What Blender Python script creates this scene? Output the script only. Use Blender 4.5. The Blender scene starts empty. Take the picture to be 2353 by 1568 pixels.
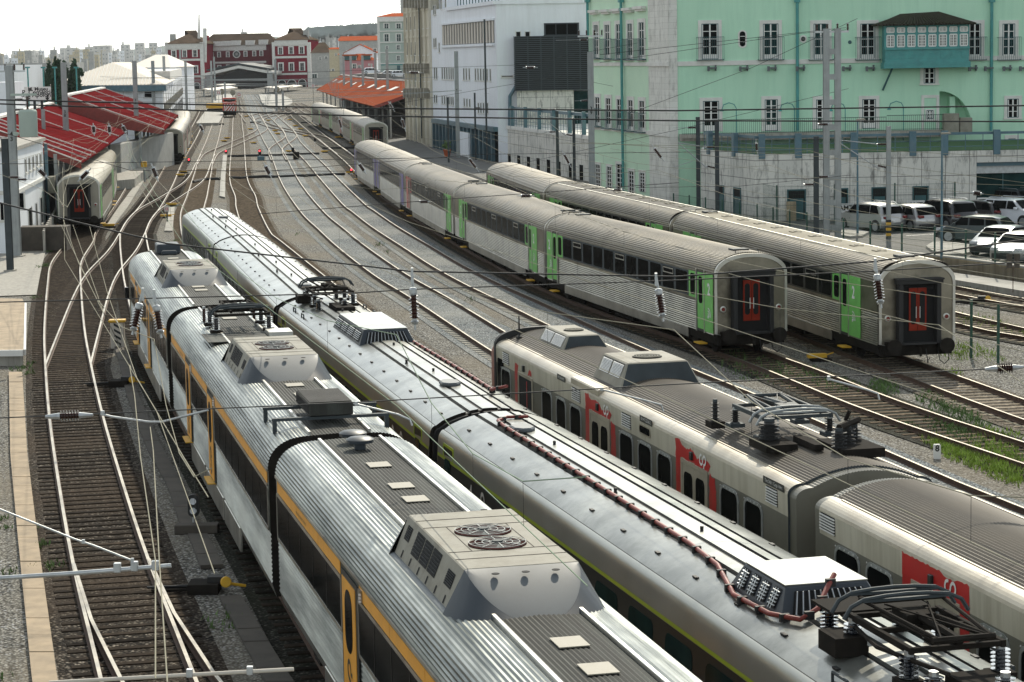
import bpy, bmesh, math, random
from mathutils import Vector, Matrix
random.seed(7)
R = math.radians
sc = bpy.context.scene
col = sc.collection
# ---------------------------------------------------------------- camera
FPX, HC, CX, CY, RO = 5400.0, 11.3, 1176.5, 784.0, 0.018      # focal length in px of a 2353 px wide frame, height, roll
TH = math.atan(654.0/FPX)
_c, _s = math.cos(RO), math.sin(RO)
DN = Vector((0, -math.sin(TH), -math.cos(TH))); FW = Vector((0, math.cos(TH), -math.sin(TH))); RX = Vector((1, 0, 0))
cam = bpy.data.objects.new("camera", bpy.data.cameras.new("camera")); col.objects.link(cam)
cam.data.sensor_width = 36.0; cam.data.lens = 36.0*FPX/2353.0
cam.data.clip_start = 0.5; cam.data.clip_end = 12000
ex = RX*_c + DN*_s; up = RX*_s - DN*_c
cam.matrix_world = Matrix(((ex.x, up.x, -FW.x, 0), (ex.y, up.y, -FW.y, 0), (ex.z, up.z, -FW.z, HC), (0, 0, 0, 1)))
sc.camera = cam
# ---------------------------------------------------------------- light
SUN_EL, SUN_AZ = R(38), R(9)       # azimuth from +Y towards +X
w = bpy.data.worlds.new("World"); sc.world = w; w.use_nodes = True
nt = w.node_tree; bg = nt.nodes["Background"]; sk = nt.nodes.new("ShaderNodeTexSky")
sk.sky_type = 'NISHITA'; sk.sun_disc = False; sk.sun_elevation = SUN_EL; sk.sun_rotation = SUN_AZ
sk.air_density = 1.0; sk.dust_density = 0.9; sk.ozone_density = 1.6; sk.altitude = 20
hs = nt.nodes.new("ShaderNodeHueSaturation"); hs.inputs['Saturation'].default_value = .22      # milky overexposed sky
nt.links.new(sk.outputs[0], hs.inputs['Color']); mxc = nt.nodes.new('ShaderNodeMix'); mxc.data_type = 'RGBA'; mxc.blend_type = 'MULTIPLY'; mxc.inputs[0].default_value = 1; mxc.inputs[7].default_value = (.95, 1.0, .985, 1)
nt.links.new(hs.outputs[0], mxc.inputs[6]); nt.links.new(mxc.outputs[2], bg.inputs[0]); bg.inputs[1].default_value = 0.15
sl = bpy.data.lights.new("sun", 'SUN'); sl.energy = 3.0; sl.angle = R(0.6); sl.color = (1.0, 0.92, 0.76)
so = bpy.data.objects.new("sun", sl); col.objects.link(so)
sd = Vector((math.sin(SUN_AZ)*math.cos(SUN_EL), math.cos(SUN_AZ)*math.cos(SUN_EL), math.sin(SUN_EL)))
so.rotation_euler = sd.to_track_quat('Z', 'Y').to_euler(); so.location = (0, 0, 60)
sc.view_settings.view_transform = 'Standard'; sc.view_settings.look = 'None'
sc.view_settings.exposure = 0.46; sc.view_settings.gamma = 1.0; sc.view_settings.use_curve_mapping = False
sc.render.engine = 'CYCLES'
sc.cycles.max_bounces = 6; sc.cycles.diffuse_bounces = 3; sc.cycles.glossy_bounces = 3; sc.cycles.transparent_max_bounces = 8
sc.cycles.volume_bounces = 0; sc.cycles.use_denoising = True

# ---------------------------------------------------------------- measuring helpers: view pixel -> point on a real plane
def ray(x, y):
    u, v = x-CX, y-CY
    return RX*(u*_c-v*_s) + FW*FPX + DN*(u*_s+v*_c)
def G(x, y, z=0.0):
    d = ray(x, y); t = (z-HC)/d.z
    return Vector((d.x*t, d.y*t, z))
def Wp(x, y, Y):
    d = ray(x, y); t = Y/d.y
    return Vector((d.x*t, Y, HC+d.z*t))
KO = dict(c1=(0, 0), c2=(1300, 0), c3=(2696, 0), c4=(0, 900), b1=(1300, 900), b2=(2696, 900), b3=(0, 1800), b4=(1300, 1800), b5=(2696, 1800))
KS = dict(z1=(459.6, 229.8, .19532), z2=(574.5, 488.3, .24415), z3=(1838.4, 603.2, .2198), z4=(0, 172.3, .19532),
          q1=(1895.7, 402.1, .19434), q2=(1752.1, 1235.1, .25537), q3=(689.4, 0, .14655), q4=(367.7, 46.0, .15137))
def K(k, x, y):
    if k in KS:
        a, b, s = KS[k]; return (a+x*s, b+y*s)
    o = KO[k]; return ((o[0]+x*.59498)/1.74076, (o[1]+y*.59498)/1.74076)

# ---------------------------------------------------------------- object helpers
def tag(o, label=None, cat=None, group=None, kind=None):
    if label: o['label'] = label
    if cat: o['category'] = cat
    if group: o['group'] = group
    if kind: o['kind'] = kind
    return o
def empty(name, loc, rz=0.0, label=None, cat=None, group=None):
    o = bpy.data.objects.new(name, None); col.objects.link(o)
    o.location = loc; o.rotation_euler = (0, 0, rz); o.empty_display_size = .3
    return tag(o, label, cat, group)
def copy_tree(o, parent=None):
    c = o.copy(); col.objects.link(c); c.parent = parent
    for ch in [q for q in bpy.data.objects if q.parent == o]:
        copy_tree(ch, c)
    return c

SPLIT = set('window window_frame window_pillar orange_stripe pane louvre door_lamp roof_rail gutter skirt lifting_peg roof_hook roof_hatch hatch_handle equipment_box cable_clamp lifting_hole side_grille downpipe bracket_lamp swan_neck_lamp dormer cab_window tail_lamp grab_rail window_surround coloured_panel side_window shopfront_column pier gangway gangway_door vent_light chimney step string_course door_window door_pillar fan_blade lime_stripe dark_band number_plate support_frame white_trim door_surround grille window_cornice headlight'.split())
TWIN = {}
class MB:
    def __init__(s): s.v = []; s.f = []; s.m = []
    def add(s, vs, fs, m=0):
        n = len(s.v); s.v += [tuple(p) for p in vs]
        for f in fs: s.f.append([i+n for i in f]); s.m.append(m)
        return s
    def poly(s, pts, m=0): return s.add(pts, [list(range(len(pts)))], m)
    def box(s, x0, x1, y0, y1, z0, z1, m=0):
        return s.hexa([(x0, y0, z0), (x1, y0, z0), (x1, y1, z0), (x0, y1, z0), (x0, y0, z1), (x1, y0, z1), (x1, y1, z1), (x0, y1, z1)], m)
    def hexa(s, p, m=0):
        return s.add(p, [[0, 3, 2, 1], [4, 5, 6, 7], [0, 1, 5, 4], [1, 2, 6, 5], [2, 3, 7, 6], [3, 0, 4, 7]], m)
    def tube(s, path, r, m=0, n=6, r2=None, caps=True):
        P = [Vector(p) for p in path]; N = len(P); base = len(s.v); prev = None
        for i, p in enumerate(P):
            t = (P[min(i+1, N-1)]-P[max(i-1, 0)])
            t = t.normalized() if t.length > 1e-9 else Vector((0, 0, 1))
            a = prev if prev is not None else (Vector((0, 0, 1)) if abs(t.z) < .9 else Vector((1, 0, 0)))
            b1 = (a - t*a.dot(t)); b1 = b1.normalized() if b1.length > 1e-6 else t.orthogonal().normalized()
            b2 = t.cross(b1); prev = b1
            rr = r if r2 is None else r+(r2-r)*i/(N-1)
            for k in range(n):
                an = 2*math.pi*(k+.5)/n; s.v.append(tuple(p+b1*(rr*math.cos(an))+b2*(rr*math.sin(an))))
        for i in range(N-1):
            for k in range(n):
                a = base+i*n+k; b = base+i*n+(k+1) % n
                s.f.append([a, b, b+n, a+n]); s.m.append(m)
        if caps:
            s.f.append([base+k for k in range(n)][::-1]); s.m.append(m)
            s.f.append([base+(N-1)*n+k for k in range(n)]); s.m.append(m)
        return s
    def lathe(s, prof, o, m=0, n=12, ax=(0, 0, 1)):
        ax = Vector(ax).normalized(); b1 = ax.orthogonal().normalized(); b2 = ax.cross(b1); o = Vector(o); base = len(s.v)
        for r, h in prof:
            for k in range(n):
                an = 2*math.pi*k/n; s.v.append(tuple(o+ax*h+b1*(r*math.cos(an))+b2*(r*math.sin(an))))
        for i in range(len(prof)-1):
            for k in range(n):
                a = base+i*n+k; b = base+i*n+(k+1) % n
                s.f.append([a, b, b+n, a+n]); s.m.append(m)
        s.f.append([base+k for k in range(n)][::-1]); s.m.append(m)
        s.f.append([base+(len(prof)-1)*n+k for k in range(n)]); s.m.append(m)
        return s
    def prism(s, pts, d, m=0, mside=None):
        """pts: planar polygon (3D), extruded by vector d"""
        n = len(pts); P = [Vector(p) for p in pts]; d = Vector(d); b = len(s.v)
        s.v += [tuple(p) for p in P]+[tuple(p+d) for p in P]
        s.f.append([b+i for i in range(n)][::-1]); s.m.append(m)
        s.f.append([b+n+i for i in range(n)]); s.m.append(m)
        ms = m if mside is None else mside
        for i in range(n):
            j = (i+1) % n; s.f.append([b+i, b+j, b+n+j, b+n+i]); s.m.append(ms)
        return s
    def sweep(s, prof, xs, mf=lambda i: 0, mcap=0, caps=True):
        """closed (y,z) profile swept along local x; xs: list of x or (x,scale_y,scale_z,z_pivot)"""
        n = len(prof); b = len(s.v)
        for x in xs:
            if isinstance(x, tuple): x, sy, sz, zp = x
            else: sy = sz = 1; zp = 0
            for y, z in prof: s.v.append((x, y*sy, zp+(z-zp)*sz))
        for k in range(len(xs)-1):
            for i in range(n):
                j = (i+1) % n; a = b+k*n
                s.f.append([a+i, a+j, a+n+j, a+n+i]); s.m.append(mf(i))
        if caps:
            s.f.append([b+i for i in range(n)][::-1]); s.m.append(mcap)
            s.f.append([b+(len(xs)-1)*n+i for i in range(n)]); s.m.append(mcap)
        return s
    def islands(s):
        p = list(range(len(s.v)))
        def fd(a):
            while p[a] != a: p[a] = p[p[a]]; a = p[a]
            return a
        for f in s.f:
            r = fd(f[0])
            for i in f[1:]: p[fd(i)] = r
        g = {}
        for k, f in enumerate(s.f): g.setdefault(fd(f[0]), []).append(k)
        out = []
        for ks in g.values():
            q = MB(); mp = {}
            for k in ks:
                for i in s.f[k]:
                    if i not in mp: mp[i] = len(q.v); q.v.append(s.v[i])
                q.f.append([mp[i] for i in s.f[k]]); q.m.append(s.m[k])
            out.append(q)
        return out
    def build(s, name, mats, parent=None, smooth=0, bevel=0):
        if name in SPLIT:                                             # pieces one could count become parts of their own
            I = s.islands()
            if 1 < len(I) <= 60:
                O = [q._build(name, mats, parent, smooth, bevel) for q in I]; TWIN[O[0].name] = O; return O[0]
        return s._build(name, mats, parent, smooth, bevel)
    def _build(s, name, mats, parent=None, smooth=0, bevel=0):
        me = bpy.data.meshes.new(name); me.from_pydata(s.v, [], s.f)
        if not isinstance(mats, (list, tuple)): mats = [mats]
        mats = list(mats)
        for q in mats: me.materials.append(M[q] if isinstance(q, str) else q)
        me.polygons.foreach_set('material_index', [max(0, min(i, len(mats)-1)) for i in s.m])
        bm = bmesh.new(); bm.from_mesh(me)
        if bevel: bmesh.ops.bevel(bm, geom=[e for e in bm.edges], offset=bevel, segments=1, affect='EDGES', clamp_overlap=True)
        bmesh.ops.recalc_face_normals(bm, faces=bm.faces); bm.to_mesh(me); bm.free()
        if smooth:
            me.polygons.foreach_set('use_smooth', [True]*len(me.polygons)); me.set_sharp_from_angle(angle=R(smooth))
        me.update()
        o = bpy.data.objects.new(name, me); col.objects.link(o)
        if parent: o.parent = parent
        return o
def frame(p0, p1):
    d = (Vector(p1)-Vector(p0)); d.z = 0; L = d.length; d.normalize(); return d, Vector((-d.y, d.x, 0)), L

# writing: text turned into a flat mesh with thickness
def text_pts(txt, size, bold=0.0):
    cu = bpy.data.curves.new("t", 'FONT'); cu.body = txt; cu.size = size; cu.align_x = 'CENTER'; cu.align_y = 'CENTER'; cu.offset = bold; cu.resolution_u = 2
    ob = bpy.data.objects.new("t", cu)
    me = bpy.data.meshes.new_from_object(ob)
    vs = [v.co.copy() for v in me.vertices]; fs = [list(p.vertices) for p in me.polygons]
    bpy.data.objects.remove(ob); bpy.data.curves.remove(cu); bpy.data.meshes.remove(me)
    return vs, fs
def text_on(mb, txt, size, O, ex_, ey_, m=0, bold=0.0):
    vs, fs = text_pts(txt, size, bold); O = Vector(O); ex_ = Vector(ex_); ey_ = Vector(ey_)
    mb.add([O+ex_*v.x+ey_*v.y for v in vs], fs, m)
def ribbon(pts, wd):
    """2D stroke -> list of quads (as point lists)"""
    P = [Vector((a, b, 0)) for a, b in pts]; out = []; L = []; Rr = []
    for i, p in enumerate(P):
        t = (P[min(i+1, len(P)-1)]-P[max(i-1, 0)]).normalized(); n = Vector((-t.y, t.x, 0))*wd/2
        L.append(p+n); Rr.append(p-n)
    for i in range(len(P)-1): out.append([L[i], L[i+1], Rr[i+1], Rr[i]])
    return out
def cp_logo(mb, size, O, ex_, ey_, m=0):
    """joined C and P stroke emblem"""
    O = Vector(O); ex_ = Vector(ex_); ey_ = Vector(ey_); s_ = size
    arc = lambda cx, cy, r, a0, a1, n=10: [(cx+r*math.cos(R(a0+(a1-a0)*i/n)), cy+r*math.sin(R(a0+(a1-a0)*i/n))) for i in range(n+1)]
    st = arc(-.26, .0, .24, 60, 300) + [(-.1, -.21), (0, -.12), (.02, .08)] + arc(.26, .0, .24, 165, -150) + [(.1, -.08)]
    c_ = arc(-.26, .05, .25, 70, 285)+[(-.06, -.12), (0, 0), (.04, .16)]+arc(.27, .08, .22, 140, -80)+[(.2, -.14), (.18, -.36)]
    for q in ribbon([(a*s_, b*s_) for a, b in c_], .13*s_):
        mb.poly([O+ex_*v.x+ey_*v.y for v in q], m)
def catmull(pts, step):
    P = [Vector((p[0], p[1], 0)) for p in pts]; out = []
    for i in range(len(P)-1):
        a = P[max(i-1, 0)]; b = P[i]; c = P[i+1]; d = P[min(i+2, len(P)-1)]
        if i == 0: a = b*2-c
        if i == len(P)-2: d = c*2-b
        n = max(1, int((c-b).length/step))
        for k in range(n):
            t = k/n
            out.append(0.5*((2*b)+(c-a)*t+(2*a-5*b+4*c-d)*t*t+(3*b-a-3*c+d)*t**3))
    out.append(P[-1]); return out
# ---------------------------------------------------------------- materials
M = {}
def mat(name, rgb, rough=.6, metal=0.0, var=.12, vs=1.5, dirt=None, dirt_amt=0.0, dirt_s=.6, bump=0.0, bump_s=30, spec=.5, streak=False, coat=0.0, dlo=.45, dhi=.72, rnd=0.0):
    m = bpy.data.materials.new(name); m.use_nodes = True; t = m.node_tree; b = t.nodes["Principled BSDF"]
    N = t.nodes.new; L = t.links.new
    tc = N("ShaderNodeTexCoord"); mp = N("ShaderNodeMapping"); L(tc.outputs['Object'], mp.inputs[0])
    no = N("ShaderNodeTexNoise"); no.inputs['Scale'].default_value = vs; no.inputs['Detail'].default_value = 5; L(mp.outputs[0], no.inputs[0])
    rp = N("ShaderNodeValToRGB"); cr = rp.color_ramp
    lo = [max(0, c*(1-var)) for c in rgb]; hi = [min(1, c*(1+var)) for c in rgb]
    cr.elements[0].position = .3; cr.elements[1].position = .72
    cr.elements[0].color = (*lo, 1); cr.elements[1].color = (*hi, 1)
    L(no.outputs[0], rp.inputs[0]); out = rp.outputs[0]
    if dirt:
        n2 = N("ShaderNodeTexNoise"); n2.inputs['Scale'].default_value = dirt_s; n2.inputs['Detail'].default_value = 8; n2.inputs['Roughness'].default_value = .65
        m2 = N("ShaderNodeMapping"); L(tc.outputs['Object'], m2.inputs[0])
        if streak: m2.inputs['Scale'].default_value = (4.0, 4.0, .35) if streak == 'v' else (.12, 3.0, 1.0)
        L(m2.outputs[0], n2.inputs[0])
        r2 = N("ShaderNodeValToRGB"); r2.color_ramp.elements[0].position = dlo; r2.color_ramp.elements[1].position = dhi
        r2.color_ramp.elements[1].color = (dirt_amt,)*3+(1,)
        L(n2.outputs[0], r2.inputs[0])
        mx = N("ShaderNodeMix"); mx.data_type = 'RGBA'; L(r2.outputs[0], mx.inputs[0]); L(out, mx.inputs[6]); mx.inputs[7].default_value = (*dirt, 1); out = mx.outputs[2]
    if rnd:                                                           # each copy a little lighter or darker
        oi = N("ShaderNodeObjectInfo"); m4 = N("ShaderNodeMapRange"); m4.inputs[3].default_value = 1-rnd; m4.inputs[4].default_value = 1+rnd; L(oi.outputs['Random'], m4.inputs[0])
        hs_ = N("ShaderNodeHueSaturation"); L(m4.outputs[0], hs_.inputs['Value']); L(out, hs_.inputs['Color']); out = hs_.outputs[0]
    L(out, b.inputs['Base Color']); b.inputs['Metallic'].default_value = metal
    mr = N("ShaderNodeMapRange"); mr.inputs[3].default_value = max(.03, rough-.09); mr.inputs[4].default_value = min(1, rough+.1); L(no.outputs[0], mr.inputs[0]); L(mr.outputs[0], b.inputs['Roughness'])
    b.inputs['Specular IOR Level'].default_value = spec
    if coat: b.inputs['Coat Weight'].default_value = coat; b.inputs['Coat Roughness'].default_value = .1
    if bump:
        n3 = N("ShaderNodeTexNoise"); n3.inputs['Scale'].default_value = bump_s; n3.inputs['Detail'].default_value = 3; L(tc.outputs['Object'], n3.inputs[0])
        bp = N("ShaderNodeBump"); bp.inputs['Strength'].default_value = 1; bp.inputs['Distance'].default_value = bump; L(n3.outputs[0], bp.inputs['Height']); L(bp.outputs[0], b.inputs['Normal'])
    M[name] = m; return m
def gravel(name, c1, c2, c3, dark, scale=16, patch=None, patch_amt=.6, patch_s=.05, rough=.9):
    """loose stones: cell noise for stones, large patches for stains"""
    m = bpy.data.materials.new(name); m.use_nodes = True; t = m.node_tree; b = t.nodes["Principled BSDF"]; N = t.nodes.new; L = t.links.new
    tc = N("ShaderNodeTexCoord")
    vo = N("ShaderNodeTexVoronoi"); vo.inputs['Scale'].default_value = scale; L(tc.outputs['Object'], vo.inputs[0])
    sp = N("ShaderNodeSeparateColor"); L(vo.outputs['Color'], sp.inputs[0])
    rp = N("ShaderNodeValToRGB"); cr = rp.color_ramp; cr.interpolation = 'CONSTANT'
    cr.elements[0].color = (*c1, 1); cr.elements[1].position = .35; cr.elements[1].color = (*c2, 1)
    e = cr.elements.new(.62); e.color = (*c3, 1); e = cr.elements.new(.82); e.color = (*[min(.6, q*1.9) for q in c2], 1); e = cr.elements.new(.9); e.color = (*dark, 1)
    L(sp.outputs[0], rp.inputs[0]); out = rp.outputs[0]
    # gaps between stones
    r1 = N("ShaderNodeValToRGB"); r1.color_ramp.elements[0].position = .30; r1.color_ramp.elements[0].color = (1, 1, 1, 1); r1.color_ramp.elements[1].position = .85; r1.color_ramp.elements[1].color = (.12, .12, .12, 1)
    mul = N("ShaderNodeMath"); mul.operation = 'MULTIPLY'; mul.inputs[1].default_value = 1.35; L(vo.outputs['Distance'], mul.inputs[0]); L(mul.outputs[0], r1.inputs[0])
    mx = N("ShaderNodeMix"); mx.data_type = 'RGBA'; mx.blend_type = 'MULTIPLY'; mx.inputs[0].default_value = .9; L(out, mx.inputs[6]); L(r1.outputs[0], mx.inputs[7]); out = mx.outputs[2]
    def blot(sc_, c, a, lo, hi, out):
        n2 = N("ShaderNodeTexNoise"); n2.inputs['Scale'].default_value = sc_; n2.inputs['Detail'].default_value = 7; n2.inputs['Roughness'].default_value = .6; L(tc.outputs['Object'], n2.inputs[0])
        r2 = N("ShaderNodeValToRGB"); r2.color_ramp.elements[0].position = lo; r2.color_ramp.elements[1].position = hi; r2.color_ramp.elements[1].color = (a, a, a, 1); L(n2.outputs[0], r2.inputs[0])
        m2 = N("ShaderNodeMix"); m2.data_type = 'RGBA'; L(r2.outputs[0], m2.inputs[0]); L(out, m2.inputs[6]); m2.inputs[7].default_value = (*c, 1); return m2.outputs[2]
    out = blot(1.3, tuple(q*.45 for q in c1), .55, .48, .7, out)
    if patch: out = blot(patch_s, patch, patch_amt, .42, .62, out)
    L(out, b.inputs['Base Color']); b.inputs['Roughness'].default_value = rough; b.inputs['Specular IOR Level'].default_value = .06
    bp = N("ShaderNodeBump"); bp.invert = True; bp.inputs['Strength'].default_value = .9; bp.inputs['Distance'].default_value = .035; L(vo.outputs['Distance'], bp.inputs['Height']); L(bp.outputs[0], b.inputs['Normal'])
    M[name] = m; return m
def tiles(name, rgb, rgb2, scale=(1, 1, 1), rough=.8, seam=(.1, .09, .08), bw=1.6, bh=.8, mort=.012, stain=(.05, .05, .045), stain_amt=.7, axis='x'):
    """panel/ashlar wall with streaky stains below the coping"""
    m = bpy.data.materials.new(name); m.use_nodes = True; t = m.node_tree; b = t.nodes["Principled BSDF"]; N = t.nodes.new; L = t.links.new
    tc = N("ShaderNodeTexCoord"); sx_ = N("ShaderNodeSeparateXYZ"); L(tc.outputs['Object'], sx_.inputs[0]); ad = N("ShaderNodeMath"); L(sx_.outputs[0], ad.inputs[0]); L(sx_.outputs[1], ad.inputs[1])
    mp = N("ShaderNodeCombineXYZ"); L(ad.outputs[0], mp.inputs[0]); L(sx_.outputs[2], mp.inputs[1])
    br = N("ShaderNodeTexBrick"); br.offset = 0.0 if axis == 'x' else .5; br.inputs['Scale'].default_value = 1; br.inputs['Brick Width'].default_value = bw; br.inputs['Row Height'].default_value = bh
    br.inputs['Mortar Size'].default_value = mort; br.inputs['Color1'].default_value = (*rgb, 1); br.inputs['Color2'].default_value = (*rgb2, 1); br.inputs['Mortar'].default_value = (*seam, 1)
    L(mp.outputs[0], br.inputs[0]); out = br.outputs[0]
    n2 = N("ShaderNodeTexNoise"); n2.inputs['Scale'].default_value = 1.6; n2.inputs['Detail'].default_value = 10; n2.inputs['Roughness'].default_value = .72
    m2 = N("ShaderNodeMapping"); L(tc.outputs['Object'], m2.inputs[0]); m2.inputs['Scale'].default_value = (1.6, 1.6, .45); L(m2.outputs[0], n2.inputs[0])
    r2 = N("ShaderNodeValToRGB"); r2.color_ramp.elements[0].position = .5; r2.color_ramp.elements[1].position = .66; r2.color_ramp.elements[1].color = (stain_amt,)*3+(1,); L(n2.outputs[0], r2.inputs[0])
    mx = N("ShaderNodeMix"); mx.data_type = 'RGBA'; L(r2.outputs[0], mx.inputs[0]); L(out, mx.inputs[6]); mx.inputs[7].default_value = (*stain, 1)
    L(mx.outputs[2], b.inputs['Base Color']); b.inputs['Roughness'].default_value = rough
    M[name] = m; return m
# ground
gravel('gravel_yard', (.40, .385, .34), (.54, .52, .47), (.29, .275, .245), (.09, .085, .08), patch=(.22, .19, .145), patch_amt=.55, patch_s=.09)
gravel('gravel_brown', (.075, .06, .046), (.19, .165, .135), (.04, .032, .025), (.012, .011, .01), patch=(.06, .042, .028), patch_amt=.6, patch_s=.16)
gravel('gravel_blue', (.35, .39, .40), (.52, .54, .54), (.26, .31, .34), (.09, .10, .11), patch=(.42, .41, .37), patch_amt=.4, patch_s=.12)
gravel('gravel_mid', (.27, .24, .19), (.42, .39, .33), (.19, .165, .13), (.05, .045, .04), patch=(.11, .085, .06), patch_amt=.6, patch_s=.12)
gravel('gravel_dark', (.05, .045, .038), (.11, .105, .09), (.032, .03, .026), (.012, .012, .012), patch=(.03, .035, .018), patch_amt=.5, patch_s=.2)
mat('asphalt', (.085, .085, .08), .85, var=.2, vs=.7, dirt=(.16, .155, .14), dirt_amt=.5, dirt_s=.25, bump=.004, bump_s=60)
mat('pavement', (.33, .32, .29), .8, var=.12, dirt=(.16, .15, .12), dirt_amt=.6, dirt_s=.9)
mat('concrete', (.36, .34, .30), .85, var=.15, dirt=(.12, .11, .09), dirt_amt=.7, dirt_s=1.2, streak='v')
mat('concrete_warm', (.42, .34, .22), .85, var=.16, dirt=(.16, .12, .07), dirt_amt=.8, dirt_s=.9, streak='v')
mat('slab_tan', (.40, .31, .21), .9, var=.18, vs=2.5, dirt=(.2, .16, .11), dirt_amt=.6, dirt_s=1.4)
mat('slab_dark', (.085, .072, .058), .9, var=.22, vs=2, dirt=(.04, .035, .03), dirt_amt=.7, dirt_s=1.4)
mat('seam_dark', (.03, .028, .025), .9)
mat('rail_head', (.30, .275, .23), .42, .85, var=.2, vs=3, dirt=(.07, .05, .032), dirt_amt=.8, dirt_s=.5)
mat('rail_web', (.085, .048, .03), .85, var=.3, vs=6)
mat('sleeper_wood', (.15, .115, .08), .95, var=.4, vs=5, dirt=(.04, .03, .022), dirt_amt=.7, dirt_s=2, spec=.05, rnd=.5)
mat('sleeper_dark', (.040, .030, .022), .95, var=.5, vs=5, dirt=(.014, .012, .01), dirt_amt=.7, dirt_s=2, spec=.04, rnd=.6)
mat('sleeper_light', (.30, .25, .19), .95, var=.35, vs=5, dirt=(.07, .055, .04), dirt_amt=.7, dirt_s=2, spec=.06, rnd=.4)
mat('sleeper_concrete', (.36, .34, .29), .9, var=.2, spec=.08)
# metals and paints
mat('steel_bright', (.30, .315, .295), .38, .85, var=.28, vs=1.2, dirt=(.03, .042, .04), dirt_amt=.95, dirt_s=1.5, streak='h', dlo=.38, dhi=.60)
mat('steel_side', (.50, .49, .45), .34, 1.0, var=.12, vs=1.0, dirt=(.13, .12, .10), dirt_amt=.6, dirt_s=.8)
mat('steel_coach', (.26, .238, .19), .38, .9, var=.22, vs=.8, dirt=(.055, .048, .037), dirt_amt=.85, dirt_s=.7)
mat('roof_coach', (.15, .126, .088), .5, .4, var=.25, vs=.7, dirt=(.035, .03, .022), dirt_amt=.9, dirt_s=.35, spec=.3)
mat('roof_cream', (.27, .245, .185), .7, 0, var=.16, vs=.6, dirt=(.11, .09, .065), dirt_amt=.7, dirt_s=.6, spec=.12)
mat('roof_dark', (.05, .046, .04), .7, 0, var=.25, vs=.7, dirt=(.12, .11, .09), dirt_amt=.5, dirt_s=.6, spec=.15)
mat('roof_grey_dark', (.045, .045, .04), .7, 0, var=.25, vs=1, dirt=(.13, .14, .125), dirt_amt=.6, dirt_s=1.0, streak='h', spec=.15)
mat('roof_brown', (.085, .072, .056), .62, .15, var=.25, vs=.6, dirt=(.035, .03, .023), dirt_amt=.8, dirt_s=.4, streak='h', spec=.25)
mat('silver_paint', (.36, .37, .335), .36, .25, var=.12, vs=.5, dirt=(.25, .24, .19), dirt_amt=.6, dirt_s=.4, coat=.2)
mat('silver_roof', (.27, .275, .25), .32, .35, var=.2, vs=.8, dirt=(.10, .105, .09), dirt_amt=.85, dirt_s=1.1, coat=.2, dlo=.38, dhi=.62)
mat('alloy', (.55, .54, .50), .35, .9, var=.1, vs=2)
mat('unit_white', (.29, .275, .23), .6, 0, var=.12, vs=1.5, dirt=(.16, .14, .105), dirt_amt=.7, dirt_s=1.6, spec=.12)
mat('unit_grey', (.05, .06, .072), .42, 0, var=.2, vs=1.5, dirt=(.03, .03, .03), dirt_amt=.4, dirt_s=1.5, spec=.2)
mat('unit_pale', (.13, .145, .155), .5, 0, var=.16, vs=1.0, dirt=(.09, .09, .09), dirt_amt=.4, dirt_s=2, spec=.25)
mat('cream_paint', (.56, .52, .42), .42, var=.08, vs=.8, dirt=(.30, .26, .18), dirt_amt=.65, dirt_s=.9, coat=.2, streak='v')
mat('cream_edge', (.48, .43, .34), .4, .2, var=.12, vs=.8, dirt=(.22, .17, .11), dirt_amt=.7, dirt_s=.6)
mat('taupe_paint', (.155, .148, .12), .45, var=.1, vs=.8, dirt=(.09, .085, .06), dirt_amt=.5, dirt_s=1)
mat('charcoal_paint', (.028, .029, .027), .45, var=.15, spec=.25)
mat('green_paint', (.17, .52, .11), .4, var=.08, dirt=(.10, .30, .07), dirt_amt=.4, dirt_s=2)
mat('lime_paint', (.42, .55, .03), .4, var=.06)
mat('violet_paint', (.20, .16, .42), .4, var=.1)
mat('orange_paint', (.80, .36, .03), .4, var=.06, dirt=(.45, .2, .03), dirt_amt=.4, dirt_s=2)
mat('red_paint', (.52, .012, .015), .35, var=.1, vs=3, coat=.3)
mat('red_door', (.24, .022, .008), .5, var=.15, spec=.15)
mat('white_paint', (.76, .75, .72), .5, var=.05)
mat('yellow_paint', (.75, .42, .02), .5, var=.12, vs=5, dirt=(.3, .18, .03), dirt_amt=.5, dirt_s=5)
mat('black_rubber', (.018, .018, .018), .7, var=.2)
mat('black_gloss', (.008, .008, .009), .2, spec=.25)
mat('underframe', (.022, .019, .016), .9, var=.3, vs=4, spec=.08)
mat('glass_dark', (.008, .009, .009), .07, var=.1, spec=.22)
mat('glass_teal', (.015, .04, .04), .08, var=.3, spec=.25)
mat('interior_black', (.006, .006, .006), .9)
mat('insulator_brown', (.045, .016, .011), .2, coat=.35, var=.1, spec=.3)
mat('insulator_black', (.012, .014, .02), .1, coat=.8, var=.1)
mat('zinc', (.50, .52, .53), .42, .75, var=.12, vs=5, dirt=(.2, .2, .19), dirt_amt=.4, dirt_s=4)
mat('pole_grey', (.33, .35, .35), .55, .3, var=.12, vs=2, dirt=(.16, .16, .15), dirt_amt=.4, dirt_s=2, streak='v')
mat('pole_dark', (.055, .065, .07), .6, 0, var=.2, vs=2, spec=.15)
mat('wire_light', (.30, .28, .21), .8, 0, spec=.1)
mat('wire_green', (.24, .31, .22), .8, 0, spec=.1)
mat('wire_dark', (.02, .02, .02), .6)
mat('cable_red', (.22, .035, .025), .55, var=.15, vs=6)
mat('blue_steel', (.085, .16, .20), .45, .3, var=.15, dirt=(.2, .23, .23), dirt_amt=.3, dirt_s=2)
mat('fence_green', (.012, .07, .045), .45, var=.15)
mat('lamp_red', (.16, .008, .008), .25, coat=.4)
mat('lamp_glass', (.7, .72, .75), .12, coat=.6)
mat('tyre', (.015, .015, .015), .85)
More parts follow.
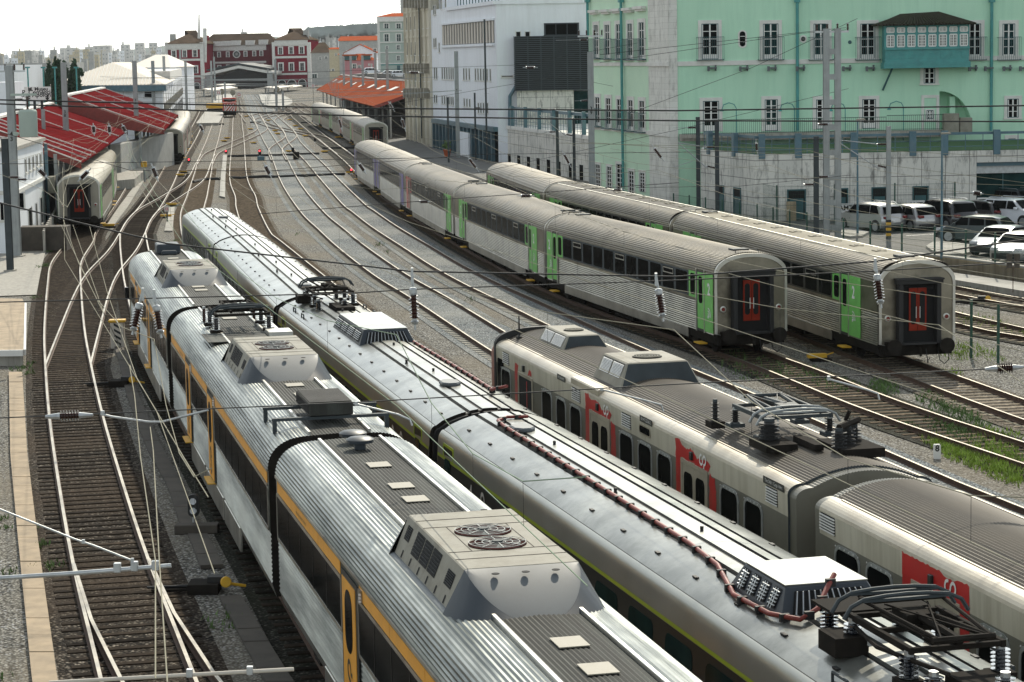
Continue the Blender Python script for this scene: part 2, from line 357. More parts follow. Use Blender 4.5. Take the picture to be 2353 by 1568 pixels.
# buildings
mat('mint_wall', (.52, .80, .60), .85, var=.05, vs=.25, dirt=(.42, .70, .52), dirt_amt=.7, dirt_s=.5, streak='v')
mat('mint_wall_lit', (.60, .80, .60), .85, var=.05, vs=.25, dirt=(.48, .70, .52), dirt_amt=.5, dirt_s=.4)  # same mint paint; the left face's stronger light is put into the colour
mat('stone_trim', (.74, .73, .69), .8, var=.07, dirt=(.46, .44, .39), dirt_amt=.4, dirt_s=1.2)
mat('teal_wood', (.07, .30, .29), .5, var=.12, vs=2, dirt=(.05, .18, .19), dirt_amt=.5, dirt_s=1.5)
mat('teal_frame', (.03, .10, .11), .5)
mat('old_tile', (.035, .028, .018), .9, var=.4, vs=6, dirt=(.05, .06, .02), dirt_amt=.5, dirt_s=2)
mat('turf', (.035, .10, .03), .95, var=.2, vs=3)
mat('white_wall', (.83, .86, .90), .8, var=.03, vs=.3, dirt=(.64, .66, .68), dirt_amt=.4, dirt_s=.4, streak='v')
mat('cream_wall', (.64, .60, .49), .85, var=.08, vs=.4, dirt=(.44, .40, .31), dirt_amt=.6, dirt_s=.5, streak='v')
mat('sage_wall', (.40, .47, .42), .85, var=.05)
mat('pink_wall', (.50, .22, .24), .85, var=.08)
mat('ochre_wall', (.52, .46, .32), .85, var=.1)
mat('grey_wall', (.42, .42, .40), .85, var=.12, dirt=(.25, .25, .24), dirt_amt=.5, dirt_s=.5)
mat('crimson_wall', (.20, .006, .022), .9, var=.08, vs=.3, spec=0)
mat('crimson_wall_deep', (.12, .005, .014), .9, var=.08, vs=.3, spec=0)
mat('station_roof', (.11, .08, .058), .9, var=.2, vs=.3, spec=0)
mat('clay_tile', (.40, .10, .045), .85, var=.15, vs=1, spec=0)
mat('orange_sheet', (.30, .085, .045), .8, var=.12, vs=.2, dirt=(.24, .07, .045), dirt_amt=.5, dirt_s=.15)
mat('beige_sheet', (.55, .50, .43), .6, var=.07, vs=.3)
mat('beige_sheet_shaded', (.42, .35, .27), .65, var=.07, vs=.3)  # same roof sheet, with the right slope's shade put into the colour
mat('slat_steel', (.045, .055, .065), .45, .3)
mat('city_hazed', (.66, .65, .62), .9, var=.15, vs=.05)  # walls paled: part of the distance haze is painted into the colour
mat('leaf', (.10, .17, .045), .8, var=.35, vs=3)
mat('leaf_dark', (.03, .065, .03), .8, var=.35, vs=1)
mat('leaf_bright', (.24, .34, .05), .8, var=.35, vs=3)
mat('bark', (.12, .10, .08), .9)
mat('hill_hazed', (.26, .29, .28), .95, var=.25, vs=.01, spec=0)  # greyed and lightened, distance haze painted into the hill colour
tiles('panel_wall', (.72, .70, .64), (.62, .61, .56), bw=1.55, bh=1.15, mort=.018, seam=(.12, .11, .1))
tiles('ashlar', (.76, .75, .70), (.69, .68, .63), bw=.8, bh=.42, mort=.01, seam=(.52, .50, .46), stain=(.2, .19, .17), stain_amt=.5)
def ribbed_sheet(name, rgb, pitch, dark=.55, ax=0, rough=.6):
    m = mat(name, rgb, rough, var=.12, vs=.3, dirt=tuple(c*.6 for c in rgb), dirt_amt=.5, dirt_s=.4); t = m.node_tree; N = t.nodes.new; L = t.links.new
    b = t.nodes["Principled BSDF"]; tc = N("ShaderNodeTexCoord"); wv = N("ShaderNodeTexWave"); wv.bands_direction = 'XYZ'[ax]; wv.inputs['Scale'].default_value = 1/pitch*.159*2; L(tc.outputs['Object'], wv.inputs[0])
    bp = N("ShaderNodeBump"); bp.inputs['Strength'].default_value = 1; bp.inputs['Distance'].default_value = pitch*.18; L(wv.outputs[1], bp.inputs['Height']); L(bp.outputs[0], b.inputs['Normal'])
ribbed_sheet('red_sheet', (.15, .018, .02), .55, rough=.85)
M['red_sheet'].node_tree.nodes['Principled BSDF'].inputs['Specular IOR Level'].default_value = .0
M['orange_sheet'].node_tree.nodes['Principled BSDF'].inputs['Specular IOR Level'].default_value = .0
mat('fan_red', (.035, .006, .005), .8, spec=.03)
mat('hatch_tan', (.25, .23, .18), .6, var=.15, vs=8)
for _g in ('glass_dark', 'glass_teal'): M[_g].node_tree.nodes['Principled BSDF'].inputs['IOR'].default_value = 1.06
mat('loco_red', (.50, .04, .02), .45, var=.1)
mat('rail_dull', (.20, .18, .145), .48, .7, var=.25, vs=3, dirt=(.06, .042, .03), dirt_amt=.7, dirt_s=.5)
mat('coach_white', (.42, .39, .32), .6, 0, var=.12, vs=.6, dirt=(.2, .17, .12), dirt_amt=.6, dirt_s=.6, spec=.2)
mat('cab_pink', (.36, .13, .10), .5)
# ---------------------------------------------------------------- the ground
def wchild(o, parent):
    for q in TWIN.get(o.name, [o]): q.parent = parent; q.matrix_parent_inverse = Matrix.Translation(-parent.location)
    return o
def struct(name, mb, mats, **k): return tag(mb.build(name, mats, **k), kind='structure')
g = MB(); g.poly([(-3500, 10, 0), (3500, 10, 0), (3500, 7000, 0), (-3500, 7000, 0)]); struct('ground', g, 'gravel_yard')
_z = [.004]
def strip(name, pts, wd, matn, z=None, xoff=0):
    """flat band following a centre line"""
    if z is None: z = _z[0]; _z[0] += .004
    mb = MB(); L = []; Q = []
    for i, p in enumerate(pts):
        t = (pts[min(i+1, len(pts)-1)]-pts[max(i-1, 0)]).normalized(); n = Vector((-t.y, t.x, 0))
        L.append(p+n*(wd/2+xoff)+Vector((0, 0, z))); Q.append(p-n*(wd/2-xoff)+Vector((0, 0, z)))
    n = len(pts)
    mb.add(L+Q, [[i, i+1, n+i+1, n+i] for i in range(n-1)]); return struct(name, mb, matn)
GA = 1.668/2
slp = MB(); slp.box(-1.32, 1.32, -.125, .125, -.05, .022); _slm = {}
def sleeper_mesh(matn, hw):
    k = (matn, hw)
    if k not in _slm:
        q = MB(); q.box(-hw, hw, -.105, .105, -.05, .0); o = q.build('sleeper', matn, bevel=.012); _slm[k] = o.data; bpy.data.objects.remove(o)
    return _slm[k]
def railmesh(pts, side, z0, name, parent, wear='rail_head'):
    mb = MB(); n = len(pts); prof = [(-.07, 0), (.07, 0), (.07, .02), (.018, .035), (.018, .12), (.037, .13), (.037, .165), (-.037, .165), (-.037, .13), (-.018, .12), (-.018, .035), (-.07, .02)]
    vs = []
    for i, p in enumerate(pts):
        t = (pts[min(i+1, n-1)]-pts[max(i-1, 0)]).normalized(); nn = Vector((-t.y, t.x, 0))
        for a, h in prof: q = p+nn*(side*GA+a); vs.append((q.x, q.y, z0+h))
    k = len(prof)
    for i in range(n-1):
        for j in range(k):
            mb.add([], []) if False else None
            mb.f.append([i*k+j, i*k+(j+1) % k, (i+1)*k+(j+1) % k, (i+1)*k+j]); mb.m.append(0 if j == 6 else 1)
    mb.v = vs
    return wchild(mb.build(name, [wear, 'rail_web']), parent)
_ti = [0]
TR = {}
def track(key, pts, label, bed=None, slm='sleeper_wood', smax=240, hw=1.32, bedw=3.1, sp=.6, smin=0, rails=True, jit=.03):
    c = catmull(pts, 3.0); TR[key] = c; z = .026+.0035*_ti[0]; _ti[0] += 1
    root = empty('railway_track', (c[0].x, c[0].y, 0), 0, label, 'railway track', 'tracks of the station throat')
    for s_ in (-1, 1): railmesh(c, s_, z-.005, 'rail', root, 'rail_head' if key in ('T1', 'T2', 'T0', 'T2b', 'A', 'T10', 'T11') else 'rail_dull')
    if bed: strip('ballast_bed', c, bedw, bed)
    # sleepers at even spacing
    pos = []; acc = 0
    for i in range(len(c)-1):
        a, b = c[i], c[i+1]; l = (b-a).length; t = (b-a)/l
        while acc < l:
            p = a+t*acc
            if smin <= p.y <= smax: pos.append((p, math.atan2(t.y, t.x)-math.pi/2))
            acc += sp
        acc -= l
    if slm == 'sleeper_concrete':                                    # ballast heaped level with the sleeper tops between the rails
        strip('ballast_bed', c, 1.5, bed, z=z+.012); strip('ballast_bed', c, .34, bed, z=z+.013, xoff=-1.06)
    pos.sort(key=lambda q: q[0].y); me = sleeper_mesh(slm, hw)
    for p, a in pos[:100]:
        o = bpy.data.objects.new('sleeper', me); col.objects.link(o); o.location = (p.x+random.uniform(-jit, jit), p.y, z); o.rotation_euler = (0, 0, a+random.uniform(-.012, .012)); wchild(o, root)
    if len(pos) > 100:
        mb = MB()
        for p, a in pos[100:]:
            ca, sa = math.cos(a), math.sin(a)
            P = [(p.x+x*ca-y*sa, p.y+x*sa+y*ca, zz+z) for zz in (-.04, 0) for x, y in ((-hw, -.12), (hw, -.12), (hw, .12), (-hw, .12))]
            mb.hexa(P)
        tag(wchild(mb.build('sleepers', slm), root), kind='stuff')
    return c
D_ = lambda l: [(p.x, p.y) for p in (G(x, y, .17) for x, y in l)]
trunk = [(-3.1, 26), (-6.75, 41.8), (-9.02, 51.5), (-11.3, 61.8), (-14.0, 74.4), (-16.6, 87.1)]
track('T1', trunk+[(-19.1, 99.7), (-22.9, 120), (-25.2, 133), (-27.2, 148.3), (-28.6, 157.5), (-31.2, 179.3), (-35.0, 209), (-42, 262), (-50, 330)], 'leftmost track with dark oily sleepers running in front of the small white building', 'gravel_brown', 'sleeper_dark', 170)
track('T2', [(-16.6, 87.1), (-18.4, 99.6), (-20.4, 113.7), (-21.9, 125.7), (-23.3, 140.8), (-25.0, 155.5), (-26.5, 168), (-28.0, 182.9), (-31.7, 215.8), (-38.0, 268.9), (-47.6, 354), (-60, 460), (-72, 560)], 'curving track that leads to the cream coaches beside the second red roof', 'gravel_brown', 'sleeper_dark', 200)
track('T2b', [(-25.0, 155.5), (-26.4, 167), (-27.6, 180), (-28.4, 198.5), (-29.9, 224), (-33.5, 258), (-36.5, 286)], 'short connecting curve joining the cream coach track to the straight track', None, 'sleeper_dark', 240)
track('T0', [(-9.1, 51.9), (-7.78, 46.6), (-6.38, 41.8), (-4.4, 35.8), (-1.9, 28)], 'diverging switch rails at the bottom of the leftmost track', None, 'sleeper_dark', 0)
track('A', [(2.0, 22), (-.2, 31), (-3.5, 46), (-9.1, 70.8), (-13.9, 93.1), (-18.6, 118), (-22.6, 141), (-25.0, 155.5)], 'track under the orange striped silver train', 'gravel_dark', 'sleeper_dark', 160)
track('T3', [(9.5, 12), (5.9, 27), (-.5, 52.3), (-6.5, 78.8), (-12.2, 106.1), (-17.7, 135), (-23.0, 170), (-26.4, 199), (-31.3, 241), (-35.9, 280), (-42.3, 337), (-56.5, 461), (-70, 580), (-95, 800)], 'track under the long smooth silver train with lime stripe', 'gravel_yard', 'sleeper_wood', 250)
track('T4', [(12.5, 18), (9.5, 30), (6.5, 42.6), (.8, 66.4), (-6, 98), (-14.8, 144), (-16.6, 154), (-20.1, 180), (-21.9, 195), (-26.7, 232), (-38.4, 335), (-52.5, 458), (-65, 570), (-92, 800)], 'brown wooden sleeper track behind the cream and red train', 'gravel_mid', 'sleeper_wood', 250)
track('T5', [(19, 15), (14, 30), (10, 45), (5.3, 64), (1.9, 80), (-.2, 90), (-3.7, 108.5), (-6.2, 121), (-9.3, 139), (-11.8, 155), (-14.8, 175), (-20.3, 218), (-28.2, 287), (-34.6, 340), (-50, 470), (-62, 575), (-88, 800)], 'polished main track left of the middle of the gravel sweep', 'gravel_blue', 'sleeper_concrete', 260, hw=1.25)
track('T6', [(23, 18), (16.5, 37), (11.5, 56), (10.1, 62), (7.3, 75), (5.85, 81), (3, 94), (.35, 107), (-1.35, 115), (-3.4, 126), (-5.6, 139.5), (-8.3, 156), (-10.8, 173), (-12.1, 182), (-17, 222), (-21.2, 257), (-28.6, 317), (-35.8, 382), (-49, 490), (-60, 590), (-85, 800)], 'polished main track sweeping just left of the green striped coaches', 'gravel_blue', 'sleeper_concrete', 260, hw=1.25)
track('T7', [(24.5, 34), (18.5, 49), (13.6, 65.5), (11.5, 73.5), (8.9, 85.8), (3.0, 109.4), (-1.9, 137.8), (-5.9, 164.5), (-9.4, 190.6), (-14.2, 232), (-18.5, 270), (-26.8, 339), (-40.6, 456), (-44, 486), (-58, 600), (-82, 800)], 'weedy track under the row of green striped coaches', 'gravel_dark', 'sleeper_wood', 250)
track('T8', [(28, 35), (22.6, 50), (18.3, 61), (15.9, 71), (13.9, 82), (8.9, 109.9), (3.4, 136.6), (-1.3, 172.5), (-6, 210), (-12.5, 262), (-17, 298), (-25, 370), (-38, 480), (-55, 620)], 'track under the row of stainless coaches nearest the car park', 'gravel_mid', 'sleeper_light', 180)
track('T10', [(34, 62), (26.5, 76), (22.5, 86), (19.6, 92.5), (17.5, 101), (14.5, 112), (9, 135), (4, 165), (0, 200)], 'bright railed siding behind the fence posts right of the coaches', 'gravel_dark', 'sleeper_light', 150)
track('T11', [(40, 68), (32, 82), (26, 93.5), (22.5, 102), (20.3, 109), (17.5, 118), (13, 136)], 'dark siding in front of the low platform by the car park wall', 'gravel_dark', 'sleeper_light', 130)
Z1 = lambda l: D_([K('z1', *p) for p in l])
track('X1', Z1([(60, 760), (110, 665), (170, 615), (330, 545), (500, 470), (600, 425), (700, 375), (735, 330), (712, 280), (690, 230), (650, 170)]), 'crossover curving over two tracks near the red dwarf signal', None, 'sleeper_wood', 240)
track('X2', Z1([(930, 720), (893, 640), (895, 575), (960, 520), (1040, 465), (1072, 420), (1040, 360), (990, 300)]), 'short crossover between the two polished main tracks', None, 'sleeper_wood', 0)
track('X3', Z1([(650, 170), (700, 250), (800, 298), (950, 340), (1100, 372), (1300, 410), (1440, 450), (1570, 545), (1700, 640)]), 'long diagonal crossover reaching the green striped coach track', None, 'sleeper_wood', 0)
track('X4', Z1([(730, 270), (690, 240), (730, 215), (800, 195), (900, 165), (960, 140)]), 'far left tight connecting curve in the throat', None, 'sleeper_wood', 0)
track('X5', Z1([(1000, 330), (930, 250), (960, 210), (1020, 180), (1100, 150), (1180, 120)]), 'far right tight connecting curve in the throat', None, 'sleeper_wood', 0)
track('X6', Z1([(640, 185), (750, 160), (900, 140), (1050, 110), (1200, 90)]), 'far flat crossover just before the pale island platform', None, 'sleeper_wood', 0)
track('X7', [(-47, 430), (-56, 500), (-68, 590), (-98, 820)], 'far track passing left of the pale island platform', None, 'sleeper_wood', 0)
track('X8', [(-38, 455), (-44, 500), (-52, 570), (-80, 820)], 'far track passing right of the pale island platform', None, 'sleeper_wood', 0)

# slab walkways and cable troughs
def slabs(name, LR, matn, n, h=.06, gap=.03, z0=.02):
    """LR: list of (left px, right px) pairs; n slabs laid end to end"""
    mb = MB(); A = [G(*a) for a, b in LR]; B = [G(*b) for a, b in LR]
    d = [0]
    for i in range(1, len(A)): d.append(d[-1]+(A[i]-A[i-1]).length)
    def at(P, s):
        for i in range(1, len(d)):
            if s <= d[i] or i == len(d)-1: return P[i-1].lerp(P[i], (s-d[i-1])/(d[i]-d[i-1]))
    T = d[-1]
    for k in range(n):
        s0 = T*k/n+gap/2; s1 = T*(k+1)/n-gap/2; hh = h+random.uniform(-.012, .012)
        p = [at(A, s0), at(B, s0), at(B, s1), at(A, s1)]
        mb.hexa([(q.x, q.y, z0) for q in p]+[(q.x, q.y, z0+hh) for q in p])
    return struct(name, mb, matn)
k3 = lambda a, b: K('b3', a, b); k4 = lambda a, b: K('c4', a, b); k1 = lambda a, b: K('c1', a, b)
slabs('path', [(k4(60, 1010), k4(150, 1010)), (k4(70, 1563), k4(185, 1563)), (k3(120, 600), k3(252, 600)), (k3(215, 1563), k3(385, 1563)), ((90, 1700), (155, 1700))], 'slab_tan', 34, .1)
slabs('cable_trough', [(k4(770, 835), k4(825, 835)), (k4(800, 930), k4(885, 930)), (k4(850, 1150), k4(930, 1150)), (k3(985, 0), k3(1090, 0)), (k3(1130, 260), k3(1235, 260)), (k3(1210, 515), k3(1335, 515))], 'slab_dark', 17, .08)
slabs('cable_trough', [(k3(1265, 585), k3(1395, 585)), (k3(1350, 808), k3(1502, 800))], 'slab_dark', 3, .08)
slabs('cable_trough', [(k3(1475, 1010), k3(1620, 1000)), (k3(1770, 1563), k3(1955, 1563)), ((720, 1720), (800, 1720))], 'slab_dark', 11, .08)
slabs('cable_trough', [(k1(715, 1530), k1(765, 1530)), (k1(800, 1400), k1(860, 1400)), (k1(930, 1225), k1(968, 1225))], 'concrete', 14, .12)
slabs('cable_trough', [(K('z1', 230, 1150), K('z1', 295, 1165)), (K('z1', 245, 900), K('z1', 300, 900)), (K('z1', 272, 660), K('z1', 318, 655))], 'pavement', 24, .12)
slabs('cable_trough', [(k1(1105, 1563), k1(1160, 1563)), (k1(1140, 1400), k1(1175, 1400))], 'concrete', 8, .1)
# black cable ducts crossing the gravel
for pts in ([(330, 660), (450, 660), (560, 655), (830, 650), (900, 650), (1150, 640), (1400, 632)], [(350, 915), (480, 918), (570, 908), (760, 900), (900, 905), (1150, 892), (1400, 885), (1700, 870)], [(1440, 568), (1600, 566), (1840, 562)], [(1190, 268), (1290, 265)], [(-80, 965), (60, 935), (240, 925)], [(115, 288), (285, 285)], [(590, 265), (720, 262)]):
    P = [G(*K('z1', *p), .14) for p in pts]; mb = MB()
    mb.tube([p+Vector((0, random.uniform(-.3, .3), 0)) for p in P], .15, 0, 6)
    o = mb.build('cable_duct', 'black_rubber'); tag(o, 'black cable duct lying across the gravel under the rails', 'cable duct', 'black cable ducts across the tracks')
# low platform, kerbs and car park
def slab_poly(name, pts, z0, z1, mats, sidem=1):
    mb = MB(); mb.prism([(p[0], p[1], z0) for p in pts], (0, 0, z1-z0), 0, sidem); return struct(name, mb, mats)
PW = [(10.5, 150), (14.4, 138), (18, 124), (22, 116.8), (24.4, 110.6), (30, 96), (36, 84)]      # car park retaining wall line
CPZ = .85
slab_poly('car_park', PW[::-1]+[(6, 152), (6, 159), (60, 159), (60, 84)], -.2, CPZ, ['asphalt', 'concrete'])
def wall_along(pts, th, z0, z1, mats, name, label, cat, cop=None):
    root = empty(name, (pts[0][0], pts[0][1], 0), 0, label, cat); mb = MB(); c2 = MB()
    for i in range(len(pts)-1):
        d, n, L = frame((*pts[i], 0), (*pts[i+1], 0)); a = Vector((*pts[i], 0)); b = Vector((*pts[i+1], 0))
        mb.hexa([a, b, b+n*th, a+n*th]+[q+Vector((0, 0, 1)) for q in (a, b, b+n*th, a+n*th)]); 
        for k in range(8): mb.v[-8+k] = (mb.v[-8+k][0], mb.v[-8+k][1], z0 if k < 4 else z1)
        c2.hexa([(q.x, q.y, z) for z in (z1+.003, z1+.09) for q in (a-n*.05, b-n*.05, b+n*(th+.05), a+n*(th+.05))])
    wchild(mb.build('wall_face', mats), root)
    if cop: wchild(c2.build('coping', cop), root)
    return root
wall_along(PW, -.3 if frame((*PW[0], 0), (*PW[1], 0))[1].x < 0 else .3, -.1, CPZ+.06, 'concrete_warm', 'retaining_wall', 'low stained yellow concrete retaining wall along the car park edge', 'wall', 'pavement')
slab_poly('platform', [(19.5, 124.5), (17.0, 121.5), (21.0, 112.8), (25.0, 101.5), (33.5, 87.5), (35.5, 84), (24.2, 110), (21.7, 116.4)], 0, .3, ['pavement', 'concrete'])
slab_poly('traffic_island', [(p.x, p.y) for p in (G(*K('q1', *q), CPZ) for q in ((1195, 870), (1260, 920), (1420, 965), (1640, 960), (1790, 925), (1760, 860), (1560, 830), (1290, 810)))], CPZ-.1, CPZ+.14, ['pavement', 'concrete'])
slab_poly('pavement', [(p.x, p.y) for p in (G(*K('q1', *q), CPZ) for q in ((165, 660), (165, 735), (300, 755), (440, 745), (520, 700), (300, 650)))], CPZ-.1, CPZ+.14, ['pavement', 'concrete'])
# bay markings
mk = MB()
for a, b in (((1820, 1020), (2050, 995)), ((2060, 1080), (2250, 1066)), ((960, 720), (1480, 690)), ((2120, 640), (2352, 628))):
    p, q = G(*K('q1', *a), CPZ+.004), G(*K('q1', *b), CPZ+.004); d, n, L = frame(p, q); mk.poly([p-n*.06, q-n*.06, q+n*.06, p+n*.06])
struct('bay_marking', mk, 'white_paint')
# island and far platforms
slab_poly('platform', [(p.x, p.y) for p in (G(*K('q4', *q), 0) for q in ((1540, 1275), (1580, 1320), (1680, 1350), (1830, 1352), (1960, 1325), (2015, 1290), (2000, 1245), (1930, 1200), (1850, 1165), (1500, 1150)))], 0, .6, ['pavement', 'concrete'])
slab_poly('platform', [(-55.5, 420), (-51.5, 420), (-92, 800), (-98, 800)], 0, .5, ['pavement', 'concrete'])
slab_poly('service_road', [(-17.5, 318), (-10.2, 262), (-4, 226), (-.5, 200), (4, 176), (9, 176), (3, 215), (-3, 250), (-10, 295), (-14, 330)], 0, .3, ['asphalt', 'concrete'])
slab_poly('platform', [(-38.6, 262), (-33.9, 213), (-37.4, 206), (-44, 262)], 0, .9, ['concrete', 'concrete'])
# left platform block and yard apron
lp = [G(*K('c4', *q), .6) for q in ((-200, 490), (150, 500), (165, 530), (158, 845), (-260, 850))]
mb = MB(); mb.prism([(p.x, p.y, .45) for p in lp], (0, 0, .17), 0, 1); mb.prism([(p.x*1.0-.05, p.y+.1, 0) for p in lp], (0, 0, .447), 1)
struct('platform', mb, ['slab_tan', 'concrete'])
e0, e1 = lp[2], lp[3]; mb = MB(); d, n, L = frame(e0, e1)
mb.hexa([e0+n*s_*1.0+Vector((0, 0, z)) for z in (-.16, .03) for s_ in (0,)]*0 or [(*(e0+n*.003).xy, .42), (*(e1+n*.003).xy, .42), (*(e1+n*.09).xy, .42), (*(e0+n*.09).xy, .42), (*(e0+n*.003).xy, .64), (*(e1+n*.003).xy, .64), (*(e1+n*.09).xy, .64), (*(e0+n*.09).xy, .64)])
q0 = lp[4]; q1 = lp[3]; mb.hexa([(q0.x, q0.y-.003, .4), (q1.x, q1.y-.003, .4), (q1.x, q1.y-.12, .4), (q0.x, q0.y-.12, .4), (q0.x, q0.y-.003, .63), (q1.x, q1.y-.003, .63), (q1.x, q1.y-.12, .63), (q0.x, q0.y-.12, .63)])
struct('platform_edge', mb, 'white_paint')
strip('yard_path', [G(*k4(120, 480)), G(*k4(160, 330)), G(*k4(200, 200)), G(*k4(260, 120))], 5.0, 'concrete', xoff=1.6)

# grass and weeds
def tufts(spots, name, matn, hmin=.06, hmax=.22, seed=1):
    rnd = random.Random(seed); mb = MB()
    for cx, cy, rx, ry, n in spots:
        for _ in range(int(n*.75)):
            a = rnd.random()*6.283; r = rnd.random()**.9*1.5; x = cx+rx*r*math.cos(a); y = cy+ry*r*math.sin(a)
            for _b in range(2):
                h = rnd.uniform(hmin, hmax); a2 = rnd.random()*6.283; wd = rnd.uniform(.012, .03); lx, ly = math.cos(a2), math.sin(a2); s_ = rnd.uniform(.2, .8)*h
                mb.poly([(x-ly*wd, y+lx*wd, .02), (x+ly*wd, y-lx*wd, .02), (x+lx*s_+ly*wd*.3, y+ly*s_-lx*wd*.3, h)])
    return tag(mb.build(name, matn), kind='stuff')
def gs(k, l): return [(*G(*K(k, x, y)).xy, rx, ry, n) for x, y, rx, ry, n in l]
tufts(gs('b2', [(1400, 1120, .35, 1.2, 260), (1830, 1235, .5, 2.4, 500), (1100, 1080, .5, 1.5, 260), (1420, 1080, .3, 1, 200), (1560, 1360, .3, .8, 120), (1850, 1370, .45, 1.6, 320), (1950, 1400, .4, 1.5, 260), (450, 950, .5, 3, 300), (700, 1000, .5, 3, 260), (900, 1010, .4, 2, 200), (2000, 1310, .3, 1.4, 220)]), 'weeds', 'leaf', .04, .2, 2)
tufts(gs('b2', [(1780, 1470, .35, .9, 240), (1950, 1540, .5, 1.3, 520), (2150, 1500, .4, 1.6, 300), (2250, 1560, .5, 1.5, 400), (2120, 1400, .3, 1, 120), (1900, 870, .5, 1.6, 200), (1950, 830, .4, 1.4, 120), (2080, 860, .4, 2, 160), (2200, 690, .5, 3, 260), (1960, 640, .3, 2, 120), (1880, 1000, .3, .6, 60), (2250, 1420, .3, .8, 100)]), 'grass', 'leaf_bright', .04, .2, 3)
tufts(gs('b5', [(1830, 0, .3, .9, 260), (2000, 60, .5, 1.4, 420), (2180, 130, .5, 1.4, 500), (2290, 190, .4, 1.2, 320)]), 'grass', 'leaf_bright', .05, .22, 4)
tufts(gs('c4', [(150, 970, .3, .6, 90), (180, 1005, .25, .5, 60), (300, 280, .3, 1.2, 120), (370, 100, .25, 2.5, 110), (330, 180, .2, 1, 50), (200, 935, .2, .4, 30), (1180, 110, .2, 1.5, 50), (240, 490, .2, .6, 30), (40, 600, .3, 1.5, 60)])+gs('b3', [(270, 650, .15, .3, 50), (330, 790, .3, .4, 60), (60, 830, .2, .3, 20), (60, 530, .6, .2, 40), (12, 470, .1, .3, 20), (1540, 1140, .4, .8, 60), (0, 1550, .3, .4, 30)])+gs('z1', [(1960, 990, .3, 4, 60), (340, 770, .25, 3, 40)])+gs('z2', [(1210, 310, .3, 1.5, 60), (440, 210, .1, 1, 20), (1290, 380, .2, .8, 20), (2080, 830, .2, .8, 20)]), 'weeds', 'leaf', .05, .16, 5)
tufts(gs('q1', [(1600, 1200, .3, 2.5, 200), (1750, 1230, .3, 2, 200), (1950, 1270, .3, 2, 180), (1700, 1360, .3, 3, 200)])+gs('c2', [(300, 1235, .3, 8, 120)]), 'weeds', 'leaf_dark', .06, .2, 6)
# ---------------------------------------------------------------- trains
class Prof:
    """half body section from the bottom edge up to the crown, mirrored into a closed loop"""
    def __init__(s, y, z): s.p = [(y, z)]; s.m = []
    def to(s, y, z, m=0): s.p.append((y, z)); s.m.append(m); return s
    def arc(s, y1, z1, n, m, e=2.0, rib=0, depth=0):
        """quarter superellipse from the current point (vertical tangent) to (y1,z1) (horizontal tangent)"""
        y0, z0 = s.p[-1]; P = []
        for i in range(201):
            t = math.pi/2*i/200; P.append((y1+(y0-y1)*math.cos(t)**(2/e), z0+(z1-z0)*math.sin(t)**(2/e)))
        s._along(P, n, m, rib, depth); return s
    def line(s, y, z, n, m, rib=0, depth=0): s._along([s.p[-1], (y, z)], n, m, rib, depth); return s
    def _along(s, P, n, m, rib, depth):
        d = [0]
        for a, b in zip(P, P[1:]): d.append(d[-1]+math.dist(a, b))
        T = d[-1]
        if rib: n = max(2, int(T/rib)*2)
        j = 0
        for k in range(1, n+1):
            q = T*k/n
            while j < len(d)-2 and d[j+1] < q: j += 1
            u = (q-d[j])/max(1e-9, d[j+1]-d[j]); a, b = P[j], P[j+1]; x, z = a[0]+(b[0]-a[0])*u, a[1]+(b[1]-a[1])*u
            if rib and k < n and k % 2:
                l = math.dist(a, b) or 1; nx, nz = (b[1]-a[1])/l, -(b[0]-a[0])/l; x += nx*-depth; z += nz*-depth
            s.to(x, z, m(x, z) if callable(m) else m)
    def loop(s):
        L = s.p; mir = [(-y, z) for y, z in L[::-1][1:]] if abs(L[-1][0]) < 1e-6 else [(-y, z) for y, z in L[::-1]]
        mm = s.m[::-1]
        if abs(L[-1][0]) >= 1e-6: ms = s.m+[s.m[-1]]+mm
        else: ms = s.m+mm
        return L+mir, ms+[99]
def rrect(x0, x1, z0, z1, r, n=3):
    o = []
    for cx, cz, a0 in ((x1-r, z1-r, 0), (x0+r, z1-r, 90), (x0+r, z0+r, 180), (x1-r, z0+r, 270)):
        for i in range(n+1): a = R(a0+90*i/n); o.append((cx+r*math.cos(a), cz+r*math.sin(a)))
    return o
def sp(mb, poly, Y, off=.006, th=.01, m=0, sides=(-1, 1)):
    """panel on the body side; Y: half width (number or function of z)"""
    f = Y if callable(Y) else (lambda z: Y)
    for s_ in sides: mb.prism([(x, s_*(f(z)+off), z) for x, z in poly], (0, s_*th, 0), m)
def ring(mb, outer, inner, Y, off, th, m=0, sides=(-1, 1)):
    f = Y if callable(Y) else (lambda z: Y); n = len(outer)
    for s_ in sides:
        a = [(x, s_*(f(z)+off+th), z) for x, z in outer]; b = [(x, s_*(f(z)+off+th), z) for x, z in inner]; c = [(x, s_*(f(z)+off), z) for x, z in outer]; d = [(x, s_*(f(z)+off-.004), z) for x, z in inner]
        F = []
        for i in range(n):
            j = (i+1) % n; F += [[i, j, n+j, n+i], [2*n+i, 2*n+j, j, i], [n+i, n+j, 3*n+j, 3*n+i]]
        mb.add(a+b+c+d, F, m)
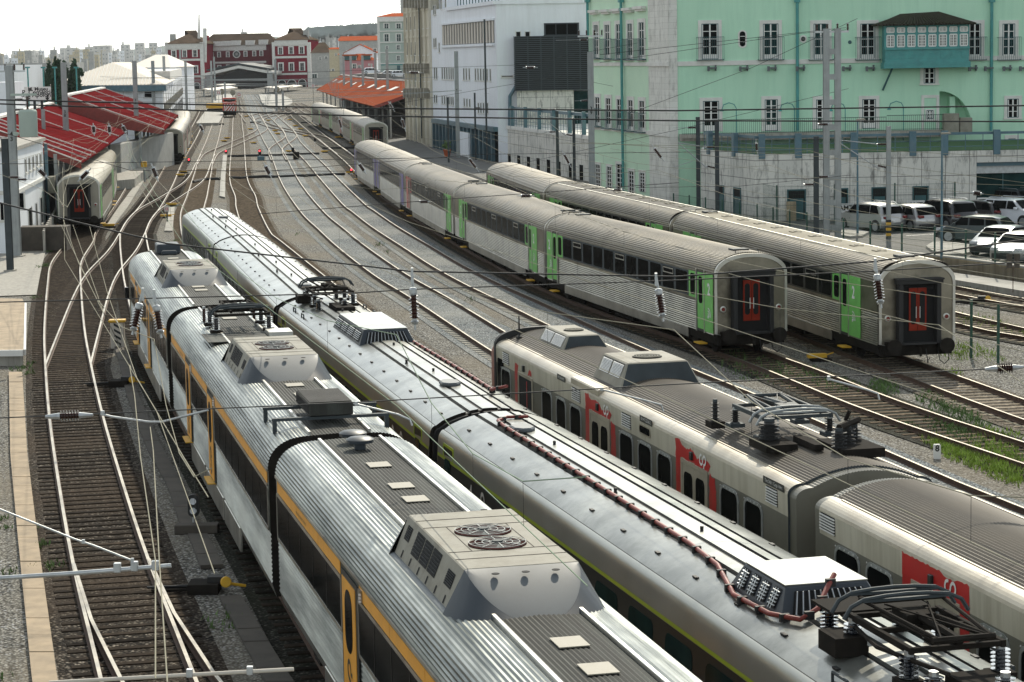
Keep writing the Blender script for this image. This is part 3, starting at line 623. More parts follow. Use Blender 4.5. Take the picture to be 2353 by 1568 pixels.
def bogies(root, xs, w=1.25):
    for x in xs:
        mb = MB()
        for s_ in (-1, 1): mb.box(x-1.7, x+1.7, s_*1.02-.08, s_*1.02+.08, .45, .72); mb.box(x-.3, x+.3, s_*1.12-.12, s_*1.12+.12, .4, .8); mb.tube([(x-.9, s_*1.2, .8), (x-.35, s_*1.2, .45)], .05, 0, 6)
        mb.box(x-.25, x+.25, -1.0, 1.0, .45, .7)
        b = mb.build('bogie', 'underframe', root)
        for dx in (-1.25, 1.25):
            for s_ in (-1, 1):
                q = MB(); q.lathe([(.05, -.07), (.30, -.07), (.44, -.05), (.44, .05), (.47, .06), (.47, .08)], (x+dx, s_*.83, .62), 0, 16, ax=(0, -s_, 0)); q.build('wheel', 'underframe', b, smooth=30)
def insul(mb, x, y, z, h, r=.1, n=7, m=0, mc=1, seg=10, ax=(0, 0, 1)):
    pr = [(r*.55, 0)]
    for i in range(n):
        a = h*(i+.15)/n; b = h*(i+.55)/n; pr += [(r*.5, a), (r, (a+b)/2+.004), (r*.95, b-.002), (r*.5, b)]
    pr += [(r*.45, h)]
    mb.lathe(pr, (x, y, z), m, seg, ax)
    A = Vector(ax).normalized(); o = Vector((x, y, z))
    mb.lathe([(r*.6, -.03), (r*.6, .02)], tuple(o), mc, 8, ax); mb.lathe([(r*.5, h-.01), (r*.5, h+.05)], tuple(o), mc, 8, ax)
def panto(root, x, zr, W=.62, L=1.9, ih=.32, dirn=1, metal='underframe', bow='pole_dark', ins='insulator_black', rise=.28, ir=.12):
    fr = MB(); z0 = zr+ih+.04
    for s_ in (-1, 1): fr.box(x-L/2, x+L/2, s_*W-.035, s_*W+.035, z0, z0+.09)
    for dx in (-L/2+.05, -.1, L/2-.05): fr.box(x+dx-.04, x+dx+.04, -W, W, z0+.012, z0+.08)
    for s_ in (-1, 1):
        for dx in (-L/2+.1, L/2-.1): fr.box(x+dx-.16, x+dx+.16, s_*W-.16, s_*W+.16, zr-.02, zr+.06)
    fr.box(x-.35*dirn-.25, x-.35*dirn+.25, -.2, .2, z0+.09, z0+.22)
    p = fr.build('pantograph', metal, root, bevel=.006)
    for s_ in (-1, 1):
        for dx in (-L/2+.1, L/2-.1):
            q = MB(); insul(q, x+dx, s_*W, zr+.06, ih-.04, ir, 6); q.build('insulator', [ins, 'zinc'], p, smooth=30)
    a = MB(); zt = z0+rise
    hx = x+dirn*(L/2+.15)                                            # knee
    a.tube([(x-dirn*L*.35, -.28, z0+.1), (hx, -.36, z0+.2)], .04); a.tube([(x-dirn*L*.35, .28, z0+.1), (hx, .36, z0+.2)], .04); a.tube([(hx, -.42, z0+.2), (hx, .42, z0+.2)], .045)
    for s_ in (-1, 1): a.tube([(hx, s_*.36, z0+.22), (x-dirn*L*.42, s_*.55, zt)], .028)
    a.tube([(hx, -.3, z0+.22), (x-dirn*L*.3, .3, zt-.04)], .014, 0, 4); a.tube([(hx, .3, z0+.22), (x-dirn*L*.3, -.3, zt-.04)], .014, 0, 4)
    a.tube([(x-dirn*L*.1, 0, z0+.18), (hx-.1*dirn, 0, z0+.14)], .06); a.build('arm', metal, p, smooth=40)
    for dx in (0, .42):
        bx = x-dirn*(L*.5-dx); q = MB()
        q.tube([(bx, -.88, zt-.2), (bx, -.78, zt-.04), (bx, -.6, zt+.045), (bx, -.3, zt+.075), (bx, 0, zt+.085), (bx, .3, zt+.075), (bx, .6, zt+.045), (bx, .78, zt-.04), (bx, .88, zt-.2)], .03, 0, 6)
        q.box(bx-.035, bx+.035, -.62, .62, zt+.01, zt+.04, 0)
        q.build('collector_bow', bow, p, smooth=40)
    q = MB(); q.tube([(x-dirn*(L*.5-.0), s_*.5, zt) for s_ in (-1, 1)], .02); q.tube([(x-dirn*(L*.5-.42), s_*.5, zt) for s_ in (-1, 1)], .02)
    for s_ in (-1, 1): q.tube([(x-dirn*L*.5, s_*.5, zt), (x-dirn*(L*.5-.42), s_*.5, zt)], .022)
    q.build('head_frame', metal, p)
    return p
def place(n, f, label, cat='railway carriage', group=None, name='railway_carriage'):
    dx, dy = n[0]-f[0], n[1]-f[1]; L = math.hypot(dx, dy)
    return empty(name, ((n[0]+f[0])/2, (n[1]+f[1])/2, 0.0), math.atan2(dy, dx), label, cat, group), L
def txt_side(root, name, t, size, x, z, Y, m, wd=1.0, vert=False, off=.022):
    mb = MB(); text_on(mb, t, size, (x, -(Y+off), z), (0, 0, 1) if vert else (wd, 0, 0), (-1, 0, 0) if vert else (0, 0, 1), 0, .0); return mb.build(name, m, root)

# ---- A: silver electric train with orange stripe
def build_A(n, f, label, door_x, cab=False, ac_x=0, pan=None, center='roof_grey_dark', box_x=None, vents=(), patches=(), winx=None, letters=True):
    root, L = place(n, f, label, group='carriages of the orange striped silver train'); h = L/2-.08; hf = h+(0 if not cab else -.5)
    P = Prof(1.36, .72).to(1.45, 1.0, 1)
    P.line(1.45, 2.02, 0, 0, rib=.085, depth=.022); P.to(1.45, 3.26, 0); P.to(1.47, 3.27, 0)
    P.arc(.60, 3.93, 0, 0, e=2.3, rib=.066, depth=.014); P.line(.0, 3.955, 0, 2, rib=.066, depth=.014)
    loop, ms = P.loop(); mb = MB()
    xs = [-hf, -1.7, 3.2, h]
    mb.sweep(loop, xs, lambda i: ms[i] if ms[i] < 9 else 3, 3)
    mb.build('body', ['steel_bright', 'steel_side', center, 'underframe'], root, smooth=0)
    # raised roof rails and seams
    q = MB()
    for s_ in (-1, 1):
        q.box(-hf+.1, h-.1, s_*.60-.03, s_*.60+.03, 3.90, 3.985)
    q.build('roof_rail', 'alloy', root, bevel=.008)
    q = MB()
    for s_ in (-1, 1): q.box(-hf+.05, h-.05, s_*1.475-.012, s_*1.475+.012, 3.245, 3.30)
    q.build('gutter', 'steel_side', root)
    # windows between doors, stripes above
    segs = []; xs_ = [-h+.12 if not cab else -hf+.9] + sum([[d-.82, d+.82] for d in door_x], []) + [h-.12]
    g_ = MB(); o_ = MB(); fr = MB(); pl = MB()
    for a, b in zip(xs_[::2], xs_[1::2]):
        if b-a < .6: continue
        sp(g_, rrect(a+.03, b-.03, 2.07, 2.93, .06), 1.45, .004, .014)
        ring(fr, rrect(a-.01, b+.01, 2.03, 2.97, .08), rrect(a+.05, b-.05, 2.09, 2.91, .05), 1.45, .006, .02)
        c = a+.1
        while c < b-.2:                                              # orange stripe is in lengths with gaps of dark glass
            e = min(b-.1, c+2.6); sp(o_, [(c, 2.985), (e, 2.985), (e, 3.2), (c, 3.2)], 1.45, .004, .01); c = e+.03
        n_ = max(1, round((b-a)/1.5))
        for k in range(1, n_): xx = a+(b-a)*k/n_; sp(pl, [(xx-.02, 2.09), (xx+.02, 2.09), (xx+.02, 2.91), (xx-.02, 2.91)], 1.45, .018, .006)
    g_.build('window', 'glass_dark', root); fr.build('window_frame', 'steel_side', root); pl.build('window_pillar', 'black_gloss', root); o_.build('orange_stripe', 'orange_paint', root)
    for d in door_x:
        for s_ in (-1, 1):
            q = MB(); sp(q, [(d-.78, .98), (d+.78, .98), (d+.78, 3.14), (d-.78, 3.14)], 1.45, .006, .018, sides=(s_,)); fr_ = q.build('door_surround', 'charcoal_paint', root)
            for e in (0,):
                q = MB(); sp(q, [(d+e-.62, 1.02), (d+e+.62, 1.02), (d+e+.62, 3.05), (d+e-.62, 3.05)], 1.45, .026, .012, sides=(s_,)); dd = q.build('door', 'orange_paint', root)
                q = MB(); sp(q, rrect(d+e-.34, d+e+.34, 1.9, 2.92, .3, 6), 1.45, .040, .006, sides=(s_,)); q.build('door_window', 'glass_dark', dd)
                if s_ == -1:
                    q = MB(); cp_logo(q, .62, (d+e, -1.492, 1.45), (0, 0, 1), (-1, 0, 0)); q.build('emblem', 'charcoal_paint', dd)
            q = MB(); q.box(d-.55, d+.55, s_*1.5-.14, s_*1.5+.14, .93, .96); q.build('step', 'yellow_paint', root)
        q = MB()
        for s_ in (-1, 1): q.box(d+1.0, d+1.22, s_*1.47-.03, s_*1.47+.05, 2.99, 3.17, 0)
        for k in range(3): q.box(d+1.24, d+1.27, -1.53, -1.49, 3.0+k*.055, 3.03+k*.055, 1)
        q.build('marker_lamp', ['steel_side', 'lamp_glass'], root)
    # skirt boxes
    q = MB()
    for a, b in ((-6.3, -2.2), (-1.9, 2.6), (2.9, 6.4)):
        for s_ in (-1, 1): q.box(a, b, s_*1.42-.03 if s_ > 0 else -1.45, 1.45 if s_ > 0 else s_*1.42+.03, .38, .93)
    q.build('skirt', 'steel_side', root, bevel=.01)
    bogies(root, (-8.6, 8.6))
    # end diaphragm
    q = MB()
    for e in ([h] if cab else [-h, h]):
        s_ = 1 if e > 0 else -1
        lp = [(y*.9, z if z < 1 else 1+(z-1)*.94) for y, z in Prof(1.3, .95).to(1.45, 1.2, 0).to(1.45, 3.2, 0).arc(0, 3.95, 14, 0, e=2.5).loop()[0]]
        q.sweep(lp, [e-.02*s_, e+.16*s_])
    q.build('gangway', 'black_rubber', root)
    if cab:                                                          # moulded cream cab front, seen from behind
        q = MB(); lp = Prof(1.36, .9).to(1.47, 1.2, 0).to(1.47, 3.2, 0).arc(0, 3.98, 16, 0, e=2.4).loop()[0]
        q.sweep(lp, [(-hf-1.25, .80, .55, 1.2), (-hf-1.05, .9, .78, 1.2), (-hf-.7, .97, .93, 1.2), (-hf-.3, 1.0, 1.0, 1.2), (-hf+.02, 1.012, 1.01, 1.2)])
        q.build('cab_front', 'cream_edge', root, smooth=50)
        q = MB(); q.box(-hf+.4, -hf+1.7, -.45, .45, 3.93, 4.32); q.box(-hf+1.7, -hf+2.2, -.3, .3, 3.93, 4.1); q.build('roof_box', 'unit_grey', root, bevel=.05)
        q = MB(); sp(q, rrect(-hf+.1, -hf+.75, 2.05, 2.95, .08), 1.45, .004, .014); q.build('cab_window', 'glass_dark', root)
        q = MB()
        for s_ in (-1, 1): q.box(-hf-.1, -hf+.08, s_*1.58-.08, s_*1.58+.08, 2.1, 2.55)
        q.build('mirror', 'black_gloss', root, bevel=.02)
    # air conditioning unit
    x0, x1 = ac_x-2.0, ac_x+2.0; zt, zb = 4.42, 3.86
    q = MB(); wt, wb = .80, 1.08
    q.hexa([(x0, -wb, zb-.12), (x1, -wb, zb-.12), (x1, wb, zb-.12), (x0, wb, zb-.12), (x0, -wt, zt), (x1, -wt, zt), (x1, wt, zt), (x0, wt, zt)])
    ac = q.build('air_conditioner', 'unit_white', root, bevel=.015)
    q = MB(); q.hexa([(x0-.1, -wb-.28, zb-.30), (x1+.0, -wb-.28, zb-.30), (x1+.0, wb+.28, zb-.30), (x0-.1, wb+.28, zb-.30), (x0, -wb+.0, zb-.0), (x1, -wb+.0, zb-.0), (x1, wb-.0, zb-.0), (x0, wb-.0, zb-.0)]); q.build('base_skirt', 'unit_pale', ac, bevel=.02)
    q = MB()                                                         # seams and rivets on the lid
    for xx in (x0+.55, x0+1.1, x1-1.1, x1-.62): q.box(xx-.008, xx+.008, -wt+.01, wt-.01, zt+.001, zt+.006)
    for yy in (-.45, .45): q.box(x0+1.1, x1-1.1, yy-.006, yy+.006, zt+.001, zt+.005)
    q.build('lid_seam', 'slab_dark', ac)
    for xx in (ac_x-.42, ac_x+.52):
        q = MB(); q.lathe([(.42, 0), (.42, .012), (.38, .014)], (xx, 0, zt+.001), 0, 28); fn = q.build('fan', 'fan_red', ac)
        q = MB()
        for rr in (.12, .22, .32, .41): q.tube([(xx+rr*math.cos(R(a)), rr*math.sin(R(a)), zt+.035) for a in range(0, 361, 15)], .005, 0, 4, caps=False)
        for a in range(0, 360, 45): q.tube([(xx, 0, zt+.04), (xx+.41*math.cos(R(a)), .41*math.sin(R(a)), zt+.03)], .006, 0, 4)
        q.build('fan_guard', 'pole_grey', fn)
        q = MB(); q.lathe([(.08, 0), (.08, .03)], (xx, 0, zt+.028), 0, 12)
        for k in range(5):
            a = 2*math.pi*k/5; q.poly([(xx+.07*math.cos(a), .07*math.sin(a), zt+.02), (xx+.34*math.cos(a-.28), .34*math.sin(a-.28), zt+.017), (xx+.34*math.cos(a+.2), .34*math.sin(a+.2), zt+.026)])
        q.build('fan_blade', 'pole_dark', fn)
    def sidept(x, u, s_, out=.006):   # u 0..1 bottom to top on the slanting flank
        return (x, s_*(wb+(wt-wb)*((zb-.12)+u*(zt-zb+.12)-(zb-.12))/(zt-zb+.12)+out), (zb-.12)+u*(zt-zb+.12))
    q = MB(); sl_ = MB()
    for s_ in (-1, 1):
        for a, b, u0, u1 in ((x0+.25, x0+.6, .55, .85), (x0+.95, x0+1.5, .42, .9), (x0+1.55, x0+2.1, .42, .9), (x0+2.15, x0+2.7, .42, .9), (x1-.75, x1-.3, .5, .8)):
            q.poly([sidept(a, u0, s_), sidept(b, u0, s_), sidept(b, u1, s_), sidept(a, u1, s_)])
            for k in range(1, 7): u = u0+(u1-u0)*k/7; sl_.poly([sidept(a, u, s_, .008), sidept(b, u, s_, .008), sidept(b, u+.03, s_, .02), sidept(a, u+.03, s_, .02)])
        for k in range(6): a = x0+.45+k*.62; q.poly([sidept(a, .2, s_), sidept(a+.07, .2, s_), sidept(a+.07, .36, s_), sidept(a, .36, s_)])
    gr = q.build('side_grille', 'interior_black', ac); sl_.build('grille_slat', 'unit_grey', gr)
    for e, ln, mt in ((x1, 1.15, 'unit_grey'), (x0, .62, 'unit_pale')):
        d_ = 1 if e > ac_x else -1; n_ = 28; A_, E_, B_, F_ = [], [], [], []
        for k in range(n_+1):
            s2 = -1+2*k/n_; c_ = (1-abs(s2)**2.1)**.85
            A_.append((e, s2*wt, zt-.006)); xe = e+d_*ln*.93*c_; ze = zt-.012-(zt-zb-.02)*c_**1.15
            E_.append((xe, s2*(wt+.16*c_), ze)); B_.append((e+d_*ln*(1-abs(s2)**4.5)**.6+d_*.02, s2*(wb+.12), zb-.03-.15*abs(s2)**5))
            F_.append(((xe+e)/2, s2*wt, (zt+ze)/2+.055*c_))
        q = MB(); N1 = n_+1; q.add(A_+F_+E_, [[r*N1+k, r*N1+k+1, (r+1)*N1+k+1, (r+1)*N1+k] for r in (0, 1) for k in range(n_)]); q.build('fairing_top', 'unit_pale', ac, smooth=50)
        q = MB(); q.add([(x, y, z-.001) for x, y, z in E_]+B_, [[k, k+1, N1+k+1, N1+k] for k in range(n_)]); q.build('fairing', mt, ac, smooth=60)
        q = MB()
        for yy in (-.42, 0, .42):
            t = .16; q.lathe([(.055, 0), (.055, .008)], (e+d_*.22, yy, zt-.045), 0, 10)
        q.build('lifting_hole', 'interior_black', ac)
    if pan is not None:
        panto(root, pan, 3.97, .72, 2.1, .38, dirn=-1, rise=.22)
        q = MB(); insul(q, pan-2.4, -.75, 3.9, .4, .09); insul(q, pan-2.6, .7, 3.9, .4, .09); q.build('insulator', ['insulator_brown', 'zinc'], root, smooth=30)
        q = MB(); q.box(pan+1.5, pan+2.4, .55, 1.2, 3.95, 4.08); q.build('fuse_box', 'alloy', root, bevel=.01)
        q = MB(); q.box(pan+1.2, pan+3.2, -1.15, .6, 3.955, 3.975); q.build('roof_mat', 'roof_grey_dark', root)
    if box_x is not None:
        q = MB(); q.box(box_x-1.0, box_x+1.0, -.45, .45, 4.12, 4.38); bx = q.build('resistor_box', 'roof_grey_dark', root, bevel=.01)
        q = MB()
        for k in range(17): xx = box_x-.95+k*.115; q.box(xx, xx+.05, -.43, .43, 4.385, 4.40)
        for k in range(17): xx = box_x-.95+k*.115; q.box(xx, xx+.04, -.468, -.452, 4.16, 4.35)
        q.build('fin', 'black_rubber', bx)
        q = MB()
        for xx in (box_x-.7, box_x+.9): q.box(xx-.06, xx+.06, -1.2, 1.2, 4.04, 4.10); [q.box(xx-.06, xx+.06, s_*1.15-.04, s_*1.15+.04, 3.6, 4.04) for s_ in (-1, 1)]
        q.build('support_frame', 'pole_dark', bx)
    for vx in vents:
        q = MB(); q.lathe([(.11, 0), (.11, .1), (.26, .13), (.27, .19), (.2, .23), (.02, .24)], (vx, -.02, 3.95), 0, 20); q.build('roof_vent', 'unit_grey', root, smooth=40)
    for px_ in patches:
        q = MB(); q.box(px_-.26, px_+.26, -.2, .2, 3.958, 3.972); q.build('roof_hatch', 'hatch_tan', root)
    if letters:
        for px_, t in ((-8.6, 'serviço de passageiros urbanos'),): 
            txt_side(root, 'side_lettering', t, .1, px_, 3.09, 1.45, 'charcoal_paint')
    return root
build_A((2.3, 21.95), (-3.25, 45.55), 'nearest silver carriage with big rooftop air conditioner and orange doors, lowest in the picture', (-3.3, 8.3), ac_x=.42, vents=(-11.4, -10.6), patches=(-8.7, -6.5, -5.2, 4.95, 6.3), center='roof_grey_dark')
build_A((-3.42, 46.0), (-8.85, 70.6), 'middle silver carriage with orange stripe carrying the pantograph and flat resistor box', (-6.4, .2), ac_x=1.6, pan=-6.6, box_x=10.3, patches=(5.4, 7.0, -9.2), vents=())
build_A((-9.05, 71.2), (-13.7, 93.0), 'far silver cab carriage with rounded cream front rim and orange stripe', (-5.5, 1.6), cab=True, ac_x=1.7, patches=(5.2, 6.4, -6.5), vents=())

# ---- B: long smooth silver train
YB = lambda z: 1.42 if z < 1.4 else (1.42+.02*(z-1.4)/.4 if z < 1.8 else 1.44-.12*((z-1.8)/1.7)**2)
RZ = lambda y: 3.17+.31*(1-(y/1.25)**2)
def build_B(n, f, label, nose=False, pan=None, unit=None, vents=(), cable=None, num=None, doors=(), numx=None, lo=0):
    root, L = place(n, f, label, group='carriages of the smooth silver train with lime stripe'); h = L/2-.1; hf = h
    P = Prof(1.2, .55).to(1.36, .8, 1).to(1.42, 1.4, 0)
    for z in (1.8, 2.2, 2.6, 2.75): P.to(YB(z), z, 0)
    for y, z in ((1.398, 2.85), (1.388, 2.94), (1.37, 3.02), (1.34, 3.08), (1.30, 3.125), (1.27, 3.14)): P.to(y, z, 0)
    P.to(1.265, 3.125, 2).to(1.245, 3.14, 2)
    for y in (1.1, .95, .8, .66, .56): P.to(y, RZ(y), 1)
    P.to(.555, 3.375, 2).to(.47, 3.38, 2).to(.465, RZ(.46), 1); P.to(.27, RZ(.27), 1).to(.265, 3.43, 2).to(.18, 3.435, 2).to(.175, RZ(.17), 1).to(0, RZ(0), 1)
    loop, ms = P.loop(); mb = MB()
    if nose:
        xs = []
        for k in range(12):
            t = 1-k/11; a = math.sqrt(max(0, 1-t**2.2)); xs.append((-hf-5.2*t**1.2 if t else -hf, .34+.66*a**.6, .25+.75*a**.75, .75))
        xs[0] = (-hf-5.25, .25, .18, .75); xs += [h]
        mb.sweep(loop, xs, lambda i: ms[i] if ms[i] < 9 else 3, 3)
    else: mb.sweep(loop, [-hf, h], lambda i: ms[i] if ms[i] < 9 else 3, 3)
    mb.build('body', ['silver_paint', 'silver_roof', 'black_rubber', 'underframe'], root, smooth=28)
    a0, b0 = -hf+.05, h-.05
    q = MB(); sp(q, [(a0, 1.62), (b0, 1.62), (b0, 1.8), (b0, 2.2), (b0, 2.585), (a0, 2.585), (a0, 2.2), (a0, 1.8)], YB, .003, .004)
    q = MB()
    for s_ in (-1, 1):
        zz = [1.62, 1.8, 2.0, 2.2, 2.4, 2.585]; vs = []
        for z in zz: vs += [(a0, s_*(YB(z)+.005), z), (b0, s_*(YB(z)+.005), z)]
        q.add(vs, [[2*k, 2*k+1, 2*k+3, 2*k+2] for k in range(len(zz)-1)])
    q.build('dark_band', 'taupe_paint' if lo else 'charcoal_paint', root)
    q = MB()
    for s_ in (-1, 1): q.add([(a0, s_*(YB(2.6)+.006), 2.595), (b0, s_*(YB(2.6)+.006), 2.595), (b0, s_*(YB(2.66)+.006), 2.66), (a0, s_*(YB(2.66)+.006), 2.66)], [[0, 1, 2, 3]])
    q.build('lime_stripe', 'lime_paint', root)
    x = -hf+2.9; last = h-2.6
    wx = []
    while x < last:
        if all(abs(x+.65-d) > 1.4 for d in doors) and (numx is None or not (numx-.9 < x+.65 < numx+2.4)): wx.append(x)
        x += 1.92
    for x in wx:
        q = MB(); sp(q, rrect(x, x+1.3, 1.85, 2.46, .16), YB, .008, .006); q.build('window', 'glass_teal', root)
    for d in doors:
        for s_ in (-1, 1):
            q = MB(); ring(q, rrect(d-.5, d+.5, 1.0, 2.95, .06), rrect(d-.44, d+.44, 1.06, 2.89, .04), YB, .008, .012, sides=(s_,)); sp(q, rrect(d-.44, d+.44, 1.06, 2.89, .04), YB, .002, .008, 1, sides=(s_,))
            dd = q.build('door', ['lime_paint', 'charcoal_paint'], root)
            q = MB(); sp(q, rrect(d-.28, d+.28, 1.9, 2.65, .1), YB, .016, .006, sides=(s_,)); q.build('door_window', 'glass_teal', dd)
    if num and numx is not None:
        Yn = YB(2.2); q = MB(); text_on(q, num, .85, (numx, -(Yn+.012), 2.15), (1, 0, 0), (0, 0, 1), 0, .015); q.build('number', 'white_paint', root)
        q = MB(); cp_logo(q, .66, (numx+1.15, -(Yn+.014), 2.15), (0, 0, 1), (-1, 0, 0)); q.build('emblem', 'white_paint', root)
    q = MB()
    for k in range(int(L/1.9)):                                      # small hooks on the roof edge
        xx = -hf+1.2+k*1.9; [q.box(xx, xx+.16, s_*.98-.03, s_*.98+.03, 3.285, 3.315) for s_ in (-1, 1)]
    q.build('roof_hook', 'black_rubber', root)
    bogies(root, (-9.3 if not nose else -7, 9.3))
    q = MB()
    for e in ([h] if nose else [-h, h]):
        s_ = 1 if e > 0 else -1; lp = [(y*.95, z if z < 1 else 1+(z-1)*.975) for y, z in loop]; q.sweep([(y, z) for y, z in lp], [e-.01*s_, e+.14*s_])
        lp2 = loop
    q.build('gangway', 'black_rubber', root)
    for vx, vy in vents:
        q = MB(); q.prism([(vx+.42*math.cos(a)*(1 if abs(math.cos(a)) < .9 else 1), vy+.27*math.sin(a), 3.46) for a in [R(k) for k in (20, 60, 120, 160, 200, 240, 300, 340)]], (0, 0, .10)); q.build('roof_vent', 'unit_pale', root, bevel=.03)
    q = MB()
    for k, vx in enumerate((-8.1, -2.7, 1.1, 4.9, 6.8)):
        q.lathe([(.05, 0), (.055, .03), (.03, .1), (.035, .16), (.0, .17)], (vx, -.36 if k % 2 else -.02, 3.39), 0, 8)
    q.build('lifting_peg', 'black_rubber', root)
    if unit is not None:
        u0, u1 = unit; wt, wb, zt = .5, .82, 3.76; q = MB()
        q.hexa([(u0-.3, -wb, 3.3), (u1+.32, -wb, 3.3), (u1+.32, wb, 3.3), (u0-.3, wb, 3.3), (u0, -wt-.12, zt), (u1, -wt-.12, zt), (u1, wt+.12, zt), (u0, wt+.12, zt)])
        ac = q.build('air_conditioner', 'unit_grey', root, bevel=.02)
        q = MB(); q.box(u0+.05, u1-.02, -wt-.13, wt+.13, zt+.002, zt+.02); q.build('lid', 'silver_roof', ac)
        q = MB(); sl_ = MB(); N_ = 4; dl = (u1-u0)/N_
        P2 = lambda x, u, o: (x, -(wb+(wt+.12-wb)*u+o), 3.34+(zt-3.34)*u)
        for k in range(N_):
            a, b = u0+k*dl+.08, u0+(k+1)*dl-.08
            for s_ in (-1, 1):
                F = lambda x, u, o: (x, -s_*P2(x, u, o)[1]*-1, P2(x, u, o)[2])
                q.poly([F(a-.03, .22, .008), F(b+.0, .22, .008), F(b, .88, .008), F(a, .88, .008)])
                for j in range(1, 6): u = .22+.66*j/6; sl_.hexa([F(a, u, .01), F(b, u, .01), F(b, u+.025, .01), F(a, u+.025, .01), F(a, u, .03), F(b, u, .03), F(b, u+.025, .03), F(a, u+.025, .03)])
                for j in (1, 2): x = a+(b-a)*j/3; sl_.poly([F(x-.012, .22, .032), F(x+.012, .22, .032), F(x+.012, .88, .032), F(x-.012, .88, .032)])
        E = lambda y, u, o: (u1+.32*(1-u)+o, y*(wb*(1-u)+(wt+.12)*u), 3.34+(zt-3.34)*u)
        q.poly([E(-.8, .18, .008), E(.8, .18, .008), E(.8, .85, .008), E(-.8, .85, .008)])
        for j in range(12): y = -.74+1.48*j/11; sl_.hexa([E(y-.012, .18, .01), E(y+.012, .18, .01), E(y+.012, .85, .01), E(y-.012, .85, .01), E(y-.012, .18, .035), E(y+.012, .18, .035), E(y+.012, .85, .035), E(y-.012, .85, .035)])
        g_ = q.build('grille', 'interior_black', ac); sl_.build('grille_bar', 'zinc', g_)
    if pan is not None:
        d_ = -1 if lo else 1
        panto(root, pan, 3.46, .62, 2.0, .34, dirn=1, rise=.30, ir=.13)
        q = MB()
        for dx, yy in ((-1.9, -.55), (-1.9, .5), (1.6, -.6), (1.9, .2)): insul(q, pan+dx, yy, 3.4, .34, .13)
        q.build('insulator', ['insulator_black', 'zinc'], root, smooth=30)
        q = MB(); q.box(pan-2.2, pan-1.4, -.7, .7, 3.80, 3.84); q.tube([(pan-1.8, -.5, 3.79), (pan+.2, -.75, 3.76), (pan+1.8, -.5, 3.79)], .03); q.box(pan-1.3, pan-.7, -.95, -.5, 3.4, 3.66)
        q.box(pan+1.0, pan+2.6, -.18, .42, 3.42, 3.58); q.build('switch_gear', 'underframe', root)
        q = MB()
        for s_ in (-1, 1):
            for xx in (pan-.3, pan+1.6): q.tube([(xx, s_*1.15, 3.18), (xx, s_*1.15, 3.34), (xx+.5, s_*1.15, 3.34), (xx+.5, s_*1.15, 3.18)], .022)
        q.build('grab_rail', 'pole_dark', root)
    if cable:
        q = MB(); q.tube([(x, y, z+.045) for x, y, z in cable], .038, 0, 8); cb = q.build('high_voltage_cable', 'cable_red', root, smooth=60)
        q = MB(); s_ = 0; P_ = [Vector(c) for c in cable]
        for a, b in zip(P_, P_[1:]):
            l = (b-a).length; n_ = max(1, int(l/.66))
            for k in range(n_): p = a.lerp(b, (k+.5)/n_); q.box(p.x-.035, p.x+.035, p.y-.07, p.y+.07, p.z-.03, p.z+.085)
        q.build('cable_clamp', 'black_rubber', cb)
    return root
SB = 3.48
build_B((6.0, 26.6), (-.35, 51.75), 'nearest smooth silver carriage with long red roof cable beside the orange striped train', pan=9.9, unit=(4.85, 6.55), vents=((-10.2, -.15),), num='4', numx=-9.6, doors=(-11.8,), lo=0,
        cable=[(-11.6, .35, SB), (-11.7, -.1, SB), (-11.4, -.38, SB-.02), (-10.7, -.42, SB-.03), (-6, -.46, SB-.035), (-1, -.5, SB-.04), (2.0, -.53, SB-.045), (3.6, -.62, SB-.06), (5.2, -.93, SB-.15), (6.6, -.9, SB-.12), (7.3, -.7, SB-.06), (7.2, -.4, SB+.05), (6.9, -.15, SB+.25), (6.7, .05, SB+.4)])
build_B((-.50, 52.1), (-6.45, 78.35), 'smooth silver carriage whose roof carries the pantograph and a slotted cooling unit', pan=-10.9, unit=(-4.75, -.3), vents=((9.3, -.1),), num='3', numx=8.9, doors=(12.0, -11.9),
        cable=[(.1, .72, SB-.1), (3, .75, SB-.1), (7, .78, SB-.1), (10.3, .76, SB-.1), (11.2, .5, SB+.05), (11.8, .75, SB+.2)])
build_B((-6.62, 78.7), (-12.05, 106.2), 'plain roofed smooth silver carriage between the pantograph carriage and the nose carriage', vents=((11.0, 0),), num='2', numx=8.9, doors=(12.0, -11.9))
build_B((-12.12, 106.6), (-16.2, 126.6), 'leading smooth silver carriage with rounded streamlined nose', nose=True, vents=((-2, .1),), num='1', numx=6.5, doors=(8.2,))
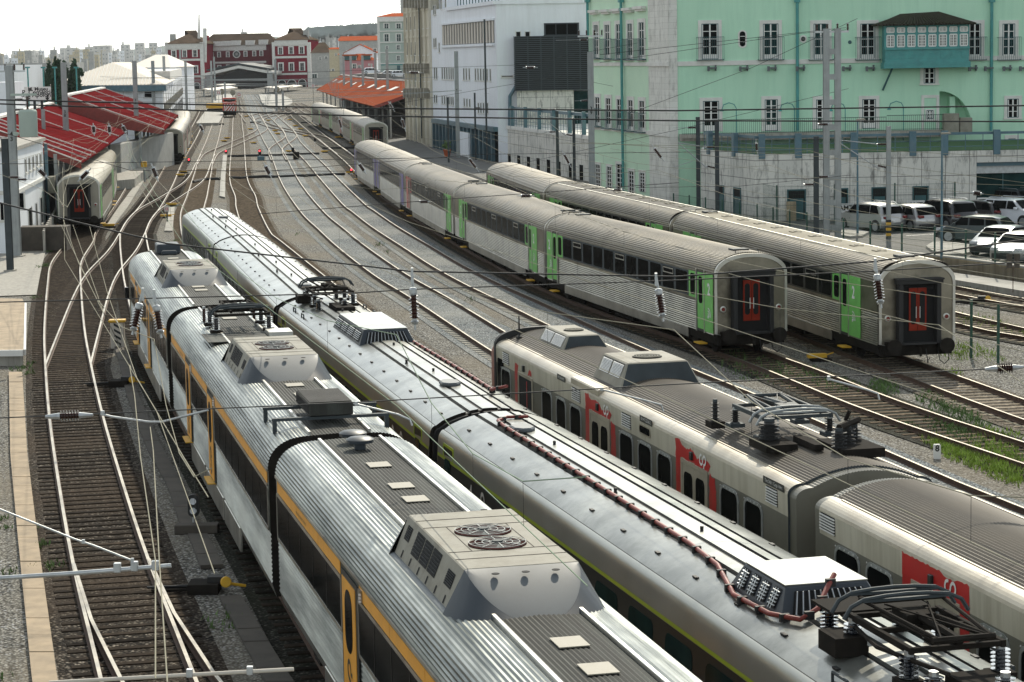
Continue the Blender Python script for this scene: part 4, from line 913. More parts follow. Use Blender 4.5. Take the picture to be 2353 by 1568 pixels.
# ---- C: cream and red electric train
def build_C(n, f, label, red, windows, louvres, cab=False, units=(), pan=None, peel=None, texts=(), small=()):
    root, L = place(n, f, label, group='carriages of the cream and red train'); h = L/2-.35
    P = Prof(1.34, .7).to(1.43, 1.0, 3).to(1.43, 2.80, 0).to(1.43, 2.803, 1).to(1.44, 3.22, 1)
    P.arc(1.12, 3.42, 7, 2, e=2.0)
    a = P.p[-1]; N = 40
    n_ = int(1.12/.062)*2; 
    for k in range(1, n_+1):
        y = 1.12*(1-k/n_); z = 3.42+.27*(1-(y/1.12)**2); P.to(y, z-(.017 if k % 2 else 0) if k < n_ else z, 4)
    loop, ms = P.loop(); mb = MB(); x_a = -h if not cab else -h+.3
    mb.sweep(loop, [x_a, h], lambda i: ms[i] if ms[i] < 9 else 3, 5)
    mb.build('body', ['taupe_paint', 'cream_paint', 'cream_edge', 'steel_side', 'roof_brown', 'pole_dark'], root)
    if cab:
        q = MB(); lp = Prof(1.34, .8).to(1.44, 1.2, 0).to(1.44, 3.2, 0).arc(0, 3.72, 14, 0, e=2.6).loop()[0]
        q.sweep(lp, [(-h-1.1, .86, .8, 1.2), (-h-.7, .93, .86, 1.2), (-h-.1, .985, .95, 1.2), (-h+.12, 1.002, .975, 1.2)]); q.build('cab_front', 'cab_pink', root, smooth=50)
        q = MB(); q.sweep(lp, [(-h+.12, 1.012, 1.006, 1.2), (-h+.31, 1.012, 1.006, 1.2)]); q.build('cab_seal', 'black_rubber', root, smooth=50)
        q = MB(); q.lathe([(.09, 0), (.09, .06), (.03, .09), (.018, .62), (.0, .64)], (-h+.9, -.9, 3.5), 0, 8); q.build('aerial', 'black_rubber', root)
        q = MB(); sp(q, rrect(-h+.5, -h+1.2, 1.7, 2.95, .08), 1.43, .004, .012); q.build('cab_window', 'glass_dark', root)
    for x0, x1 in windows:
        q = MB(); ring(q, rrect(x0-.07, x1+.07, 1.63, 2.77, .22), rrect(x0, x1, 1.70, 2.70, .16), 1.43, .004, .014); w_ = q.build('window_frame', 'zinc', root)
        q = MB(); sp(q, rrect(x0, x1, 1.70, 2.70, .16), 1.43, .001, .006); q.build('pane', 'glass_dark', w_)
        q = MB()
        for s_ in (-1, 1):
            for k in range(6):
                xx = x0+.0+(x1-x0)*k/5
                for zz in (1.667, 2.733): q.box(xx-.012, xx+.012, s_*1.452-.006, s_*1.452+.006, zz-.012, zz+.012)
        q.build('rivet_row', 'white_paint', w_)
    for x0, x1 in small:
        q = MB(); ring(q, rrect(x0-.04, x1+.04, 2.92, 3.14, .08), rrect(x0, x1, 2.95, 3.11, .06), 1.437, .003, .01); w_ = q.build('window_frame', 'cream_edge', root)
        q = MB(); sp(q, rrect(x0, x1, 2.95, 3.11, .06), 1.437, .001, .005); q.build('pane', 'glass_dark', w_)
    for x0, x1 in louvres:
        q = MB(); sp(q, [(x0, 2.88), (x1, 2.88), (x1, 3.2), (x0, 3.2)], 1.432, .004, .008); lv = q.build('louvre', 'interior_black', root)
        q = MB()
        for k in range(6):
            z = 2.895+.052*k
            for s_ in (-1, 1): q.hexa([(x, s_*(1.445+o), z+zz) for o, zz in ((0, 0), (.03, 0)) for x, in ((x0,), (x1,))]+[(x, s_*(1.445+o), z+.02+zz) for o, zz in ((0, .012), (.03, 0)) for x, in ((x0,), (x1,))]) if False else q.box(x0, x1, s_*1.455-.012, s_*1.455+.012, z, z+.02)
        q.build('blade', 'white_paint', lv)
    rnd = random.Random(5)
    for x0, x1, dx0, dx1, kind in red:
        q = MB()
        def jag(pts, am):
            out = []
            for a, b in zip(pts, pts[1:]+pts[:1]):
                n2 = max(1, int(math.dist(a, b)/.07))
                for k in range(n2): t = k/n2; out.append((a[0]+(b[0]-a[0])*t+rnd.uniform(-am, am), a[1]+(b[1]-a[1])*t+rnd.uniform(-am, am)))
            return out
        if kind == 'full':
            sp(q, [(x0, 1.05), (dx0, 1.05), (dx0, 2.86), (x0, 2.86)], 1.43, .003, .003); sp(q, [(dx1, 1.05), (x1, 1.05), (x1, 2.86), (dx1, 2.86)], 1.43, .003, .003)
            top = [(x0+(x1-x0)*k/30, 3.24-.03*abs(math.sin(k*1.3))-(.05 if 18 < k < 25 else 0)) for k in range(31)]
            sp(q, [(x0, 2.86), (x1, 2.86)]+top[::-1], lambda z: 1.436, .003, .003)
        elif kind == 'worn':
            sp(q, jag([(x0, 1.05), (dx0-.05, 1.05), (dx0-.02, 2.8), (x0+.02, 3.1)], .02), 1.43, .003, .003)
            sp(q, jag([(dx1+.1, 1.05), (x1, 1.05), (x1-.03, 2.6), (x1-.1, 2.78), (dx1+.15, 2.82)], .035), 1.43, .003, .003)
            sp(q, jag([(x0+.02, 2.86), (x1-.5, 2.86), (x1-.35, 3.0), (x1-.6, 3.08), (x0+1.5, 3.0), (x0+1.2, 3.15), (x0+.6, 3.1), (x0+.3, 3.22), (x0, 3.2)], .03), 1.436, .003, .003)
        else:
            sp(q, jag([(x0, 1.8), (x0+.25, 1.8), (x0+.28, 2.75), (x0+.4, 3.0), (x0+.2, 3.1), (x0+.25, 3.2), (x0, 3.24)], .025), 1.43, .003, .003)
            sp(q, jag([(x0+1.5, 2.9), (x0+1.9, 2.92), (x0+1.8, 3.04), (x0+1.55, 3.02)], .03), 1.436, .003, .003)
        q.build('red_panel', 'red_paint', root)
        q = MB(); ring(q, [(dx0-.06, 1.0), (dx1+.06, 1.0), (dx1+.06, 2.86), (dx0-.06, 2.86)], [(dx0+.03, 1.03), (dx1-.03, 1.03), (dx1-.03, 2.78), (dx0+.03, 2.78)], 1.43, .005, .02); sp(q, [(dx0+.03, 1.03), (dx1-.03, 1.03), (dx1-.03, 2.78), (dx0+.03, 2.78)], 1.43, .001, .004, 1)
        ds = q.build('door_surround', ['cream_edge', 'interior_black'], root); xm = (dx0+dx1)/2
        if kind != 'open':
            for a, b in ((dx0+.04, xm-.01), (xm+.01, dx1-.04)):
                for s_ in (-1, 1):
                    q = MB(); sp(q, [(a, 1.04), (b, 1.04), (b, 2.77), (a, 2.77)], 1.43, .006, .008, sides=(s_,)); d_ = q.build('door', 'cream_edge', root)
                    q = MB(); sp(q, rrect(a+.1, b-.1, 1.8, 2.62, .14, 4), 1.43, .015, .005, sides=(s_,)); q.build('door_window', 'glass_dark', d_)
        else:
            q = MB(); sp(q, [(xm+.1, 1.1), (xm+.16, 1.1), (xm+.16, 2.7), (xm+.1, 2.7)], 1.43, .006, .006); q.build('hand_pole', 'red_paint', root)
        q = MB()
        for s_ in (-1, 1): q.box(xm-.2, xm-.06, s_*1.46-.03, s_*1.46+.03, 2.93, 3.1)
        q.build('door_lamp', 'charcoal_paint', root, bevel=.01)
        if kind != 'open':
            q = MB(); cp_logo(q, .40, (xm+.6, -1.452, 3.02), (1, 0, 0), (0, 0, 1)); q.build('emblem', 'white_paint', root)
    for x, w_, z, t, sz in texts:
        q = MB(); sp(q, [(x-w_/2, z-.07), (x+w_/2, z-.07), (x+w_/2, z+.07), (x-w_/2, z+.07)], 1.438, .004, .004, sides=(-1,)); pl = q.build('number_plate', 'charcoal_paint', root)
        q = MB(); text_on(q, t, sz, (x, -1.449, z), (1, 0, 0), (0, 0, 1)); q.build('lettering', 'white_paint', pl)
    for u0, u1, wt, wb, zt in units:
        q = MB(); q.hexa([(u0-.12, -wb, 3.42), (u1+.30, -wb, 3.42), (u1+.30, wb, 3.42), (u0-.12, wb, 3.42), (u0, -wt, zt), (u1, -wt, zt), (u1, wt, zt), (u0, wt, zt)])
        q.f = q.f; ac = MB(); 
        for i in range(6): ac.add([], [])
        ac.v = q.v; ac.f = q.f; ac.m = [0, 0, 0, 1, 0, 0]  # near end face takes the dark material: its shade is painted on
        o = ac.build('air_conditioner', ['unit_white', 'pole_dark'], root, bevel=.03)
        g_ = MB(); s2 = MB()
        S_ = lambda x, u, o_: (x, -(wb+(wt-wb)*u+o_), 3.42+(zt-3.42)*u)
        m_ = (u0+u1)/2
        for a, b in ((u0+.18, m_-.06), (m_+.06, u1-.12)):
            g_.poly([S_(a, .4, .008), S_(b, .4, .008), S_(b, .93, .008), S_(a, .93, .008)])
            for k in range(11): u = .42+.5*k/11; s2.hexa([S_(a, u, .01), S_(b, u, .01), S_(b, u+.025, .01), S_(a, u+.025, .01), S_(a, u, .028), S_(b, u, .022), S_(b, u+.025, .012), S_(a, u+.025, .012)])
        gg = g_.build('grille', 'interior_black', o); s2.build('grille_slat', 'white_paint', gg)
        q = MB(); rr = min(.36, wt*.65); q.lathe([(rr, 0), (rr, .02), (rr-.02, .022)], (m_+.1, .02, zt+.001), 0, 24); fn = q.build('fan', 'interior_black', o)
        q = MB()
        for k in range(5): r2 = rr*(.2+.18*k); q.tube([(m_+.1+r2*math.cos(R(a)), .02+r2*math.sin(R(a)), zt+.032) for a in range(0, 361, 20)], .012, 0, 4, caps=False)
        q.build('fan_guard', 'unit_white', fn)
        q = MB(); q.box(u0-.6, u1-.1, -wb-.42, -wb-.02, 3.25, 3.43); q.build('side_housing', 'cream_edge', o, bevel=.03)
    if pan is not None:
        panto(root, pan, 3.70, .70, 1.9, .32, dirn=-1, metal='pole_dark', bow='pole_grey', ins='black_rubber', rise=.12, ir=.11)
        q = MB()
        for dx, yy, hh, r_ in ((1.35, -.75, .45, .22), (2.4, .45, .42, .18), (2.75, .15, .42, .16), (2.0, .75, .38, .16), (-1.4, -.95, .46, .1)): insul(q, pan+dx, yy, 3.68, hh, r_, 6)
        q.build('insulator', ['black_rubber', 'pole_dark'], root, smooth=30)
        q = MB(); q.box(pan+1.0, pan+2.0, -1.05, -.4, 3.6, 3.75); q.box(pan+1.7, pan+3.1, .1, .95, 3.6, 3.78); q.box(pan+1.4, pan+2.6, -.28, -.1, 3.7, 3.82); q.box(pan-1.6, pan-1.2, -1.1, -.8, 3.6, 3.74)
        q.tube([(pan+2.4, .45, 4.15), (pan+2.1, .8, 4.18), (pan+2.75, .15, 4.15)], .07); q.tube([(pan+2.2, .5, 4.2), (pan+2.3, .55, 4.4)], .04)
        q.build('switch_gear', 'underframe', root)
        q = MB(); q.tube([(pan-.2, -.1, 4.05), (pan+.3, -.2, 4.15), (pan+.6, -.3, 4.0), (pan+.7, -.35, 3.8)], .018, 0, 5); q.build('earth_cable', 'zinc', root)
    bogies(root, (-8.4, 8.4))
    q = MB()
    for e in ([h] if cab else [-h, h]):
        s_ = 1 if e > 0 else -1; lp = [(y*.97, z if z < 1 else 1+(z-1)*.985) for y, z in loop]; q.sweep(lp, [e-.01*s_, e+.33*s_])
    q.build('gangway', 'taupe_paint', root)
    q = MB()
    for s_ in (-1, 1): q.box(-h+.3, h, s_*1.13-.015, s_*1.13+.015, 3.405, 3.44)
    q.build('roof_rail', 'cream_edge', root)
    return root
build_C((6.49, 42.5), (.79, 66.4), 'cream and taupe cab carriage with peeling red door panels and pantograph',
        [(-9.4, -7.9, -9.0, -7.4, 'open'), (-4.9+0, -2.9, -4.5, -3.3, 'none')][:0] + [(-9.4, -7.2, -8.95, -7.45, 'open'), (-2.15, .5, -1.68, -.05, 'worn'), (5.1, 7.8, 5.55, 7.2, 'worn2'.replace('2', ''))],
        [(-10.95, -9.95), (-6.4, -5.45), (-4.9, -4.05), (-3.55, -2.6), (.85, 1.85), (2.35, 3.3), (3.8, 4.75), (8.1, 9.1), (9.55, 10.5)], [(-10.75, -10.05), (-3.35, -2.6), (1.05, 1.75), (10.8, 11.4)], cab=True,
        units=((-9.9, -7.5, .42, .72, 3.95), (-2.9, -.85, .75, 1.02, 4.05)), pan=7.7, small=((2.45, 3.25),), texts=((-4.4, .8, 3.27, 'UTE 2296 NORTE', .08), (2.95, .95, 3.27, '90 94 9 222306-2', .105), (11.2, 1.15, 3.29, 'Tara 54,8 t  Carga 14,4 t', .095)))
build_C((12.2, 18.3), (6.72, 41.7), 'nearest cream and taupe carriage with bright red door surround and ribbed brown roof',
        [(-7.9, -5.3, -7.45, -5.7, 'full'), (2.4, 5.0, 2.9, 4.5, 'full')],
        [(-10.85, -9.8), (-9.4, -8.35), (-4.95, -3.95), (-3.5, -2.5), (-2.0, -1.0)], [(-11.6, -10.9)])

# ---- coaches
def build_coach(n, f, label, group, end='green_paint', end_far='green_paint', roof='roof_coach', kind='rib', detail=2, two=True, violet=None, far_door=None, name='railway_carriage'):
    root, L = place(n, f, label, group=group, name=name); h = L/2-.25
    P = Prof(1.2, .62).to(1.3, .66, 3).to(1.42, 1.0, 3)
    if kind == 'smooth': P.to(1.42, 3.2, 0)
    else: P.line(1.42, 2.12, 0, 0, rib=.075, depth=.018); P.to(1.42, 3.22, 0)
    if kind == 'flat':                                                 # ribbed shoulders and a smooth walkway roof
        P.arc(.72, 3.93, 0, 1, e=2.1, rib=.08, depth=.014); P.to(.72, 3.96, 4).to(.66, 3.96, 4).to(.66, 3.95, 4).line(0, 4.0, 6, 2)
    elif kind == 'smooth': P.arc(0, 3.98, 18, 1, e=2.2)
    else: P.arc(0, 4.02, 0, 1, e=2.15, rib=.085 if detail > 1 else .17, depth=.014)
    loop, ms = P.loop(); mb = MB()
    mb.sweep(loop, [-h, h], lambda i: ms[i] if ms[i] < 9 else 3, 3)
    mb.build('body', ['steel_coach' if kind != 'smooth' else 'coach_white', roof if kind != 'flat' else 'roof_coach', roof, 'underframe', 'alloy'], root, smooth=0 if kind != 'smooth' else 40)
    if kind == 'flat':
        q = MB()
        for k in range(10): x = -h+1.6+k*2.5; q.box(x-.26, x+.26, -.2, .2, 3.985, 4.02); 
        q.build('roof_hatch', 'roof_cream', root)
        q = MB()
        for k in range(10): x = -h+1.6+k*2.5; q.box(x-.07, x+.07, -.06, .06, 4.025, 4.04)
        q.build('hatch_handle', 'charcoal_paint', root)
    # window band
    nW = 11; a, b = -9.1, 9.05; pit = (b-a)/nW
    q = MB(); sp(q, [(a, 2.22), (b, 2.22), (b, 3.16), (a, 3.16)], 1.42, .004, .012)
    q.build('window_surround', 'charcoal_paint' if kind == 'flat' else ('pole_dark' if kind == 'rib' else 'charcoal_paint'), root)
    for k in range(nW):
        x0 = a+pit*k+.13; x1 = a+pit*(k+1)-.13
        q = MB(); sp(q, rrect(x0, x1, 2.28, 3.1, .07), 1.42, .017, .006); w_ = q.build('window', 'glass_dark', root)
        if detail > 1 and (kind == 'flat' and k in (3, 9) or kind == 'rib' and k % 4 == 1):
            q = MB(); ring(q, rrect(x0+.05, x1-.05, 2.85, 3.07, .04), rrect(x0+.09, x1-.09, 2.89, 3.03, .03), 1.42, .024, .006); q.build('vent_light', 'alloy', w_)
    # coloured ends with folding doors
    for e, cl in ((1, end), (-1, end_far)):
        X = lambda x: x*e
        for s_ in (-1, 1):
            q = MB(); S = lambda pts, off, th, m=0: sp(q, [(X(x), z) for x, z in pts], 1.42, off, th, m, sides=(s_,))
            S([(9.1, 2.2), (10.0, 2.2), (10.0, 3.18), (9.1, 3.18)], .006, .01); S([(10.95, 1.05), (12.0*h/12.0 if h < 12.2 else 12.2, 1.05), (min(h, 12.2), 3.22), (10.95, 3.22)], .004, .012)
            pn = q.build('coloured_panel', cl, root)
            q = MB(); S([(10.05, 1.0), (10.9, 1.0), (10.9, 3.26), (10.05, 3.26)], .003, .006); rc = q.build('door_recess', 'charcoal_paint', root)
            q = MB(); S([(10.15, 1.1), (10.85, 1.1), (10.85, 3.2), (10.15, 3.2)], .010, .01); d_ = q.build('door', cl, root)
            q = MB(); S(rrect(10.28, 10.72, 2.05, 3.05, .14, 4), .021, .005); q.build('door_window', 'glass_dark', d_)
            q = MB(); S(rrect(9.3, 9.85, 2.3, 3.1, .12), .018, .006); q.build('end_window', 'glass_dark', pn)
            q = MB(); S([(9.98, .98), (10.06, .98), (10.06, 3.3), (9.98, 3.3)], .004, .04); S([(10.9, .98), (10.96, .98), (10.96, 3.3), (10.9, 3.3)], .004, .03); q.build('door_pillar', 'alloy', root)
            if s_ == -1 and detail > 1 and two:
                q = MB(); text_on(q, '2', .62, (X(11.45), -1.442, 2.62), (1, 0, 0), (0, 0, 1), 0, .02)
                for r_ in (.12, .22, .32):
                    for qd in ribbon([(r_*math.cos(R(t)), r_*math.sin(R(t))) for t in range(0, 91, 15)], .045): q.poly([(X(11.35)+v.x, -1.442, 1.62+v.y) for v in qd])
                q.lathe([(.06, 0), (.06, .004)], (X(11.37), -1.438, 1.62), 0, 10, (0, -1, 0)); q.build('marking', 'white_paint', pn)
            q = MB(); y0, y1 = sorted((s_*1.30, s_*1.62)); xs_ = sorted((X(10.2), X(10.85))); q.box(xs_[0], xs_[1], y0, y1, .55, .6); q.build('step', 'yellow_paint', root)
    q = MB()
    for s_ in (-1, 1): q.box(-8.9, 8.9, s_*1.40-.02, s_*1.40+.03, .62, 1.0)
    q.build('skirt', 'steel_side', root, bevel=.015)
    bogies(root, (-9.2, 9.2))
    q = MB()
    for a_, b_ in ((-5.5, -3.2), (-2.2, .6), (1.8, 4.4)): q.box(a_, b_, -1.05, 1.05, .32, .85)
    q.build('equipment_box', 'underframe', root)
    # ends
    for e in (1, -1):
        lp = [(y, z) for y, z in Prof(1.2, 1.0).to(1.41, 1.05, 0).to(1.41, 3.2, 0).arc(0, 3.98, 20, 0, e=2.2).loop()[0]]
        q = MB(); q.sweep(lp, sorted([e*h, e*(h+.1)])); en = q.build('end_wall', 'steel_coach' if kind != 'smooth' else 'coach_white', root)
        q = MB(); n_ = len(lp); inn = [(y*.93, 1.0+(z-1.0)*.955) for y, z in lp]; x_ = e*(h+.1)
        q.add([(x_, y, z) for y, z in lp]+[(x_, y, z) for y, z in inn]+[(x_+e*.05, y*.995, z) for y, z in lp]+[(x_+e*.05, y, z) for y, z in inn], [[i, (i+1) % n_, 2*n_+(i+1) % n_, 2*n_+i] for i in range(n_)]+[[n_+i, 3*n_+i, 3*n_+(i+1) % n_, n_+(i+1) % n_] for i in range(n_)]+[[2*n_+i, 2*n_+(i+1) % n_, 3*n_+(i+1) % n_, 3*n_+i] for i in range(n_)])
        q.build('end_rim', 'alloy', en)
        x2 = e*(h+.12); q = MB()
        bx = lambda xa, xb, y0, y1, z0, z1, m=0: q.box(min(xa, xb), max(xa, xb), y0, y1, z0, z1, m)
        bx(x2, x2+e*.32, -.78, -.62, 1.05, 3.28); bx(x2, x2+e*.32, .62, .78, 1.05, 3.28); bx(x2, x2+e*.36, -.84, .84, 3.16, 3.34); bx(x2, x2+e*.02, -.62, .62, 1.0, 3.2, 1); bx(x2, x2+e*.3, -.62, .62, 1.02, 1.1)
        bx(x2, x2+e*.42, -.86, .86, 3.3, 3.36)
        q.build('gangway', ['black_rubber', 'interior_black'], en, bevel=.01)
        if e == 1 or detail > 2:
            for y0, y1 in ((-.32, -.01), (.01, .32)):
                q = MB(); bx(x2+e*.03, x2+e*.07, y0-.0, y1, 1.5 if detail > 1 else 1.5, 3.0); d_ = q.build('gangway_door', 'red_door', root)
                q = MB(); q.prism([(x2+e*.072, (y0+y1)/2+(a_-.0), b_) for a_, b_ in rrect(-.1, .1, 1.72, 2.88, .1, 4)], (e*.004, 0, 0)); q.build('door_window', 'interior_black', d_)
                q = MB(); yy = y1-.06 if y0 < 0 else y0+.06; q.tube([(x2+e*.1, yy, 1.95), (x2+e*.1, yy, 2.35)], .012); q.build('handle', 'white_paint', d_)
            for yy in (-1.08, 1.08):
                q = MB(); q.lathe([(.12, 0), (.12, .04), (.09, .05)], (x_, yy, 1.95), 0, 18, (e, 0, 0)); q.lathe([(.075, .04), (.07, .065)], (x_, yy, 1.95), 1, 14, (e, 0, 0)); q.build('tail_lamp', ['alloy', 'lamp_red'], en)
        q = MB()
        for yy in (-.97, .97): q.lathe([(.11, 0), (.11, .35), (.13, .36), (.13, .5), (.27, .51), (.27, .56), (.05, .58)], (x_-e*.1, yy, .98), 0, 16, (e, 0, 0)); q.box(min(x_-e*.1, x_+e*.1), max(x_-e*.1, x_+e*.1), yy-.22, yy+.22, .72, 1.12)
        q.box(min(x_, x_-e*.4), max(x_, x_-e*.4), -1.3, 1.3, .62, 1.06)
        q.tube([(x_, 0, .95), (x_+e*.35, 0, .9), (x_+e*.4, 0, .62)], .05); q.build('buffer', 'underframe', en)
        if e == 1 and detail > 1:
            q = MB(); q.tube([(x_+e*.05, .75, .85), (x_+e*.2, .78, .45), (x_+e*.2, .95, .3), (x_+e*.2, 1.12, .45), (x_+e*.05, 1.15, .8)], .018); q.tube([(x_+e*.1, .3, .85), (x_+e*.25, .32, .35), (x_+e*.3, .36, .55)], .02); q.build('brake_hose', 'black_rubber', en)
    if detail > 1:
        q = MB()
        for e in (1, -1): q.box(*sorted((e*(h-.9), e*(h-1.5))), -.3, .3, 3.99, 4.06); q.tube([(e*(h-.3), -.45, 3.98), (e*(h-.32), -.42, 4.1), (e*(h-.32), .42, 4.1), (e*(h-.3), .45, 3.98)], .02)
        q.build('roof_fitting', 'pole_dark', root)
    return root
GD = 'row of stainless coaches with green ends'
DP = [(8.84, 85.8), (3.03, 109.4), (-1.87, 137.6), (-5.9, 164.3), (-9.32, 190.4), (-13.2, 217.0)]
def seg(i, g=.15):
    a, b = DP[i], DP[i+1]; dx, dy = a[0]-b[0], a[1]-b[1]; l = math.hypot(dx, dy); return (a[0]-dx/l*g, a[1]-dy/l*g), (b[0]+dx/l*g, b[1]+dy/l*g)
build_coach(*seg(0, 0), 'ribbed stainless coach with bright green ends and orange gangway doors, nearest of its row', GD)
build_coach(*seg(1), 'ribbed stainless coach with green ends, second in the row behind the nearest one', GD)
build_coach(*seg(2), 'ribbed stainless coach with green ends, third in the row', GD, end_far='red_paint')
build_coach(*seg(3), 'ribbed stainless coach with violet and red ends, fourth in the row', GD, end='violet_paint', end_far='violet_paint', detail=1)
build_coach((-9.32, 190.2), (-12.6, 214.0), 'farthest ribbed stainless coach of the row with violet ends', GD, end='violet_paint', end_far='violet_paint', detail=1)
GF = 'stainless coaches beside the car park'
build_coach((14.25, 81.8), (8.95, 109.7), 'stainless coach with black window band and hatched flat roof beside the car park wall', GF, kind='flat', roof='roof_cream')
build_coach((8.88, 110.1), (3.45, 136.5), 'stainless coach with long dark sooty roof in front of the mint building', GF, kind='flat', roof='roof_dark', detail=1)
build_coach((3.35, 137.0), (-.2, 163.5), 'light ribbed roof coach farthest along in front of the mint building', GF, detail=1)
GG = 'coaches parked under the red canopies'
build_coach((-28.75, 157.0), (-32.0, 181.5), 'white ribbed coach with orange gangway doors emerging from under the red roof', GG, detail=1, roof='coach_white', kind='smooth')
build_coach((-32.06, 181.9), (-36.0, 207.5), 'white coach coupled behind the one emerging from under the red roof', GG, detail=1, roof='roof_cream', kind='smooth')
hp = [(-37.8, 264.0), (-41.0, 290.6), (-44.2, 317.2), (-47.6, 343.8), (-51.2, 370.2)]
for i, l in enumerate(('cream coach with dark end standing beside the second red roof', 'cream coach behind the dark ended one beside the second red roof', 'third cream coach of the row beside the second red roof', 'farthest cream coach of the row beside the second red roof')):
    build_coach(hp[i], hp[i+1], l, GG, end='red_paint', end_far='red_paint', detail=1, kind='smooth')
ep = [(-15.5, 276.5), (-18.7, 303.0), (-21.9, 329.5), (-25.3, 356), (-29, 382.3), (-32.6, 408.6)]
for i, l in enumerate(('cream roofed coach with green end at the mouth of the orange roofed platform', 'cream roofed coach with red and green doors, second along the orange platform', 'cream roofed coach, third along the orange roofed platform', 'cream roofed coach, fourth along the orange roofed platform', 'cream roofed coach, farthest along the orange roofed platform')):
    build_coach(ep[i], ep[i+1], l, 'coaches along the orange roofed platform', end=('green_paint', 'green_paint', 'red_paint', 'green_paint', 'green_paint')[i], end_far=('red_paint', 'red_paint', 'green_paint', 'red_paint', 'green_paint')[i], detail=1, kind='smooth')
# shunting locomotive with warning stripes
def build_loco(loc, rz):
    root = empty('shunting_locomotive', loc, rz, 'small orange red shunting locomotive with white diagonal stripes on its end', 'locomotive')
    q = MB(); q.box(-6, 6, -1.4, 1.4, .9, 1.3); q.build('frame', 'underframe', root)
    q = MB(); q.box(1.2, 5.8, -1.25, 1.25, 1.3, 3.1); q.build('bonnet', 'loco_red', root, bevel=.08)
    q = MB(); q.box(-2.0, 1.2, -1.4, 1.4, 1.3, 3.9); q.build('cab', 'loco_red', root, bevel=.1)
    q = MB(); q.box(-5.8, -2.0, -1.2, 1.2, 1.3, 3.0); q.build('bonnet', 'loco_red', root, bevel=.08)
    q = MB(); q.box(1.2, 1.24, -1.1, 1.1, 3.15, 3.7); [sp(q, rrect(-1.7, .9, 2.7, 3.5, .1), 1.4, .003, .01)]; q.build('cab_window', 'glass_dark', root)
    q = MB()
    for k in range(-2, 4):
        y0 = -1.2+k*.6; pts = [(5.806, y0, 1.35), (5.806, y0+.3, 1.35), (5.806, y0+1.5, 2.75), (5.806, y0+1.2, 2.75)]
        c = [(x, min(1.18, max(-1.18, y)), z) for x, y, z in pts]; q.prism(c, (.01, 0, 0))
    q.build('warning_stripe', 'white_paint', root)
    q = MB(); q.box(2, 3.2, -.5, .5, 3.1, 3.3); q.lathe([(.15, 0), (.15, .5)], (4.2, 0, 3.05), 0, 10); q.build('exhaust', 'underframe', root)
    q = MB()
    for yy in (-.9, .9): q.lathe([(.12, 0), (.12, .4), (.28, .42), (.28, .46)], (6, yy, 1.05), 0, 12, (1, 0, 0))
    q.build('buffer', 'underframe', root); bogies(root, (-3.4, 3.4))
build_loco((-57.0, 484, 0), math.atan2(-1, .13))
# ---------------------------------------------------------------- buildings
class Fac:
    """vertical wall plane from a to b (seen side faces the viewer)"""
    def __init__(s, a, b):
        s.a = Vector((a[0], a[1], 0)); s.d, s.n, s.L = frame((*a[:2], 0), (*b[:2], 0))
        if s.n.dot(Vector((0, 0, 0))-s.a) < 0: s.n = -s.n
    def uv(s, x, y):
        r = ray(x, y); o = Vector((0, 0, HC)); t = (s.a-o).dot(s.n)/r.dot(s.n); p = o+r*t; return (p-s.a).dot(s.d), p.z
    def uk(s, k, x, y): return s.uv(*K(k, x, y))
    def pt(s, u, z, o=0): q = s.a+s.d*u+s.n*o; return Vector((q.x, q.y, z))
    def box(s, mb, u0, u1, z0, z1, o0, o1, m=0):
        mb.hexa([s.pt(u, z, o) for z, u, o in ((z0, u0, o0), (z0, u1, o0), (z0, u1, o1), (z0, u0, o1), (z1, u0, o0), (z1, u1, o0), (z1, u1, o1), (z1, u0, o1))], m)
    def rect(s, k, x0, y0, x1, y1):
        xm = (x0+x1)/2; u0 = s.uk(k, x0, (y0+y1)/2)[0]; u1 = s.uk(k, x1, (y0+y1)/2)[0]; z1 = s.uk(k, xm, y0)[1]; z0 = s.uk(k, xm, y1)[1]; return min(u0, u1), z0, max(u0, u1), z1
def bld(name, label, cat, at, group=None): return empty(name, (at[0], at[1], 0), 0, label, cat, group)
def wb(mb, name, mats, root, **k): return wchild(mb.build(name, mats, **k), root) if root.parent is None and root.type == 'EMPTY' else sub(mb.build(name, mats, **k), root)
def sub(o, par):
    """child of a part that itself keeps world coordinates under its thing"""
    for q in TWIN.get(o.name, [o]): q.parent = par
    return o
